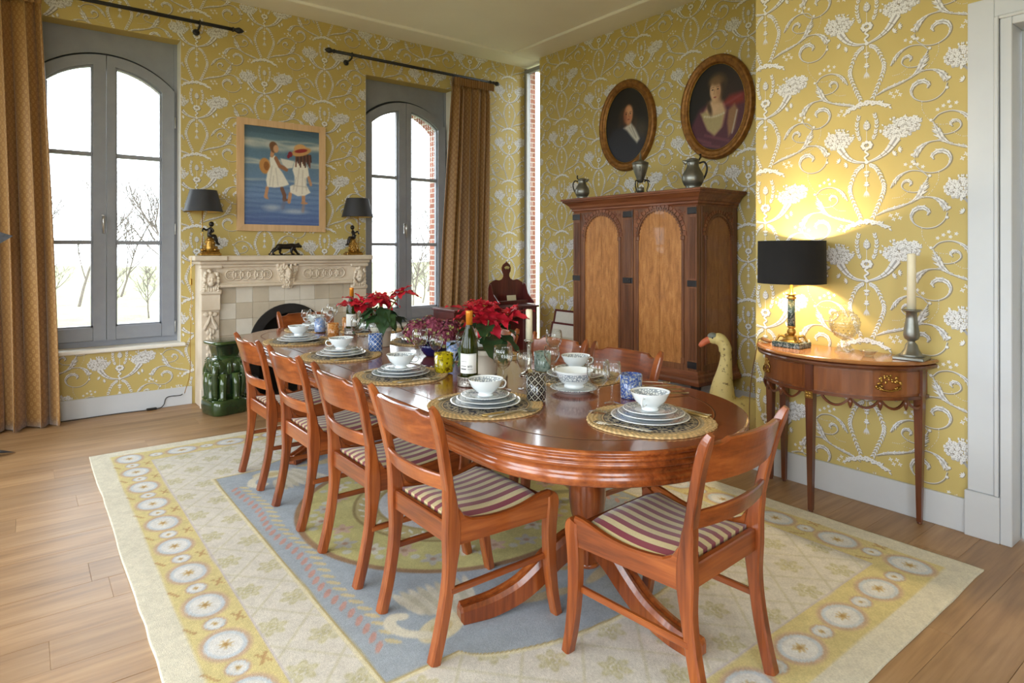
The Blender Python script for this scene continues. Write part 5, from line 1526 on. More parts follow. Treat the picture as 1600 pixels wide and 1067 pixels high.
def arch_panel(plane, a0, a1, owner, burl):
    """framed arched panel between a0 and a1"""
    def bx(m, b0, b1, d0, d1, z0, z1, ch=.002):
        if plane == 'f': m.cbox(CF - d1, CF - d0, b0, b1, z0, z1, ch)
        else: m.cbox(b0, b1, CR - d1, CR - d0, z0, z1, ch)
    def pr(m, poly, d0, d1):
        if plane == 'f': m.prism(poly, 'x', CF - d1, CF - d0)
        else: m.prism(poly, 'y', CR - d1, CR - d0)
    c = (a0 + a1) / 2; w = a1 - a0; R = w / 2 - .062; zs = 1.475; zb = .425
    # boards of the panel itself
    for k in range(2):
        b0, b1 = (c - R + .0, c - .0008) if k == 0 else (c + .0008, c + R)
        xs = np.linspace(b0, b1, 11); m = MB()
        pr(m, [(b0, zb), (b1, zb)] + [(v, zs + math.sqrt(max(R * R - (v - c) ** 2, 0)) - .001) for v in xs[::-1]], -.010, .0032 + .0010 * k)
        CL(m.build('panel_board', burl, owner))
    # frame round it
    m = MB(); bx(m, a0, c - R - .024, -.019, .006, zb - .05, 1.722); bx(m, c + R + .024, a1, -.019, .006, zb - .05, 1.722); bx(m, c - R - .0235, c + R + .0235, -.019, .006, zb - .05, zb - .001)
    xs = np.linspace(-(R + .0235), R + .0235, 25); rr = R + .0235
    top = [(c + d, 1.722) for d in xs]; bot = [(c + d, zs + math.sqrt(max(rr * rr - d * d, 0))) for d in xs]
    for k in range(24): pr(m, [bot[k], bot[k + 1], top[k + 1], top[k]], -.019, .004)
    CL(m.build('panel_frame', M['oak_d'], owner))
    # side columns under the arch with dark strips and capitals
    m = MB()
    for s_ in (-1, 1):
        b = c + s_ * (R + .0115); bx(m, b - .0115, b + .0115, -.019, .014, zb, zs - .03); bx(m, b - .018, b + .018, -.019, .020, zs - .03, zs + .006, .004); bx(m, b - .016, b + .016, -.019, .018, zb, zb + .05, .004)
    CL(m.build('arch_column', M['oak_d'], owner)) if False else None
    for s_ in (-1, 1):
        m = MB(); b = c + s_ * (R + .0115); bx(m, b - .0115, b + .0115, -.0185, .0138, zb + .05, zs - .03); bx(m, b - .018, b + .018, -.0185, .020, zs - .03, zs + .006, .004); bx(m, b - .016, b + .016, -.0185, .018, zb, zb + .05, .004)
        for z0, z1 in ((.52, .80), (1.02, 1.36)): bx(m, b - .005, b + .005, .0138, .0165, z0, z1, .001)
        CL(m.build('arch_column', M['oak_d'], owner))
    # moulded, toothed arch with carved voussoirs
    m = MB()
    def arc_band(r0, r1, d0, d1, n=26, gap=0):
        for k in range(n):
            t0, t1 = PI * k / n, PI * (k + 1 - gap) / n
            pr(m, [(c + r0 * math.cos(t0), zs + r0 * math.sin(t0)), (c + r1 * math.cos(t0), zs + r1 * math.sin(t0)), (c + r1 * math.cos(t1), zs + r1 * math.sin(t1)), (c + r0 * math.cos(t1), zs + r0 * math.sin(t1))], d0, d1)
    arc_band(R - .012, R, -.012, .008, 22, .45); arc_band(R, R + .010, -.018, .014); arc_band(R + .010, R + .0235, -.018, .009, 30, .25)
    CL(m.build('toothed_arch', M['oak_d'], owner))
    m = MB(); arc_band(R + .024, R + .050, .004, .011, 19, .2); CL(m.build('voussoir_band', M['oak_dh'], owner))
    # carved spandrels
    r = random.Random(int(a0 * 50))
    for s_ in (-1, 1):
        m = MB()
        for k in range(26):
            d = R * r.uniform(.62, 1.22); z = zs + R * r.uniform(.35, 1.2)
            if math.hypot(d, z - zs) < R + .058 or d > w / 2 - .012 or z > 1.712: continue
            p = (c + s_ * d, z); m.torus((CF - .004, p[0], p[1]) if plane == 'f' else (p[0], CR - .004, p[1]), .011, .004, 10, 5, 'x' if plane == 'f' else 'y')
            m.ball((CF - .004, p[0], p[1]) if plane == 'f' else (p[0], CR - .004, p[1]), .006, 6, 5)
        if m.v: CL(m.build('carved_spandrel', M['oak_dh'], owner))
fluted('stile', 'f', CR, 3.195, cab); fluted('stile', 'f', 3.785, 3.893, cab); fluted('stile', 'f', 4.455, CLF, cab)
for a0, a1 in ((3.198, 3.782), (3.896, 4.452)):
    d = CL(MB().cbox(CF - .002, CF + .018, a0, a1, .385, 1.722, .001).build('door', M['oak_d'], cab)); arch_panel('f', a0, a1, d, M['burl'])
CL(MB().cbox(CF - .034, CF - .022, 3.80, 3.825, 1.07, 1.11, .003).lathe([(.008, 0), (.01, .006), (.006, .012)], 10, (CF - .034, 3.8125, 1.09)).build('lock', M['ebony'], cab))
sidep = CL(MB().cbox(CF + .021, XB - .02, CR - .002, CR + .018, .385, 1.722, .001).build('side_panel', M['oak_d'], cab))
arch_panel('s', CF + .05, XB - .06, sidep, panel_wood('dark_oak_panel', rgb(128, 80, 42), rgb(150, 96, 52), rgb(168, 114, 66)))

# pewter on the cabinet
M['pewter'] = mottled('pewter', rgb(118, 118, 112), rgb(150, 150, 144), 9, .38, metal=.85)
CT = 1.8605
def jug(label, loc, s, rz):
    t = thing('pewter_jug', label, 'jug', loc, rz, 'pewter jugs on the cabinet')
    MB().lathe([(.0, .0), (.052, 0), (.056, .006), (.05, .012), (.068, .03), (.082, .06), (.084, .09), (.074, .12), (.056, .15), (.045, .175), (.044, .195), (.050, .215), (.046, .215), (.040, .195), (.041, .175)], 28).xf(Matrix.Scale(s, 4)).build('body', M['pewter'], t)
    MB().lathe([(.052, .214), (.053, .219), (.045, .228), (.025, .236), (0, .238)], 24).xf(Matrix.Scale(s, 4)).build('lid', M['pewter'], t)
    MB().tube(crom([(.044, 0, .205), (.062, 0, .213), (.080, 0, .222)], 4), [.022, .021, .019, .017, .015, .013, .010, .007, .003], 8, flat=.7).xf(Matrix.Scale(s, 4)).build('spout', M['pewter'], t)
    MB().tube(crom([(-.046, 0, .198), (-.085, 0, .205), (-.105, 0, .165), (-.098, 0, .115), (-.08, 0, .075)], 6), .0075, 8).xf(Matrix.Scale(s, 4)).build('handle', M['bronze'], t)
    MB().tube([(-.046, 0, .222), (-.058, 0, .245), (-.055, 0, .262)], [.006, .008, .004], 8).ball((-.055, 0, .262), .0095 , 8, 6).xf(Matrix.Scale(s, 4)).build('thumb_piece', M['bronze'], t)
    return t
def dish(label, x, y_, r, z=CT):
    m = MB().lathe([(0, 0), (r * .7, 0), (r * .78, .003), (r, .008), (r, .011), (r * .78, .006), (0, .0045)], 36)
    tag(m.build('pewter_plate', M['pewter'], None, (x, y_, z)), label, 'plate', 'pewter plates on the cabinet')
dish('pewter plate under the small jug on the cabinet', 4.40, 4.53, .105); dish('pewter plate under the tall urn on the cabinet', 4.42, 3.80, .125); dish('pewter plate under the larger jug on the cabinet', 4.42, 3.235, .13)
jug('small pewter jug at the left end of the cabinet top', (4.40, 4.53, CT + .0115), .86, math.radians(-52))
jug('larger pewter jug at the right end of the cabinet top', (4.42, 3.235, CT + .0115), 1.07, math.radians(128))
t = thing('pewter_urn', 'tall pewter coffee urn with spire lid on the middle of the cabinet', 'urn', (4.42, 3.80, CT + .0115), math.radians(38))
MB().lathe([(.0, .095), (.022, .1), (.034, .13), (.055, .19), (.07, .24), (.074, .27), (.07, .272), (.064, .24)], 28).build('body', M['pewter'], t)
MB().lathe([(.075, .27), (.074, .278), (.055, .288), (.025, .297), (.012, .31), (.008, .34), (.003, .375), (0, .38)], 24).build('lid', M['pewter'], t)
MB().lathe([(.034, .006), (.034, .05), (.03, .055), (.026, .052)], 20).build('burner', M['pewter'], t)
for k in range(3):
    a = k * 2.094 + .4; ca, sa = math.cos(a), math.sin(a)
    MB().tube(crom([(.03 * ca, .03 * sa, .105), (.06 * ca, .06 * sa, .115), (.07 * ca, .07 * sa, .075), (.058 * ca, .058 * sa, .03), (.072 * ca, .072 * sa, .003)], 5), .005, 6).build('leg', M['bronze'], t)
MB().torus((.078, 0, .215), .018, .003, 16, 6, 'y').build('ring_handle', M['pewter'], t); MB().torus((-.078, 0, .215), .018, .003, 16, 6, 'y').build('ring_handle', M['pewter'], t)
MB().tube([(0, -.03, .125), (0, -.075, .115), (0, -.08, .10)], .006, 8).tube([(0, -.06, .118), (0, -.06, .145)], .004, 6).build('tap', M['bronze'], t)

# ================================================================== oval portraits
M['old_gilt'] = mottled('worn_gilt', rgb(112, 72, 32), rgb(158, 110, 52), 26, .42, bump=.6, bscale=70, metal=.55)
def oval(label, y_, paint_fn):
    t = thing('oval_portrait', label, 'portrait', (XB, y_, 2.63), -PI / 2)
    A, B_ = .370, .462; prof = [(.0, .0), (-.004, .02), (.006, .045), (.02, .052), (.034, .046), (.044, .040), (.058, .046), (.068, .042), (.076, .028), (.084, .020)]
    n = 72; m = MB(); vs = [((A - i) * math.cos(2 * PI * k / n), -d, (B_ - i) * math.sin(2 * PI * k / n)) for i, d in prof for k in range(n)]
    m.add(vs, [(j * n + k, j * n + (k + 1) % n, (j + 1) * n + (k + 1) % n, (j + 1) * n + k) for j in range(len(prof) - 1) for k in range(n)], True)
    fr = m.build('oval_frame', M['old_gilt'], t)
    m = MB(); ring = [((A - .082) * math.cos(2 * PI * k / n), -.023, (B_ - .082) * math.sin(2 * PI * k / n)) for k in range(n)]
    m.tube(ring + ring[:1], .0035, 6); m.build('gilt_slip', M['gilt'], fr)
    p = Paint(120, 150, 1.25); paint_fn(p)
    put('canvas', p.mesh('canvas', 2 * (A - .07), 2 * (B_ - .07), M['oil'], lambda u, v: ((u - .5) / .5) ** 2 + ((v - .5) / .5) ** 2 < .995), t, (0, -.016, 0))
def man(p):
    p.c[:] = (22, 20, 20); p.ell(.62, .5, .35, .4, (34, 30, 28), soft=.8, al=.8)
    for k in range(40):
        a = k * 2.4; p.ell(.50 + .15 * math.cos(a) * (1 + .25 * math.sin(k)), .58 + .17 * math.sin(a) - .05, .05, .05, (44 + (k % 4) * 8, 34 + (k % 4) * 5, 26 + (k % 4) * 3), soft=.6, al=.7)
    p.poly([(.02, .30), (.18, .46), (.38, .50), (.60, .44), (.86, .36), (.97, .20), (.9, 0), (.05, 0)], (36, 38, 48), soft=.03)
    p.ell(.2, .2, .2, .2, (52, 54, 64), soft=.9, al=.5); p.ell(.82, .42, .12, .12, (86, 78, 66), .6, soft=.7, al=.7)
    p.poly([(.42, .47), (.58, .53), (.68, .44), (.78, .30), (.72, .25), (.58, .36), (.5, .43)], (198, 194, 184), soft=.02)
    p.line([(.60, .48), (.70, .32)], .008, (128, 124, 116), .8); p.line([(.55, .47), (.66, .34)], .006, (150, 146, 138), .7)
    p.ell(.53, .63, .098, .128, (190, 130, 92), soft=.16); p.ell(.555, .68, .062, .066, (212, 160, 118), soft=.5, al=.8); p.ell(.455, .6, .04, .09, (130, 76, 54), soft=.6, al=.7)
    for x in (.485, .575): p.ell(x, .645, .016, .008, (46, 30, 26)); p.line([(x - .02, .665), (x + .02, .668)], .004, (84, 54, 40), .8)
    p.line([(.535, .65), (.545, .605)], .008, (150, 92, 66), .8); p.ell(.535, .572, .026, .008, (132, 62, 52)); p.ell(.575, .60, .02, .02, (190, 110, 86), soft=.6, al=.6)
def woman(p):
    p.c[:] = (20, 18, 20); p.ell(.75, .62, .3, .3, (58, 40, 34), soft=.9, al=.8)
    p.poly([(.03, .30), (.2, .50), (.36, .56), (.62, .54), (.9, .60), (.99, .5), (.95, .1), (.6, 0), (.1, .1)], (84, 40, 56), soft=.03)
    p.poly([(.58, .52), (.72, .60), (.98, .62), (.95, .50), (.75, .48)], (132, 40, 36), soft=.03)
    for a, b in (((.12, .18), (.4, .1)), ((.2, .1), (.55, .04)), ((.3, .2), (.7, .1)), ((.62, .5), (.9, .58))): p.line([a, b], .012, (150, 84, 92), .5, .03)
    p.poly([(.70, .44), (.80, .50), (.86, .42), (.80, .22), (.70, .14), (.68, .30)], (150, 112, 78), soft=.02); p.line([(.84, .42), (.76, .18)], .010, (196, 192, 184), .8, .02)
    p.poly([(.30, .48), (.40, .58), (.60, .56), (.66, .44), (.60, .28), (.48, .20), (.36, .26), (.28, .38)], (206, 174, 136), soft=.03)
    p.poly([(.22, .46), (.30, .47), (.45, .40), (.62, .42), (.58, .26), (.46, .18), (.34, .26)], (176, 160, 116), soft=.02)
    for k in range(9): p.ell(.30 + .04 * k, .415 - .02 * math.sin(k * .4), .02, .014, (206, 196, 164), soft=.4)
    p.ell(.47, .52, .07, .08, (214, 180, 142), soft=.3); p.poly([(.44, .54), (.42, .66), (.58, .68), (.58, .54)], (200, 164, 126), soft=.02)
    p.ell(.52, .775, .145, .10, (92, 70, 46), soft=.3); p.ell(.60, .70, .07, .12, (58, 44, 32), soft=.5); p.ell(.38, .50, .035, .08, (74, 54, 38), .3, soft=.5)
    p.ell(.48, .685, .092, .115, (216, 178, 138), soft=.14); p.ell(.535, .66, .05, .09, (170, 124, 92), soft=.7, al=.6)
    for x in (.435, .525): p.ell(x, .70, .018, .008, (52, 40, 34)); p.line([(x - .024, .725), (x + .024, .727)], .004, (120, 86, 62), .8)
    p.line([(.468, .70), (.458, .65)], .007, (176, 130, 98), .8); p.ell(.475, .612, .026, .008, (160, 80, 72)); p.ell(.50, .79, .10, .045, (120, 92, 60), soft=.5)
oval('oval gilt-framed portrait of a man in a long curled wig', 4.362, man)
oval('oval gilt-framed portrait of a woman in a crimson wrap', 3.315, woman)

# ================================================================== writing table with letter rack, leaning pictures
M['redmah'] = wood('red_mahogany', rgb(64, 20, 20), rgb(88, 30, 28), rgb(108, 42, 36), 'z', .35, .4)
t = thing('writing_desk', 'dark red mahogany writing desk with shell-topped letter rack in the corner', 'desk', (4.03, 5.62, 0))
MB().cbox(-.56, .57, -.20, .25, .725, .748, .004).build('desk_top', M['redmah'], t)
MB().cbox(.36, .56, -.17, .23, .02, .7245, .004).build('pedestal', M['redmah'], t); MB().cbox(-.55, -.36, -.17, .23, .02, .7245, .004).build('pedestal', M['redmah'], t)
MB().cbox(-.35, .35, -.16, .20, .62, .7245, .004).build('drawer_case', M['redmah'], t)
for x in (.38, .52, -.53, -.39):
    for yy in (-.15, .2): MB().lathe([(.014, 0), (.018, .006), (.012, .02)], 10, (x, yy, 0)).build('foot', M['redmah'], t)
rk_ = [(.14, .7485), (.14, .93), (.16, .985), (.20, 1.01), (.24, 1.025), (.26, 1.02), (.29, 1.015), (.33, 1.03), (.352, 1.06), (.352, 1.085), (.333, 1.12), (.327, 1.16), (.345, 1.195), (.387, 1.222), (.39, 1.235)]
half_ = rk_; poly = half_ + [(.78 - a, b) for a, b in half_[::-1][1:]]
rkk = MB().prism(poly, 'y', .17, .186).build('rack_back', M['redmah'], t)
for k in range(5):
    a = PI / 2 + (k - 2) * .36; m = MB().tube([(.39 + .022 * math.cos(a), .164, 1.125 + .022 * math.sin(a)), (.39 + .048 * math.cos(a), .164, 1.128 + .05 * math.sin(a))], [.004, .0085], 8, flat=.5); m.build('shell_flute', mottled('pale_recess', rgb(190, 176, 110), rgb(200, 186, 120), 9, .6) if k == 0 else bpy.data.materials['pale_recess'], rkk)
for x in (.14, .632): MB().prism([(-.02, .7485), (.1695, .7485), (.1695, .98), (.14, .97), (.09, .86), (.02, .80), (-.02, .77)], 'x', x, x + .012).build('rack_side', M['redmah'], t)
MB().cbox(.16, .62, .05, .062, .7485, .79, .003).build('rack_rail', M['redmah'], t)
M['paper_card'] = mottled('cream_card', rgb(214, 206, 172), rgb(224, 216, 184), 6, .8)
tag(MB().cbox(-.065, .065, -.002, .002, 0, .10, .0008).build('card', M['paper_card'], None, (4.42, 5.69, .7485), (math.radians(-8), 0, 0)), 'cream card standing in the letter rack on the writing desk', 'card')
def leaning(label, y0, y1, h, xb, lean, seed):
    t = thing('framed_print', label, 'picture', (xb, (y0 + y1) / 2, .001)); w = y1 - y0
    M_ = Matrix.Rotation(lean, 4, 'Y')
    p = Paint(60, 50, h / w); p.c[:] = (224, 220, 208); p.poly([(.22, .25), (.78, .25), (.78, .75), (.22, .75)], (196, 188, 168)); r = random.Random(seed)
    for k in range(14): p.line([(.24 + r.random() * .5, .32 + r.random() * .3), (.26 + r.random() * .5, .34 + r.random() * .3)], .008, (140, 120, 106), .6)
    p.line([(.24, .36), (.76, .36)], .008, (150, 130, 112), .8)
    e = bpy.data.objects.new('frame', None); bpy.data.objects.remove(e)
    for q in mitre_frame(None, w, h, .022, -.018, 0):
        q.xf(M_ @ Matrix.Rotation(-PI / 2, 4, 'Z') @ Matrix.Translation((0, 0, h / 2))); q.build('frame_rail', M['redmah'], t)
    me = p.mesh('print', w - .03, h - .03, vcol_mat('print_paper', .7) if seed == 1 else bpy.data.materials['print_paper']); o = put('print', me, t)
    o.matrix_basis = M_ @ Matrix.Rotation(-PI / 2, 4, 'Z') @ Matrix.Translation((0, -.010, h / 2))
    MB().box(-w / 2 + .02, w / 2 - .02, -.006, -.001, .02, h - .02).xf(M_ @ Matrix.Rotation(-PI / 2, 4, 'Z')).build('backing', M['redmah'], t)
leaning('dark-framed print leaning on the wall beside the cabinet, behind the other', 4.72, 5.42, .70, 4.70, .22, 1)
leaning('dark-framed print leaning in front of a taller one beside the cabinet', 4.66, 5.36, .57, 4.615, .24, 2)

# ================================================================== painted wooden goose
def goose_mat():
    t = NT('worn_yellow_paint'); v = t.coords(); n = t.noise(v, 26, 5, .7); n2 = t.noise(v, 5, 3)
    c = t.mix(n2, rgb(212, 192, 120), rgb(228, 212, 150))
    t.color(t.mix(t.ramp(n, [(.58, (0, 0, 0)), (.66, (1, 1, 1))]), c, rgb(110, 84, 44))).set(rough=.55).bump(n, .3, .004); return t.m
M['goose'] = goose_mat()
t = thing('wooden_goose', 'tall yellow painted wooden goose with orange bill standing beside the cabinet', 'goose', (4.10, 2.62, 0), math.radians(128))
q = crom([(-.26, 0, .17), (-.16, 0, .16), (-.02, 0, .17), (.09, 0, .24), (.10, 0, .36), (.085, 0, .48), (.075, 0, .58), (.085, 0, .66), (.115, 0, .708), (.155, 0, .710)], 5)
rr = [.03, .06, .088, .108, .12, .128, .133, .137, .139, .140, .139, .138, .136, .134, .131, .127, .122, .117, .112, .107, .101, .094, .087, .080, .074, .068, .063, .059, .056, .053, .051, .049, .047, .046, .045, .044, .043, .043, .043, .044, .045, .045, .045, .043, .040, .032]
rr = [r_ * (.80 if 12 <= i_ <= 32 else 1) for i_, r_ in enumerate(rr)]
MB().tube(q, rr[:len(q)], 18).build('body', M['goose'], t)
MB().ball((.155, 0, .715), (.050, .038, .040), 14, 10).build('head', M['goose'], t)
MB().tube(crom([(.180, 0, .712), (.222, 0, .690), (.262, 0, .655)], 5), [.026, .026, .025, .025, .024, .024, .023, .022, .020, .017, .010], 10, flat=.85).build('bill', mottled('orange_paint', rgb(196, 96, 62), rgb(214, 116, 78), 18, .5), t)
MB().ball((.168, 0, .733), (.037, .0395, .026), 12, 8).build('grey_cap', mottled('grey_paint', rgb(110, 116, 108), rgb(136, 140, 130), 18, .55), t)
for s_ in (-1, 1): MB().ball((.172, s_ * .036, .722), .0055, 8, 6).build('eye', M['bronze'], t)
for s_ in (-1, 1): MB().tube([(-.01, s_ * .05, .07), (-.005, s_ * .05, .012)], .010, 8).cbox(-.05, .06, s_ * .05 - .03, s_ * .05 + .03, .0005, .014, .005).build('foot', M['goose'], t)

# ================================================================== demilune console table
CM = dict(dark=rgb(66, 32, 16), mid=rgb(94, 48, 25), light=rgb(120, 68, 38))
M['con_y'] = wood('console_veneer', axis='z', rough=.3, coat=.4, fine=38, along=5, **dict(dark=rgb(92, 48, 22), mid=rgb(122, 68, 33), light=rgb(146, 88, 46)))
M['con_d'] = wood('console_edge', axis='y', rough=.3, coat=.4, **CM); M['con_z'] = wood('console_leg', axis='z', rough=.32, coat=.4, **CM)
M['con_top'] = wood('console_top', axis='y', rough=.25, coat=.5, fine=30, along=2, **dict(dark=rgb(124, 74, 36), mid=rgb(150, 96, 52), light=rgb(170, 116, 68)))
KX, KY, KA, KB, KZ = 3.585, 1.635, .455, .40, .82     # back line, middle, half width, depth, height
con = thing('console_table', 'half-round mahogany console table with brass handles against the right wall', 'console table', (KX, KY, 0))
def KL(o):
    if o.parent is con: o.matrix_parent_inverse = Matrix.Translation((-KX, -KY, 0))
    return o
def dem(inset, n=36): return [(KX - (KB - inset) * math.sin(PI * k / n), KY - (KA - inset) * math.cos(PI * k / n)) for k in range(n + 1)]
def demi(prof, name, mat, close=True):
    m = MB(); n = 37; vs = [(p[0], p[1], z) for i, z in prof for p in dem(i)]
    fs = [(j * n + k, j * n + k + 1, (j + 1) * n + k + 1, (j + 1) * n + k) for j in range(len(prof) - 1) for k in range(n - 1)]
    fs = [f[::-1] for f in fs]
    if close: fs.append(tuple(range(n))); fs.append(tuple((len(prof) - 1) * n + k for k in range(n - 1, -1, -1)))
    fs += [(j * n, j * n + n - 1, (j + 1) * n + n - 1, (j + 1) * n) for j in range(len(prof) - 1)]
    m.add(vs, fs, False); return KL(m.build(name, mat, con))
demi([(.006, KZ - .020), (-.002, KZ - .017), (-.006, KZ - .010), (-.002, KZ - .003), (.004, KZ)], 'table_top', M['con_top'])
demi([(.016, KZ - .046), (.004, KZ - .043), (-.001, KZ - .034), (.002, KZ - .026), (.012, KZ - .0205)], 'folding_leaf', M['con_d'])
demi([(.045, .632), (.045, KZ - .0465)], 'apron', M['con_y']); demi([(.036, .624), (.036, .640), (.046, .640)], 'apron_bead', M['con_d'])
def on_rim(th, inset): return (KX - (KB - inset) * math.sin(th), KY - (KA - inset) * math.cos(th))
# drawer fronts with brass handles
for th0, th1 in ((.10, 1.47), (1.68, 3.04)):
    m = MB(); n = 16
    a = [on_rim(th0 + (th1 - th0) * k / n, .041) for k in range(n + 1)]; b = [on_rim(th0 + (th1 - th0) * k / n, .046) for k in range(n + 1)]
    for k in range(n): m.prism([a[k], a[k + 1], b[k + 1], b[k]], 'z', .652, .762)
    dr = KL(m.build('drawer_front', M['con_y'], con))
    thm = (th0 + th1) / 2 + (.10 if th0 < 1 else -.08) * -1; cx_, cy_ = on_rim(thm, .040)
    nx_, ny_ = -math.sin(thm) / KB, -math.cos(thm) / KA; L = math.hypot(nx_, ny_); ang = math.atan2(ny_ / L, nx_ / L)
    m = MB(); rr_ = random.Random(8)
    for s_ in (-1, 1):
        for k in range(10): m.ball((0, s_ * (.038 + rr_.uniform(-.012, .012)), rr_.uniform(-.026, .024)), (.004, .0065, .007), 6, 5)
    for k in range(12): m.ball((0, rr_.uniform(-.020, .020), .008 + rr_.uniform(-.012, .026)), (.004, .006, .006), 6, 5)
    for k in range(9): u = -1 + k / 4; m.ball((.002, u * .045, -.022 - .010 * (1 - u * u)), (.005, .007, .005), 6, 5)
    m.tube([(.004, -.045, -.012), (.012, -.03, -.026), (.014, 0, -.032), (.012, .03, -.026), (.004, .045, -.012)], .0035, 6)
    o = m.build('brass_handle', M['gilt'], dr); o.location = (cx_, cy_, .708); o.rotation_euler = (0, 0, ang); o.scale = (1, 1.15, 1.15)
# swagged fringe: arcs and drops
def swag(th0, th1):
    m = MB(); pts = []
    for k in range(11):
        u = k / 10; p = on_rim(th0 + (th1 - th0) * u, .043); pts.append((p[0], p[1], 0.624 - .042 * math.sin(PI * u) ** .8))
    m.tube(pts, [.0075] * 11, 4, smooth=False); KL(m.build('swag', M['con_d'], con))
for base in (.12, 1.70):
    for k in range(4):
        w = 1.33 / 4; swag(base + k * w + .01, base + (k + 1) * w - .01)
        if k:
            p = on_rim(base + k * w, .042); KL(MB().lathe([(.003, -.052), (.010, -.035), (.013, -.02), (.007, 0)], 8, (p[0], p[1], .626)).build('drop', M['con_d'], con))
# square tapering legs
def leg(x, y_, rot):
    m = MB(); h = .0205; f_ = .011; z1 = .775 
    vs = [(s1 * a, s2 * a, z) for z, a in ((.012, f_), (.60, h), (z1, h)) for s1, s2 in ((-1, -1), (1, -1), (1, 1), (-1, 1))]
    fs = [(j * 4 + i, j * 4 + (i + 1) % 4, (j + 1) * 4 + (i + 1) % 4, (j + 1) * 4 + i) for j in range(2) for i in range(4)] + [(3, 2, 1, 0), (8, 9, 10, 11)]
    m.add(vs, fs, False); m.lathe([(.006, 0), (.011, .002), (.012, .007), (.007, .013)], 10)
    m.xf(Matrix.Translation((x, y_, 0)) @ Matrix.Rotation(rot, 4, 'Z')); lg = KL(m.build('leg', M['con_z'], con))
    return lg
p = on_rim(PI / 2 + .02, .058); lg = leg(p[0], p[1], 0)
q = on_rim(PI / 2 + .02, .033); m = MB().cbox(q[0] - .002, q[0] + .008, q[1] - .02, q[1] + .02, .595, .632, .002)
for a_ in range(4): m.ball((q[0] - .003, q[1] + .010 * math.cos(a_ * PI / 2 + .78), .6135 + .010 * math.sin(a_ * PI / 2 + .78)), (.003, .007, .007), 6, 5)
KL(m.build('brass_square', M['gilt'], con))
p = on_rim(.16, .055); leg(p[0] - .0, p[1] + .0, 0); p = on_rim(PI - .16, .055); leg(p[0], p[1], 0); leg(KX - .03, KY + .325, 0)

# lit table lamp on the console
lx, ly = 3.405, 1.835
lp = thing('console_lamp', 'lit table lamp with black drum shade and green marble column on the console', 'lamp', (lx, ly, KZ + .0005), math.radians(-2))
def marble():
    t = NT('green_marble'); v = t.coords(); n = t.noise(v, 45, 6, .7, 1.5)
    t.color(t.ramp(n, [(.35, rgb(26, 40, 40)), (.5, rgb(52, 72, 72)), (.62, rgb(150, 160, 158))])).set(rough=.2, coat=.3); return t.m
M['marble'] = marble()
MB().cbox(-.062, .062, -.082, .082, 0, .03, .003).build('marble_base', M['marble'], lp)
m = MB().lathe([(.05, .030), (.04, .036), (.03, .044), (.032, .055), (.022, .066)], 20); m.xf(Matrix.Diagonal((1, 1.35, 1, 1)))
for a_ in range(4):
    a_ = a_ * PI / 2 + PI / 4; m.tube(crom([(.02 * math.cos(a_), .028 * math.sin(a_), .05), (.045 * math.cos(a_), .07 * math.sin(a_), .062), (.055 * math.cos(a_), .09 * math.sin(a_), .040), (.060 * math.cos(a_), .10 * math.sin(a_), .033)], 4), [.008, .008, .007, .007, .007, .007, .006, .006, .006, .006, .006, .006, .007], 6)
m.lathe([(.012, .062), (.018, .07), (.024, .082), (.022, .094), (.014, .104), (.022, .110), (.022, .116), (.014, .118)], 18); m.build('gilt_mount', M['gilt'], lp)
MB().lathe([(.021, .118), (.0185, .265)], 20).build('marble_column', M['marble'], lp)
MB().lathe([(.019, .265), (.026, .270), (.026, .276), (.016, .284), (.03, .290), (.03, .294), (.009, .298), (.008, .44), (.013, .442), (.013, .47)], 18).build('brass_stem', M['brass'], lp)
sh_ = MB().lathe([(.178, .355), (.176, .592)], 48, cap0=False, cap1=False).build('lamp_shade', mottled('black_velvet', rgb(20, 18, 18), rgb(26, 24, 24), 9, .9), lp)
MB().lathe([(.1745, .591), (.1765, .356)], 48, cap0=False, cap1=False).build('shade_lining', mottled('white_lining', rgb(226, 214, 176), rgb(232, 220, 184), 9, .6), sh_)
m = MB().torus((0, 0, .585), .03, .002, 16, 6)
for k in range(3): a_ = k * 2.094 + .3; m.tube([(.03 * math.cos(a_), .03 * math.sin(a_), .585), (.174 * math.cos(a_), .174 * math.sin(a_), .585)], .002, 6)
m.tube([(0.03, 0, .585), (0.02, 0, .54), (0.012, 0, .455)], .002, 6); m.build('shade_carrier', M['brass'], sh_)
def bulb_mat():
    t = NT('lamp_bulb'); t.p.inputs['Emission Color'].default_value = (1.0, .72, .36, 1); t.p.inputs['Emission Strength'].default_value = 12; return t.m
MB().ball((0, 0, .495), (.026, .026, .034), 14, 10).build('bulb', bulb_mat(), lp)
bl = bpy.data.lights.new('bulb_light', 'POINT'); bl.energy = 120; bl.color = (1.0, .79, .48); bl.shadow_soft_size = .03
bo = bpy.data.objects.new('bulb_light', bl); COL.objects.link(bo); bo.parent = lp; bo.location = (0, 0, .500)
bpy.data.objects['bulb'].visible_shadow = True
m = MB().tube(crom([(lx - .02, ly + .08, KZ + .01), (lx + .0, ly + .15, KZ + .012), (3.48, 2.075, KZ + .008), (3.52, 2.11, KZ - .03), (3.53, 2.13, .72), (3.56, 2.17, .6), (3.58, 2.20, .40), (3.58, 2.20, .05)], 6), .0028, 6)
m.xf(Matrix.Translation((0, 0, .004))); m.tube([(3.425, 1.975, KZ + .012), (3.47, 2.05, KZ + .016)], .011, 8)
tag(m.build('lamp_flex', mottled('brown_flex', rgb(96, 66, 36), rgb(120, 84, 46), 9, .6)), 'brown lamp flex with switch hanging over the left end of the console', 'cord')

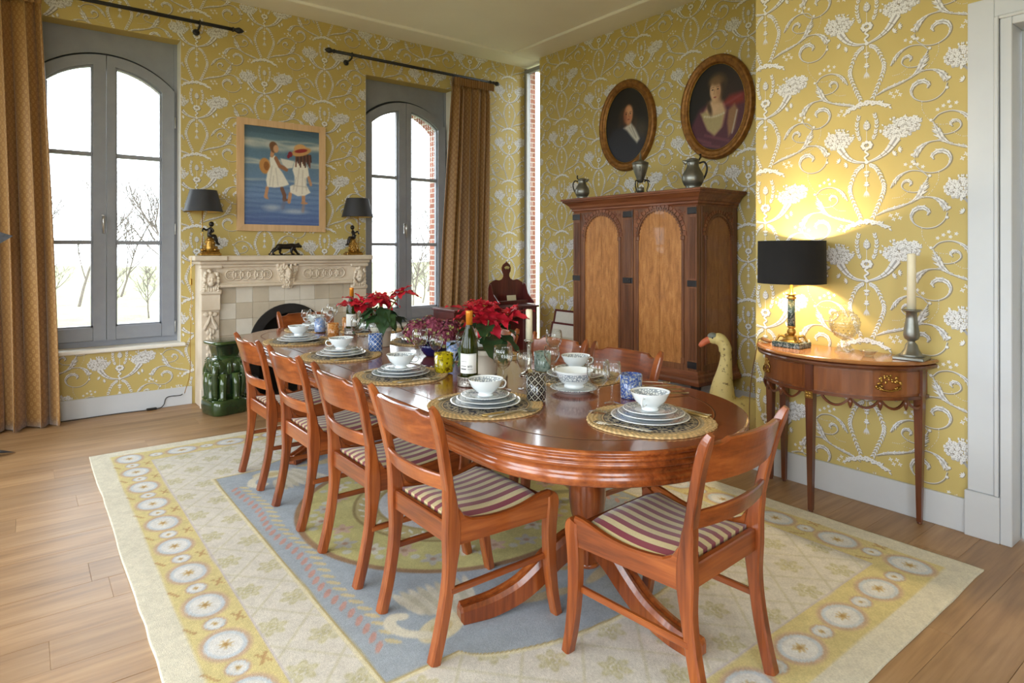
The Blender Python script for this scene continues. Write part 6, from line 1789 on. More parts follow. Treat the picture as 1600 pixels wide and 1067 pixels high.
# covered cut-glass bowl, small glass dish, pewter candlestick
M['glass'] = thin_glass('clear_crystal', (.975, .98, .975), .01, strength=1.15)
M['cutglass'] = thin_glass('cut_crystal', (.93, .93, .90), .03, strength=1.3, haze=(.04, (.85, .85, .8)))
t = thing('glass_bonbon_jar', 'covered cut-glass jar on a square foot on the console', 'jar', (3.49, 1.585, KZ + .0005))
m = MB().lathe([(0, .0), (.05, 0), (.052, .01), (.042, .014), (.036, .026), (.016, .04), (.012, .055), (.016, .062)], 4, rot=PI / 4, smooth=False); m.build('foot', M['cutglass'], t)
bd = MB().lathe([(.016, .062), (.045, .078), (.066, .105), (.076, .135), (.077, .142), (.074, .142), (.063, .108), (.042, .083), (.0, .07)], 32).build('bowl', M['glass'], t)
m = MB()
for j, (r_, z) in enumerate(((.050, .086), (.062, .101), (.071, .118))):
    for k in range(18): a_ = (k + .5 * (j % 2)) * 2 * PI / 18; m.ball((r_ * math.cos(a_), r_ * math.sin(a_), z), .0045, 5, 4)
m.build('cut_facets', M['cutglass'], bd)
ld = MB().lathe([(.078, .143), (.078, .150), (.072, .175), (.055, .20), (.03, .214), (.012, .22), (.01, .226), (.018, .234), (.022, .244), (.016, .254), (0, .258)], 32).build('lid', M['glass'], t)
m = MB()
for j, (r_, z) in enumerate(((.076, .158), (.071, .176), (.06, .194), (.042, .208))):
    for k in range(16): a_ = (k + .5 * (j % 2)) * 2 * PI / 16; m.ball((r_ * math.cos(a_), r_ * math.sin(a_), z), .0042, 5, 4)
m.build('cut_facets', M['cutglass'], ld)
tag(MB().lathe([(0, 0), (.022, 0), (.024, .004), (.034, .02), (.044, .030), (.042, .031), (.03, .02), (.015, .008), (0, .007)], 24).build('glass_salt_dish', M['cutglass'], None, (3.41, 1.43, KZ + .0005)), 'tiny cut-glass dish on the console', 'dish')
t = thing('pewter_candlestick', 'dark pewter candlestick on a square base on the console', 'candlestick', (3.49, 1.262, KZ + .0005), math.radians(6))
MB().cbox(-.068, .068, -.068, .068, 0, .016, .003).build('base', M['pewter'], t)
MB().lathe([(.06, .016), (.045, .028), (.032, .05), (.026, .072), (.016, .085), (.018, .092), (.03, .10), (.036, .118), (.034, .14), (.025, .20), (.024, .232), (.036, .236), (.044, .242), (.044, .246), (.02, .246)], 24).build('stem', M['pewter'], t)
M['wax'] = mottled('ivory_wax', rgb(232, 222, 190), rgb(240, 231, 204), 9, .5, sss=0)
t = thing('candle', 'tall ivory candle in the pewter candlestick on the console', 'candle', (3.49, 1.262, KZ + .2475))
MB().lathe([(.0, 0), (.020, 0), (.019, .27), (.015, .276), (0, .277)], 20).build('wax', M['wax'], t); MB().tube([(0, 0, .276), (.001, 0, .288)], .0012, 5).build('wick', M['black_iron'], t)
# ================================================================== what stands on the table
TT_ = TZ + .0008
def porcelain(name, bands):
    """white china; bands = list of (r0, r1) in metres with a grey-blue scroll print"""
    t = NT(name); tc = t.node('ShaderNodeTexCoord'); sp = t.node('ShaderNodeSeparateXYZ'); t.link(tc.outputs['Object'], sp.inputs[0])
    r = t.math('SQRT', t.math('ADD', t.math('MULTIPLY', sp.outputs[0], sp.outputs[0]), t.math('MULTIPLY', sp.outputs[1], sp.outputs[1])))
    vo = t.node('ShaderNodeTexVoronoi', feature='DISTANCE_TO_EDGE'); vo.inputs['Scale'].default_value = 135; t.link(tc.outputs['Object'], vo.inputs['Vector'])
    pat = t.math('LESS_THAN', vo.outputs['Distance'], .15); nz = t.math('GREATER_THAN', t.noise(tc.outputs['Object'], 60, 2), .42)
    pat = t.math('MULTIPLY', pat, nz); tot = None
    for r0, r1 in bands:
        b = t.math('MULTIPLY', t.math('GREATER_THAN', r, r0), t.math('LESS_THAN', r, r1)); b2 = t.math('MULTIPLY', b, pat)
        for e in (r0, r1): 
            ln = t.math('LESS_THAN', t.math('ABSOLUTE', t.math('SUBTRACT', r, e)), .0009); b2 = t.math('MAXIMUM', b2, ln)
        tot = b2 if tot is None else t.math('MAXIMUM', tot, b2)
    t.color(t.mix(tot, rgb(228, 233, 235), rgb(146, 156, 166))).set(rough=.12, coat=.4); return t.m
def zband_porcelain(name, z0, z1):
    t = NT(name); tc = t.node('ShaderNodeTexCoord'); sp = t.node('ShaderNodeSeparateXYZ'); t.link(tc.outputs['Object'], sp.inputs[0])
    vo = t.node('ShaderNodeTexVoronoi', feature='DISTANCE_TO_EDGE'); vo.inputs['Scale'].default_value = 95; t.link(tc.outputs['Object'], vo.inputs['Vector'])
    pat = t.math('LESS_THAN', vo.outputs['Distance'], .13); b = t.math('MULTIPLY', t.math('GREATER_THAN', sp.outputs[2], z0), t.math('LESS_THAN', sp.outputs[2], z1)); tot = t.math('MULTIPLY', b, pat)
    for e in (z0, z1): tot = t.math('MAXIMUM', tot, t.math('LESS_THAN', t.math('ABSOLUTE', t.math('SUBTRACT', sp.outputs[2], e)), .0007))
    t.color(t.mix(tot, rgb(228, 233, 235), rgb(150, 160, 170))).set(rough=.12, coat=.4); return t.m
M['plateL'] = porcelain('dinner_china', [(.098, .132)]); M['plateM'] = porcelain('dessert_china', [(.082, .112)]); M['plateS'] = porcelain('saucer_china', [(.055, .090)])
M['cup_out'] = mottled('white_china', rgb(226, 232, 234), rgb(232, 237, 239), 9, .12, coat=.4); M['cup_in'] = zband_porcelain('cup_lining', .034, .060)
def plate_mesh(name, r, h, mat):
    return MB().lathe([(0, .002), (r * .55, .002), (r * .56, 0), (r * .62, 0), (r * .64, .004), (r * .8, h * .55), (r * .99, h - .002), (r, h), (r * .985, h + .0012), (r * .8, h * .62), (r * .66, .0075), (r * .6, .006), (0, .006)], 44).mesh(name, mat)
ME = dict(dinner=plate_mesh('dinner_plate', .140, .016, M['plateL']), mid=plate_mesh('side_plate', .119, .014, M['plateM']), sau=plate_mesh('saucer', .096, .013, M['plateS']))
# placemat: printed centre inside a braided jute border
def mat_mesh():
    R = .228; nr, na = 74, 200; rr = np.linspace(0, R, nr); aa = np.linspace(0, 2 * PI, na, endpoint=False)
    RR, AA = np.meshgrid(rr, aa, indexing='ij'); cr, nv, tan_ = np.array((190, 176, 150.)), np.array((40, 42, 62.)), np.array((214, 182, 130.))
    col = np.tile(cr, (nr * na, 1)).reshape(nr, na, 3)
    k = (np.sin(AA * 12) * np.cos(RR * 150) > -.1) ^ (np.cos(AA * 24 + RR * 60) > .45)
    s2 = np.abs(((AA * 16 / (2 * PI)) % 1) - .5) * 2; arch = np.abs(RR - (.112 + .022 * np.cos(AA * 16))) < .0042
    body_ = (RR < .168); col[body_ & k] = nv; col[arch & body_] = cr; col[(np.abs(RR - .095) < .003) | (np.abs(RR - .150) < .0022)] = cr
    dots = (np.cos(AA * 60) > .2) & (RR > .153) & (RR < .164); col[(RR > .151) & (RR < .168)] = nv; col[dots] = cr
    col[(RR > .168)] = tan_; col[(np.abs(RR - .176) < .002)] = (130, 112, 84); col[(RR > .170) & (RR < .186) & (np.abs(RR - .176) > .002)] = (176, 160, 130)
    rs = np.random.RandomState(2); col *= (1 + .22 * (rs.rand(nr, na, 1) - .5)); br = (RR > .186)
    col[br] *= (.86 + .18 * (np.cos(AA * 130 + RR * 260) > 0))[br][:, None]
    z = .004 + np.where(br, .0022 * np.abs(np.sin((RR - .186) / .0145 * PI)) + .0012 * np.cos(AA * 130 + RR * 260), 0); wob = 1 + np.where(RR > .2, .010 * np.sin(AA * 5 + 1) + .006 * np.sin(AA * 37), 0)
    z[-1] = .0004
    X, Y = RR * np.cos(AA) * wob, RR * np.sin(AA) * wob
    i, j = np.meshgrid(np.arange(nr - 1), np.arange(na), indexing='ij'); a = (i * na + j).ravel(); b = (i * na + (j + 1) % na).ravel()
    return np_mesh('placemat', np.stack([X, Y, z], -1).reshape(-1, 3), np.stack([a, a + na, b + na, b], 1), vcol_mat('woven_jute', .9, .2, 300, bump=.4), nlin(np.clip(col, 0, 255)).reshape(-1, 3))
ME['mat'] = mat_mesh()
# soup cup
ME['cup'] = MB().lathe([(0, .004), (.026, .004), (.028, 0), (.031, 0), (.030, .006), (.026, .010), (.040, .020), (.056, .036), (.063, .052), (.070, .064), (.0705, .066)], 36, cap1=False).mesh('cup_body', M['cup_out'])
ME['cupin'] = MB().lathe([(.0705, .066), (.069, .0655), (.061, .052), (.053, .037), (.036, .022), (.0, .015)], 36, cap0=False).mesh('cup_lining', M['cup_in'])
ME['cuph'] = MB().tube(crom([(.0605, 0, .050), (.078, 0, .054), (.086, 0, .042), (.078, 0, .027), (.062, 0, .024), (.047, 0, .027)], 5), .0032, 8, flat=1.3).mesh('cup_handle', M['cup_out'])
# cutlery
M['silver'] = mottled('silver_plate', rgb(196, 190, 176), rgb(212, 206, 192), 20, .22, metal=1); M['horn'] = mottled('gilt_handle', rgb(176, 150, 96), rgb(196, 172, 118), 24, .3, metal=.8)
def blade(pts, w, th=.0016, z=.006):
    """flat tapered strip along +y with given half widths"""
    m = MB(); n = len(pts); vs = []; fs = []
    for (y_, zz), ww in zip(pts, w):
        for u, v in ((-ww, -th), (ww, -th), (ww, th * .2), (ww * .5, th), (-ww * .5, th), (-ww, th * .2)): vs.append((u, y_, z + zz + v))
    for k in range(n - 1):
        for j in range(6): fs.append((k * 6 + j, (k + 1) * 6 + j, (k + 1) * 6 + (j + 1) % 6, k * 6 + (j + 1) % 6))
    fs.append(tuple(range(6))); fs.append(tuple((n - 1) * 6 + j for j in range(5, -1, -1))); m.add(vs, fs, True); return m
knife_h = blade([(-.105, 0), (-.10, 0), (-.06, 0), (-.02, 0), (-.012, 0)], [.004, .0085, .0075, .006, .005], .0045).mesh('knife_handle', M['horn'])
knife_b = blade([(-.013, 0), (.01, 0), (.08, 0), (.105, 0), (.112, 0)], [.005, .0085, .0085, .006, .0015], .0008).mesh('knife_blade', M['silver'])
fork_h = blade([(-.105, 0), (-.10, .001), (-.07, .001), (0, .003), (.035, .004), (.045, .004), (.06, .002)], [.005, .0095, .0085, .0032, .003, .011, .0125], .0016).mesh('fork_handle', M['silver'])
m = MB()
for k in range(4):
    x = -.0105 + k * .007; m.tube([(x, .058, .008), (x, .085, .0065), (x * .9, .106, .010)], [.0019, .0017, .0010], 6)
fork_t = m.mesh('fork_tines', M['silver'])
spoon_h = fork_h
spoon_b = MB().grid(lambda i, j: ((-.019 + .038 * i / 8) * math.sqrt(max(.02, 1 - ((j / 10) * 2 - 1) ** 2)), .045 + .062 * j / 10, .0035 + .006 * ((i / 4 - 1) ** 2 * .6 + ((j / 5 - 1) ** 2) * .5) + .0015), 9, 11).mesh('spoon_bowl', M['silver'])
# glasses
def wineglass(name, r, h):
    hb = h * .52; pr = [(.0, .002), (r * .82, .0), (r * .84, .002), (r * .4, .006), (.006, .012), (.0042, .03), (.004, h - hb - .012), (.008, h - hb), (r * .62, h - hb + .014), (r * .93, h - hb + .036), (r, h - hb * .5), (r * .97, h - .02), (r * .88, h), (r * .865, h), (r * .95, h - .022), (r * .975, h - hb * .5), (r * .9, h - hb + .038), (r * .58, h - hb + .018), (0, h - hb + .008)]
    return MB().lathe(pr, 28).mesh(name, M['glass'])
ME['wgL'] = wineglass('wine_glass', .043, .195); ME['wgS'] = wineglass('wine_glass_small', .036, .165)
def tumbler_mat(name, kind, c1, c2, c3):
    t = NT(name); tc = t.node('ShaderNodeTexCoord'); sp = t.node('ShaderNodeSeparateXYZ'); t.link(tc.outputs['Object'], sp.inputs[0])
    ang = t.math('ARCTAN2', sp.outputs[1], sp.outputs[0])
    if kind == 'diamond':
        a = t.math('MULTIPLY', ang, 9 / (2 * PI)); z = t.math('MULTIPLY', sp.outputs[2], 34)
        d = t.math('MINIMUM', t.math('ABSOLUTE', t.math('SUBTRACT', t.math('FRACT', t.math('ADD', t.math('ADD', a, z), 40)), .5)), t.math('ABSOLUTE', t.math('SUBTRACT', t.math('FRACT', t.math('ADD', t.math('SUBTRACT', a, z), 40)), .5)))
        c = t.ramp(d, [(.05, c2), (.11, c1), (.30, c1), (.42, c3)])
    else:
        vo = t.node('ShaderNodeTexVoronoi'); vo.inputs['Scale'].default_value = 170 if kind == 'speck' else 105; t.link(tc.outputs['Object'], vo.inputs['Vector'])
        c = t.ramp(vo.outputs['Color'], [(.2, c1), (.5, c2), (.8, c3)], 'LINEAR')
    t.color(c).set(rough=.1, coat=.5, trans=.35); return t.m
def tumbler_mesh(mat, r=.042, h=.098, sq=2):
    return MB().lathe([(0, .001), (r * .9, 0), (r * .94, .003), (r, h), (r * .95, h), (r * .88, .012), (0, .010)], 32, power=sq).mesh('tumbler', mat)
TUM = dict(blue_speck=tumbler_mesh(tumbler_mat('blue_speckled_glass', 'speck', rgb(54, 84, 176), rgb(98, 132, 206), rgb(196, 204, 206)), .046, .098),
           black=tumbler_mesh(tumbler_mat('black_diamond_glass', 'diamond', rgb(36, 30, 34), rgb(190, 188, 176), rgb(120, 116, 110)), .042, .100),
           yellow=tumbler_mesh(tumbler_mat('yellow_mottled_glass', 'blot', rgb(214, 194, 20), rgb(232, 212, 30), rgb(110, 84, 16)), .042, .094, 4),
           lattice=tumbler_mesh(tumbler_mat('blue_lattice_glass', 'diamond', rgb(58, 104, 182), rgb(214, 224, 236), rgb(86, 132, 204)), .044, .100),
           orange=tumbler_mesh(tumbler_mat('amber_glass', 'speck', rgb(206, 120, 44), rgb(220, 140, 62), rgb(232, 186, 132)), .042, .098),
           blue2=tumbler_mesh(tumbler_mat('pale_blue_glass', 'blot', rgb(120, 156, 222), rgb(168, 192, 234), rgb(206, 214, 236)), .042, .10),
           green=tumbler_mesh(tumbler_mat('pale_green_glass', 'blot', rgb(168, 196, 184), rgb(196, 214, 204), rgb(120, 146, 136)), .044, .094))
TNAME = dict(blue_speck='blue speckled glass tumbler', black='black glass tumbler with diamond lattice', yellow='yellow mottled glass tumbler', lattice='blue glass tumbler with white lattice', orange='amber orange glass tumbler', blue2='pale blue glass tumbler', green='pale green mottled glass tumbler')
PL = [  # centre, turn, name of the place, cup handle turn, tumbler (kind, x, y), glasses (L xy, S xy)
    (1.78, 1.485, 0, 'at the near end of the table', 200, ('blue_speck', 1.995, 1.765), ((1.700, 1.665), (1.838, 1.725)), 12),
    (1.445, 2.03, -90, 'nearest on the left side', -15, ('black', 1.650, 1.965), ((1.655, 2.195), (1.755, 2.17)), 0),
    (1.46, 2.76, -90, 'second on the left side', -20, ('yellow', 1.660, 2.690), ((1.645, 2.90), (1.700, 2.83)), 0),
    (1.46, 3.49, -90, 'third on the left side', 170, ('lattice', 1.685, 3.51), ((1.640, 3.66), (1.722, 3.605)), 0),
    (1.47, 4.22, -90, 'fourth on the left side', 30, ('orange', 1.73, 4.27), ((1.725, 4.37), (1.63, 4.42)), 0),
    (2.108, 2.215, 90, 'nearest on the right side', -30, ('green', 2.070, 2.415), ((2.195, 2.47), (1.920, 2.175)), 0),
    (2.10, 2.98, 90, 'second on the right side', -40, ('blue2', 1.885, 2.95), ((1.945, 2.85), (1.86, 2.83)), 0),
    (2.125, 3.71, 90, 'third on the right side', 0, ('lattice', 1.96, 3.95), ((1.95, 3.86), (1.98, 3.50)), 0),
    (2.10, 4.44, 90, 'fourth on the right side', 120, ('orange', 1.95, 4.535), ((1.93, 4.20), (2.04, 4.22)), 0),
    (1.80, 4.80, 180, 'at the far end of the table', 165, ('blue2', 1.755, 4.585), ((1.865, 4.625), (1.665, 4.62)), 0)]
def loc2(px, py, rz, x, y_): a = math.radians(rz); return (px + x * math.cos(a) - y_ * math.sin(a), py + x * math.sin(a) + y_ * math.cos(a))
def bowl_cup(label, loc, rz):
    t = thing('soup_cup', label, 'cup', loc, rz, 'soup cups at the places'); put('cup_body', ME['cup'], t); put('cup_lining', ME['cupin'], t); put('handle', ME['cuph'], t); return t
for (px, py, rz, where, hr, tm_, gl, twist) in PL:
    R_ = math.radians(rz + twist)
    tag(put('placemat', ME['mat'], None, (px, py, TT_), (0, 0, R_)), 'round jute placemat with navy print, ' + where, 'placemat', 'placemats')
    zz = TT_ + .0056
    tag(put('dinner_plate', ME['dinner'], None, (px, py, zz), (0, 0, R_)), 'large patterned white dinner plate, bottom of the stack ' + where, 'plate', 'dinner plates')
    tag(put('side_plate', ME['mid'], None, (px + .003, py - .002, zz + .0135), (0, 0, R_)), 'medium patterned white plate, middle of the stack ' + where, 'plate', 'side plates')
    tag(put('saucer', ME['sau'], None, (px, py + .002, zz + .0265), (0, 0, R_)), 'patterned white saucer, top of the plate stack ' + where, 'saucer', 'saucers')
    bowl_cup('white soup cup with handle on the plates ' + where, (px, py, zz + .0335), math.radians(hr))
    k = thing('table_fork', 'silver table fork left of the plates ' + where, 'fork', (*loc2(px, py, rz, -.165, -.02), TT_ + .004), R_ + .12, 'table forks'); put('handle', fork_h, k); put('tines', fork_t, k)
    k = thing('table_knife', 'gilt-handled table knife right of the plates ' + where, 'knife', (*loc2(px, py, rz, .165, -.02), TT_ + .004), R_ - .12, 'table knives'); put('handle', knife_h, k); put('blade', knife_b, k)
    k = thing('soup_spoon', 'silver soup spoon outside the knife ' + where, 'spoon', (*loc2(px, py, rz, .195, -.01), TT_ + .004), R_ - .16, 'soup spoons'); put('handle', fork_h, k); put('bowl', spoon_b, k)
    tag(put('tumbler', TUM[tm_[0]], None, (tm_[1], tm_[2], TT_ + (.006 if math.hypot(tm_[1] - px, tm_[2] - py) < .26 else 0)), (0, 0, px)), TNAME[tm_[0]] + ', ' + where, 'glass', 'coloured tumblers')
    for q, nm, lab in ((gl[0], 'wgL', 'large clear wine glass'), (gl[1], 'wgS', 'small clear wine glass')):
        tag(put('wine_glass', ME[nm], None, (q[0], q[1], TT_ + (.006 if math.hypot(q[0] - px, q[1] - py) < .265 else 0))), lab + ' ' + where, 'wine glass', 'wine glasses')
# serving bowl
t = thing('serving_bowl', 'deep white serving bowl with grey band on a wide foot near the right', 'bowl', (1.890, 1.995, TT_ + .0185))
MB().lathe([(0, .004), (.040, .004), (.043, 0), (.046, 0), (.044, .010), (.040, .014), (.062, .028), (.077, .050), (.083, .072), (.0835, .074)], 40, cap1=False).build('bowl_outside', zband_porcelain('bowl_band', .034, .064), t)
MB().lathe([(.0835, .074), (.0815, .0735), (.075, .052), (.060, .031), (0, .018)], 40, cap0=False).build('bowl_lining', M['cup_out'], t)
tag(put('bowl_stand', plate_mesh('bowl_stand', .104, .020, M['plateM']), None, (1.890, 1.995, TT_)), 'patterned white stand plate under the serving bowl', 'plate')
# four dessert forks fanned on the right side
for k, (u, v) in enumerate(((2.335, 1.86), (2.30, 1.79), (2.265, 1.715), (2.215, 1.655))):
    w = ('farthest', 'second farthest', 'second nearest', 'nearest')[k]
    q = thing('dessert_fork', 'small silver dessert fork at the right table edge, %s of four' % w, 'fork', (u - .075, v + .045, TT_), math.radians(52 + 5 * k), 'dessert forks'); put('handle', fork_h, q); put('tines', fork_t, q)

# wine bottles in silver coasters
M['crystal'] = None
M['bottle_glass'] = NT('green_bottle_glass').color(rgb(62, 72, 20)).set(rough=.05, trans=.75, ior=1.3, coat=.3).m
M['foil'] = mottled('orange_foil', rgb(206, 126, 30), rgb(220, 142, 44), 30, .35, metal=.35); M['label'] = mottled('white_label', rgb(228, 228, 224), rgb(234, 234, 230), 10, .7); M['ink'] = mottled('black_ink', rgb(40, 38, 44), rgb(50, 48, 54), 10, .7)
M['filigree'] = mottled('silver_filigree', rgb(84, 78, 72), rgb(206, 200, 190), 110, .3, bump=.8, bscale=120, metal=.8)
def bottle(label, x, y_, rz, lettered):
    t = thing('wine_bottle', label, 'bottle', (x, y_, TT_ + .004), rz, 'wine bottles')
    MB().lathe([(0, .006), (.030, .0), (.037, .003), (.0395, .02), (.0395, .165), (.038, .18), (.031, .215), (.019, .25), (.0148, .27), (.0142, .275)], 32).build('bottle_body', M['bottle_glass'], t)
    MB().lathe([(.0150, .262), (.0152, .318), (.0160, .322), (.0160, .330), (.0140, .333), (0, .333)], 24).build('foil_cap', M['foil'], t)
    n = 20; m = MB(); R = .0400
    m.grid(lambda i, j: (R * math.sin(-1.15 + 2.3 * i / n), -R * math.cos(-1.15 + 2.3 * i / n), .055 + .088 * j), n + 1, 2); lb = m.build('label', M['label'], t)
    def strip(z0, z1, a0, a1):
        q = MB(); q.grid(lambda i, j: (.0403 * math.sin(a0 + (a1 - a0) * i / 8), -.0403 * math.cos(a0 + (a1 - a0) * i / 8), z0 + (z1 - z0) * j), 9, 2); q.build('printed_line', M['ink'], lb)
    strip(.1395, .1405, -1.05, 1.05)
    if lettered:
        strip(.108, .1095, -.9, -.1)
        glyph = {'N': [((0, 0), (0, 1)), ((0, 1), (.7, 0)), ((.7, 0), (.7, 1))], 'T': [((.35, 0), (.35, 1)), ((0, 1), (.7, 1))], 'O': [((0, .2), (0, .8)), ((0, .8), (.2, 1)), ((.2, 1), (.5, 1)), ((.5, 1), (.7, .8)), ((.7, .8), (.7, .2)), ((.7, .2), (.5, 0)), ((.5, 0), (.2, 0)), ((.2, 0), (0, .2))]}
        q = MB(); a = .05
        for chh in 'NTO':
            for s0, s1 in glyph[chh]:
                P = lambda s_: (.0406 * math.sin(a + s_[0] * .16), -.0406 * math.cos(a + s_[0] * .16), .083 + s_[1] * .008)
                q.tube([P(s0), P(s1)], .0007, 4)
            a += .17
        q.build('lettering', M['ink'], lb)
        for z in (.0865, .0745, .072): strip(z, z + .0022, -.9, -.15)
        strip(.0735, .0752, .02, .6)
    return t
bottle('white wine bottle with orange foil, in front of the nearer red plant', 1.60, 2.375, math.radians(-46), True)
bottle('white wine bottle with orange foil, left of the farther red plant', 1.905, 4.36, math.radians(-30), False)
for x, y_, w in ((1.60, 2.375, 'nearer'), (1.905, 4.36, 'farther')):
    tag(MB().lathe([(0, 0), (.052, 0), (.054, .004), (.052, .010), (.054, .040), (.056, .044), (.053, .044), (.050, .012), (.048, .004), (0, .0035)], 36).build('bottle_coaster', M['filigree'], None, (x, y_, TT_)), 'pierced silver coaster under the %s wine bottle' % w, 'coaster', 'bottle coasters')

# candlestick with candle
t = thing('silver_candlestick', 'slender silver candlestick in the middle of the table', 'candlestick', (1.958, 2.385, TT_))
MB().lathe([(0, 0), (.046, 0), (.047, .006), (.03, .014), (.014, .024), (.010, .04), (.012, .05), (.0085, .06), (.0105, .14), (.013, .148), (.010, .155), (.018, .16), (.024, .168), (.024, .172), (.014, .174)], 20).build('stem', M['silver'], t)
t = thing('candle', 'ivory candle standing in the silver candlestick on the table', 'candle', (1.958, 2.385, TT_ + .1745))
MB().lathe([(0, 0), (.0165, 0), (.016, .142), (.012, .147), (0, .147)], 18).build('wax', M['wax'], t); MB().tube([(0, 0, .146), (.001, 0, .155)], .001, 5).build('wick', M['black_iron'], t)
t = thing('candle', 'ivory candle behind the farther red plant', 'candle', (2.02, 4.12, TT_))
MB().lathe([(0, 0), (.04, 0), (.04, .006), (.016, .014), (.014, .10), (.022, .105), (.022, .11), (0, .11)], 16).build('holder', M['silver'], t)
MB().lathe([(.015, .11), (.0145, .24), (0, .243)], 16).build('wax', M['wax'], t)

# poinsettias
def leaf_mat(name, a, b, rough=.5):
    t = NT(name); oi = t.node('ShaderNodeObjectInfo'); n = t.noise(t.coords('Object'), 30, 3)
    t.color(t.mix(t.math('ADD', t.math('MULTIPLY', oi.outputs['Random'], .6), t.math('MULTIPLY', n, .4)), a, b)).set(rough=rough, sss=0); return t.m
M['bract'] = leaf_mat('red_bract', rgb(168, 18, 40), rgb(206, 40, 58)); M['pleaf'] = leaf_mat('dark_green_leaf', rgb(26, 50, 30), rgb(48, 82, 40)); M['cream_pot'] = mottled('cream_glaze', rgb(222, 214, 194), rgb(230, 223, 205), 6, .35)
M['stemg'] = mottled('green_stem', rgb(96, 116, 56), rgb(130, 128, 76), 20, .6); M['soil'] = mottled('potting_moss', rgb(56, 60, 28), rgb(116, 132, 48), 40, .95, bump=.6)
def leaf_mesh(name, L, W, mat, cup, tooth):
    nu, nv = 7, 11; m = MB()
    prof = [0, .42, .78, .98, 1.0, .88, .70, .50, .30, .12, 0.0]
    if tooth: prof = [0, .45, .80, .92, 1.0, .80, .78, .52, .36, .14, 0]
    def P(i, j):
        u = -1 + 2 * i / (nu - 1); v = j / (nv - 1); w = W * prof[j]
        return (u * w, v * L, cup * (abs(u) * .35 * w) - .28 * L * v * v + .006 * math.sin(v * 14) * u)
    m.grid(P, nu, nv); return m.mesh(name, mat)
BR = leaf_mesh('bract', .115, .030, M['bract'], .8, True); BR2 = leaf_mesh('bract', .070, .020, M['bract'], 1.2, False); LF = leaf_mesh('leaf', .130, .040, M['pleaf'], .5, True)
def poinsettia(label, x, y_, heads, leaves, seed, s=1.0):
    r = random.Random(seed); t = thing('poinsettia', label, 'plant', (x, y_, TT_), 0, 'poinsettias on the table')
    MB().lathe([(0, 0), (.050, 0), (.053, .004), (.062, .095), (.067, .097), (.069, .100), (.070, .120), (.067, .123), (.062, .122), (.058, .104), (0, .104)], 36).build('pot', M['cream_pot'], t)
    MB().lathe([(.059, .106), (.04, .114), (.015, .118), (0, .118)], 20).jitter(.006, 40).build('moss', M['soil'], t)
    for (hx, hy, hz, tilt, ta) in heads:
        hx, hy = hx * s, hy * s
        MB().tube(crom([(hx * .12, hy * .12, .108), (hx * .4, hy * .4, .108 + (hz - .108) * .55), (hx, hy, hz)], 5), [.0055 - .0002 * k for k in range(11)], 6).build('stem', M['stemg'], t)
        base = Matrix.Translation((hx, hy, hz)) @ Euler((0, 0, ta)).to_matrix().to_4x4() @ Euler((tilt, 0, 0)).to_matrix().to_4x4()
        for k in range(7):
            o = put('bract', BR, t); o.matrix_basis = base @ Euler((r.uniform(-.30, .12), 0, k * 2 * PI / 7 + r.uniform(-.2, .2)), 'XYZ').to_matrix().to_4x4() @ Matrix.Scale(r.uniform(.85, 1.15) * s, 4)
            o.matrix_basis = base @ Matrix.Rotation(k * 2 * PI / 7 + r.uniform(-.2, .2), 4, 'Z') @ Matrix.Rotation(r.uniform(-.25, .25), 4, 'X') @ Matrix.Scale(r.uniform(.85, 1.15) * s, 4)
        for k in range(5):
            o = put('bract', BR2, t); o.matrix_basis = base @ Matrix.Translation((0, 0, .008)) @ Matrix.Rotation(k * 2 * PI / 5 + .4, 4, 'Z') @ Matrix.Rotation(r.uniform(.35, .7), 4, 'X') @ Matrix.Scale(s, 4)
        m = MB()
        for k in range(6): m.ball((.008 * math.cos(k), .008 * math.sin(k), .012), .0045, 6, 5)
        o = m.build('flower_centre', mottled('flower_centre', rgb(176, 164, 40), rgb(150, 150, 50), 40, .6) if 'flower_centre' not in bpy.data.materials else bpy.data.materials['flower_centre'], t); o.matrix_basis = base
    for (a, z0, rr_, pit, sc) in leaves:
        o = put('leaf', LF, t); o.matrix_basis = Matrix.Translation((rr_ * math.sin(-a), rr_ * math.cos(a), z0)) @ Matrix.Rotation(a, 4, 'Z') @ Matrix.Rotation(pit, 4, 'X') @ Matrix.Scale(sc, 4)
        MB().tube([(.2 * rr_ * math.sin(-a), .2 * rr_ * math.cos(a), z0 - .03), (rr_ * math.sin(-a), rr_ * math.cos(a), z0)], .002, 5).build('leaf_stalk', M['stemg'], t)
    return t
def lv(n, seed):
    r = random.Random(seed); return [(k * 2 * PI / n + r.uniform(-.25, .25), r.uniform(.175, .26), r.uniform(.03, .08), r.uniform(-.75, -.05), r.uniform(1.0, 1.4)) for k in range(n)]
poinsettia('red poinsettia in a cream pot behind the nearer wine bottle', 1.815, 2.545, [(0, .01, .325, .1, .3), (-.075, -.015, .30, .35, 1.2), (.085, -.055, .285, .45, -2.0), (.03, .075, .31, .3, .5), (-.04, -.075, .275, .6, 2.4)], lv(17, 5), 3, 1.12)
poinsettia('red poinsettia in a cream pot, farther along the table by the window', 1.815, 3.69, [(.10, -.06, .335, .25, -2.1), (-.02, .0, .30, .2, .8), (-.10, .055, .275, .45, 1.3), (-.12, .09, .255, .5, 1.0), (.04, .08, .29, .3, 0)], lv(17, 9), 4, 1.1)

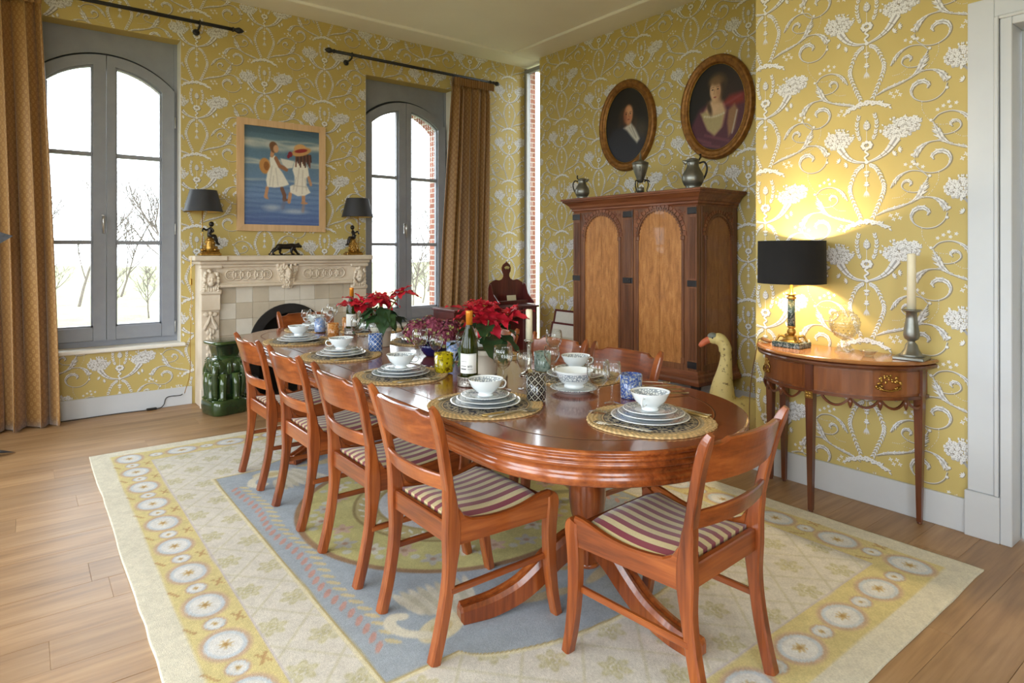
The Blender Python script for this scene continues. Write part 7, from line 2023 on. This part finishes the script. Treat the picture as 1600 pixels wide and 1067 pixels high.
# dried hydrangeas in a low dark bowl
M['hyd'] = leaf_mat('dried_plum_petal', rgb(96, 34, 52), rgb(156, 72, 96), .8); M['hyd2'] = leaf_mat('dried_green_petal', rgb(128, 124, 70), rgb(186, 176, 120), .8)
t = thing('hydrangea_bouquet', 'dried plum-coloured hydrangeas in a low blue glass bowl at the table centre', 'flowers', (1.885, 3.16, TT_))
MB().lathe([(0, 0), (.045, 0), (.06, .012), (.085, .05), (.092, .07), (.088, .07), (.078, .05), (.05, .016), (0, .014)], 28).build('bowl', NT('cobalt_glass').color(rgb(36, 40, 104)).set(rough=.08, trans=.5).m, t)
r = random.Random(12)
for (hx, hy, hz, R) in ((-.085, .045, .135, .075), (.0, .03, .15, .075), (.085, -.04, .125, .08), (.03, -.085, .105, .065), (.06, .07, .125, .065)):
    m = MB(); m.ball((0, 0, 0), R * .84, 12, 9, 0)
    for k in range(300):
        z = r.uniform(-.7, 1); a = r.uniform(0, 2 * PI); q = math.sqrt(max(0, 1 - z * z)); n = Vector((q * math.cos(a), q * math.sin(a), z)); c = n * R * r.uniform(.85, 1.08)
        tx = n.orthogonal().normalized(); ty = n.cross(tx); mi = 1 if (r.random() < .18 + .35 * (z < -.1)) else 0
        for p_ in range(4):
            b = p_ * PI / 2 + r.uniform(-.2, .2); d = tx * math.cos(b) + ty * math.sin(b); e = n.cross(d); w = .0082
            m.add([c, c + d * w * .6 + e * w * .6 + n * .002, c + d * w * 1.4 + n * .004, c + d * w * .6 - e * w * .6 + n * .002], [(0, 1, 2, 3)], False, mi)
    o = m.build('flower_head', [M['hyd'], M['hyd2']], t, (hx, hy, hz)); o['kind'] = 'stuff'
    MB().tube([(0, 0, .02), (hx, hy, hz)], .003, 6).build('stem', M['stemg'], t)

# stray bits at the left edge: dark leaf tips of something standing out of frame
# ================================================================== carnival figure standing just outside the left edge
M['dark_wing'] = mottled('dark_painted_tin', rgb(34, 36, 42), rgb(70, 74, 84), 26, .5); M['flame'] = mottled('orange_paint_flame', rgb(206, 62, 34), rgb(232, 120, 84), 30, .5)
t = thing('tin_bird', 'dark tin bird with orange wing just entering at the left edge', 'sculpture', (-.245, 5.36, 0))
MB().tube([(0, 0, .01), (0, 0, 1.36)], .012, 8).build('pole', M['dark_wing'], t)
m = MB().prism([(.0, 1.30), (.13, 1.40), (.205, 1.455), (.15, 1.475), (.08, 1.50), (-.05, 1.52), (-.12, 1.42)], 'y', -.012, .012); w = m.build('wing', M['dark_wing'], t)
MB().prism([(-.02, 1.31), (.062, 1.365), (.085, 1.405), (.03, 1.42), (-.02, 1.40)], 'y', -.018, -.012).build('orange_patch', M['flame'], w)
MB().prism([(-.02, 1.425), (.03, 1.43), (.05, 1.455), (-.02, 1.46)], 'y', -.018, -.012).build('orange_patch', M['flame'], w)
for k, (a, b) in enumerate((((.0, 0), (.215, .035)), ((0, -.12), (.14, -.11)), ((0, 0), (-.2, -.05)))):
    m = MB(); q = crom([(a[0], a[1], .03), ((a[0] + b[0]) / 2, (a[1] + b[1]) / 2, .034), (b[0], b[1], .006)], 5); m.tube(q, [.012, .018, .022, .026, .030, .034, .034, .030, .022, .012, .003], 8, flat=.25, up=(0, 1, 0)); m.build('foot_leaf', M['dark_wing'], t)
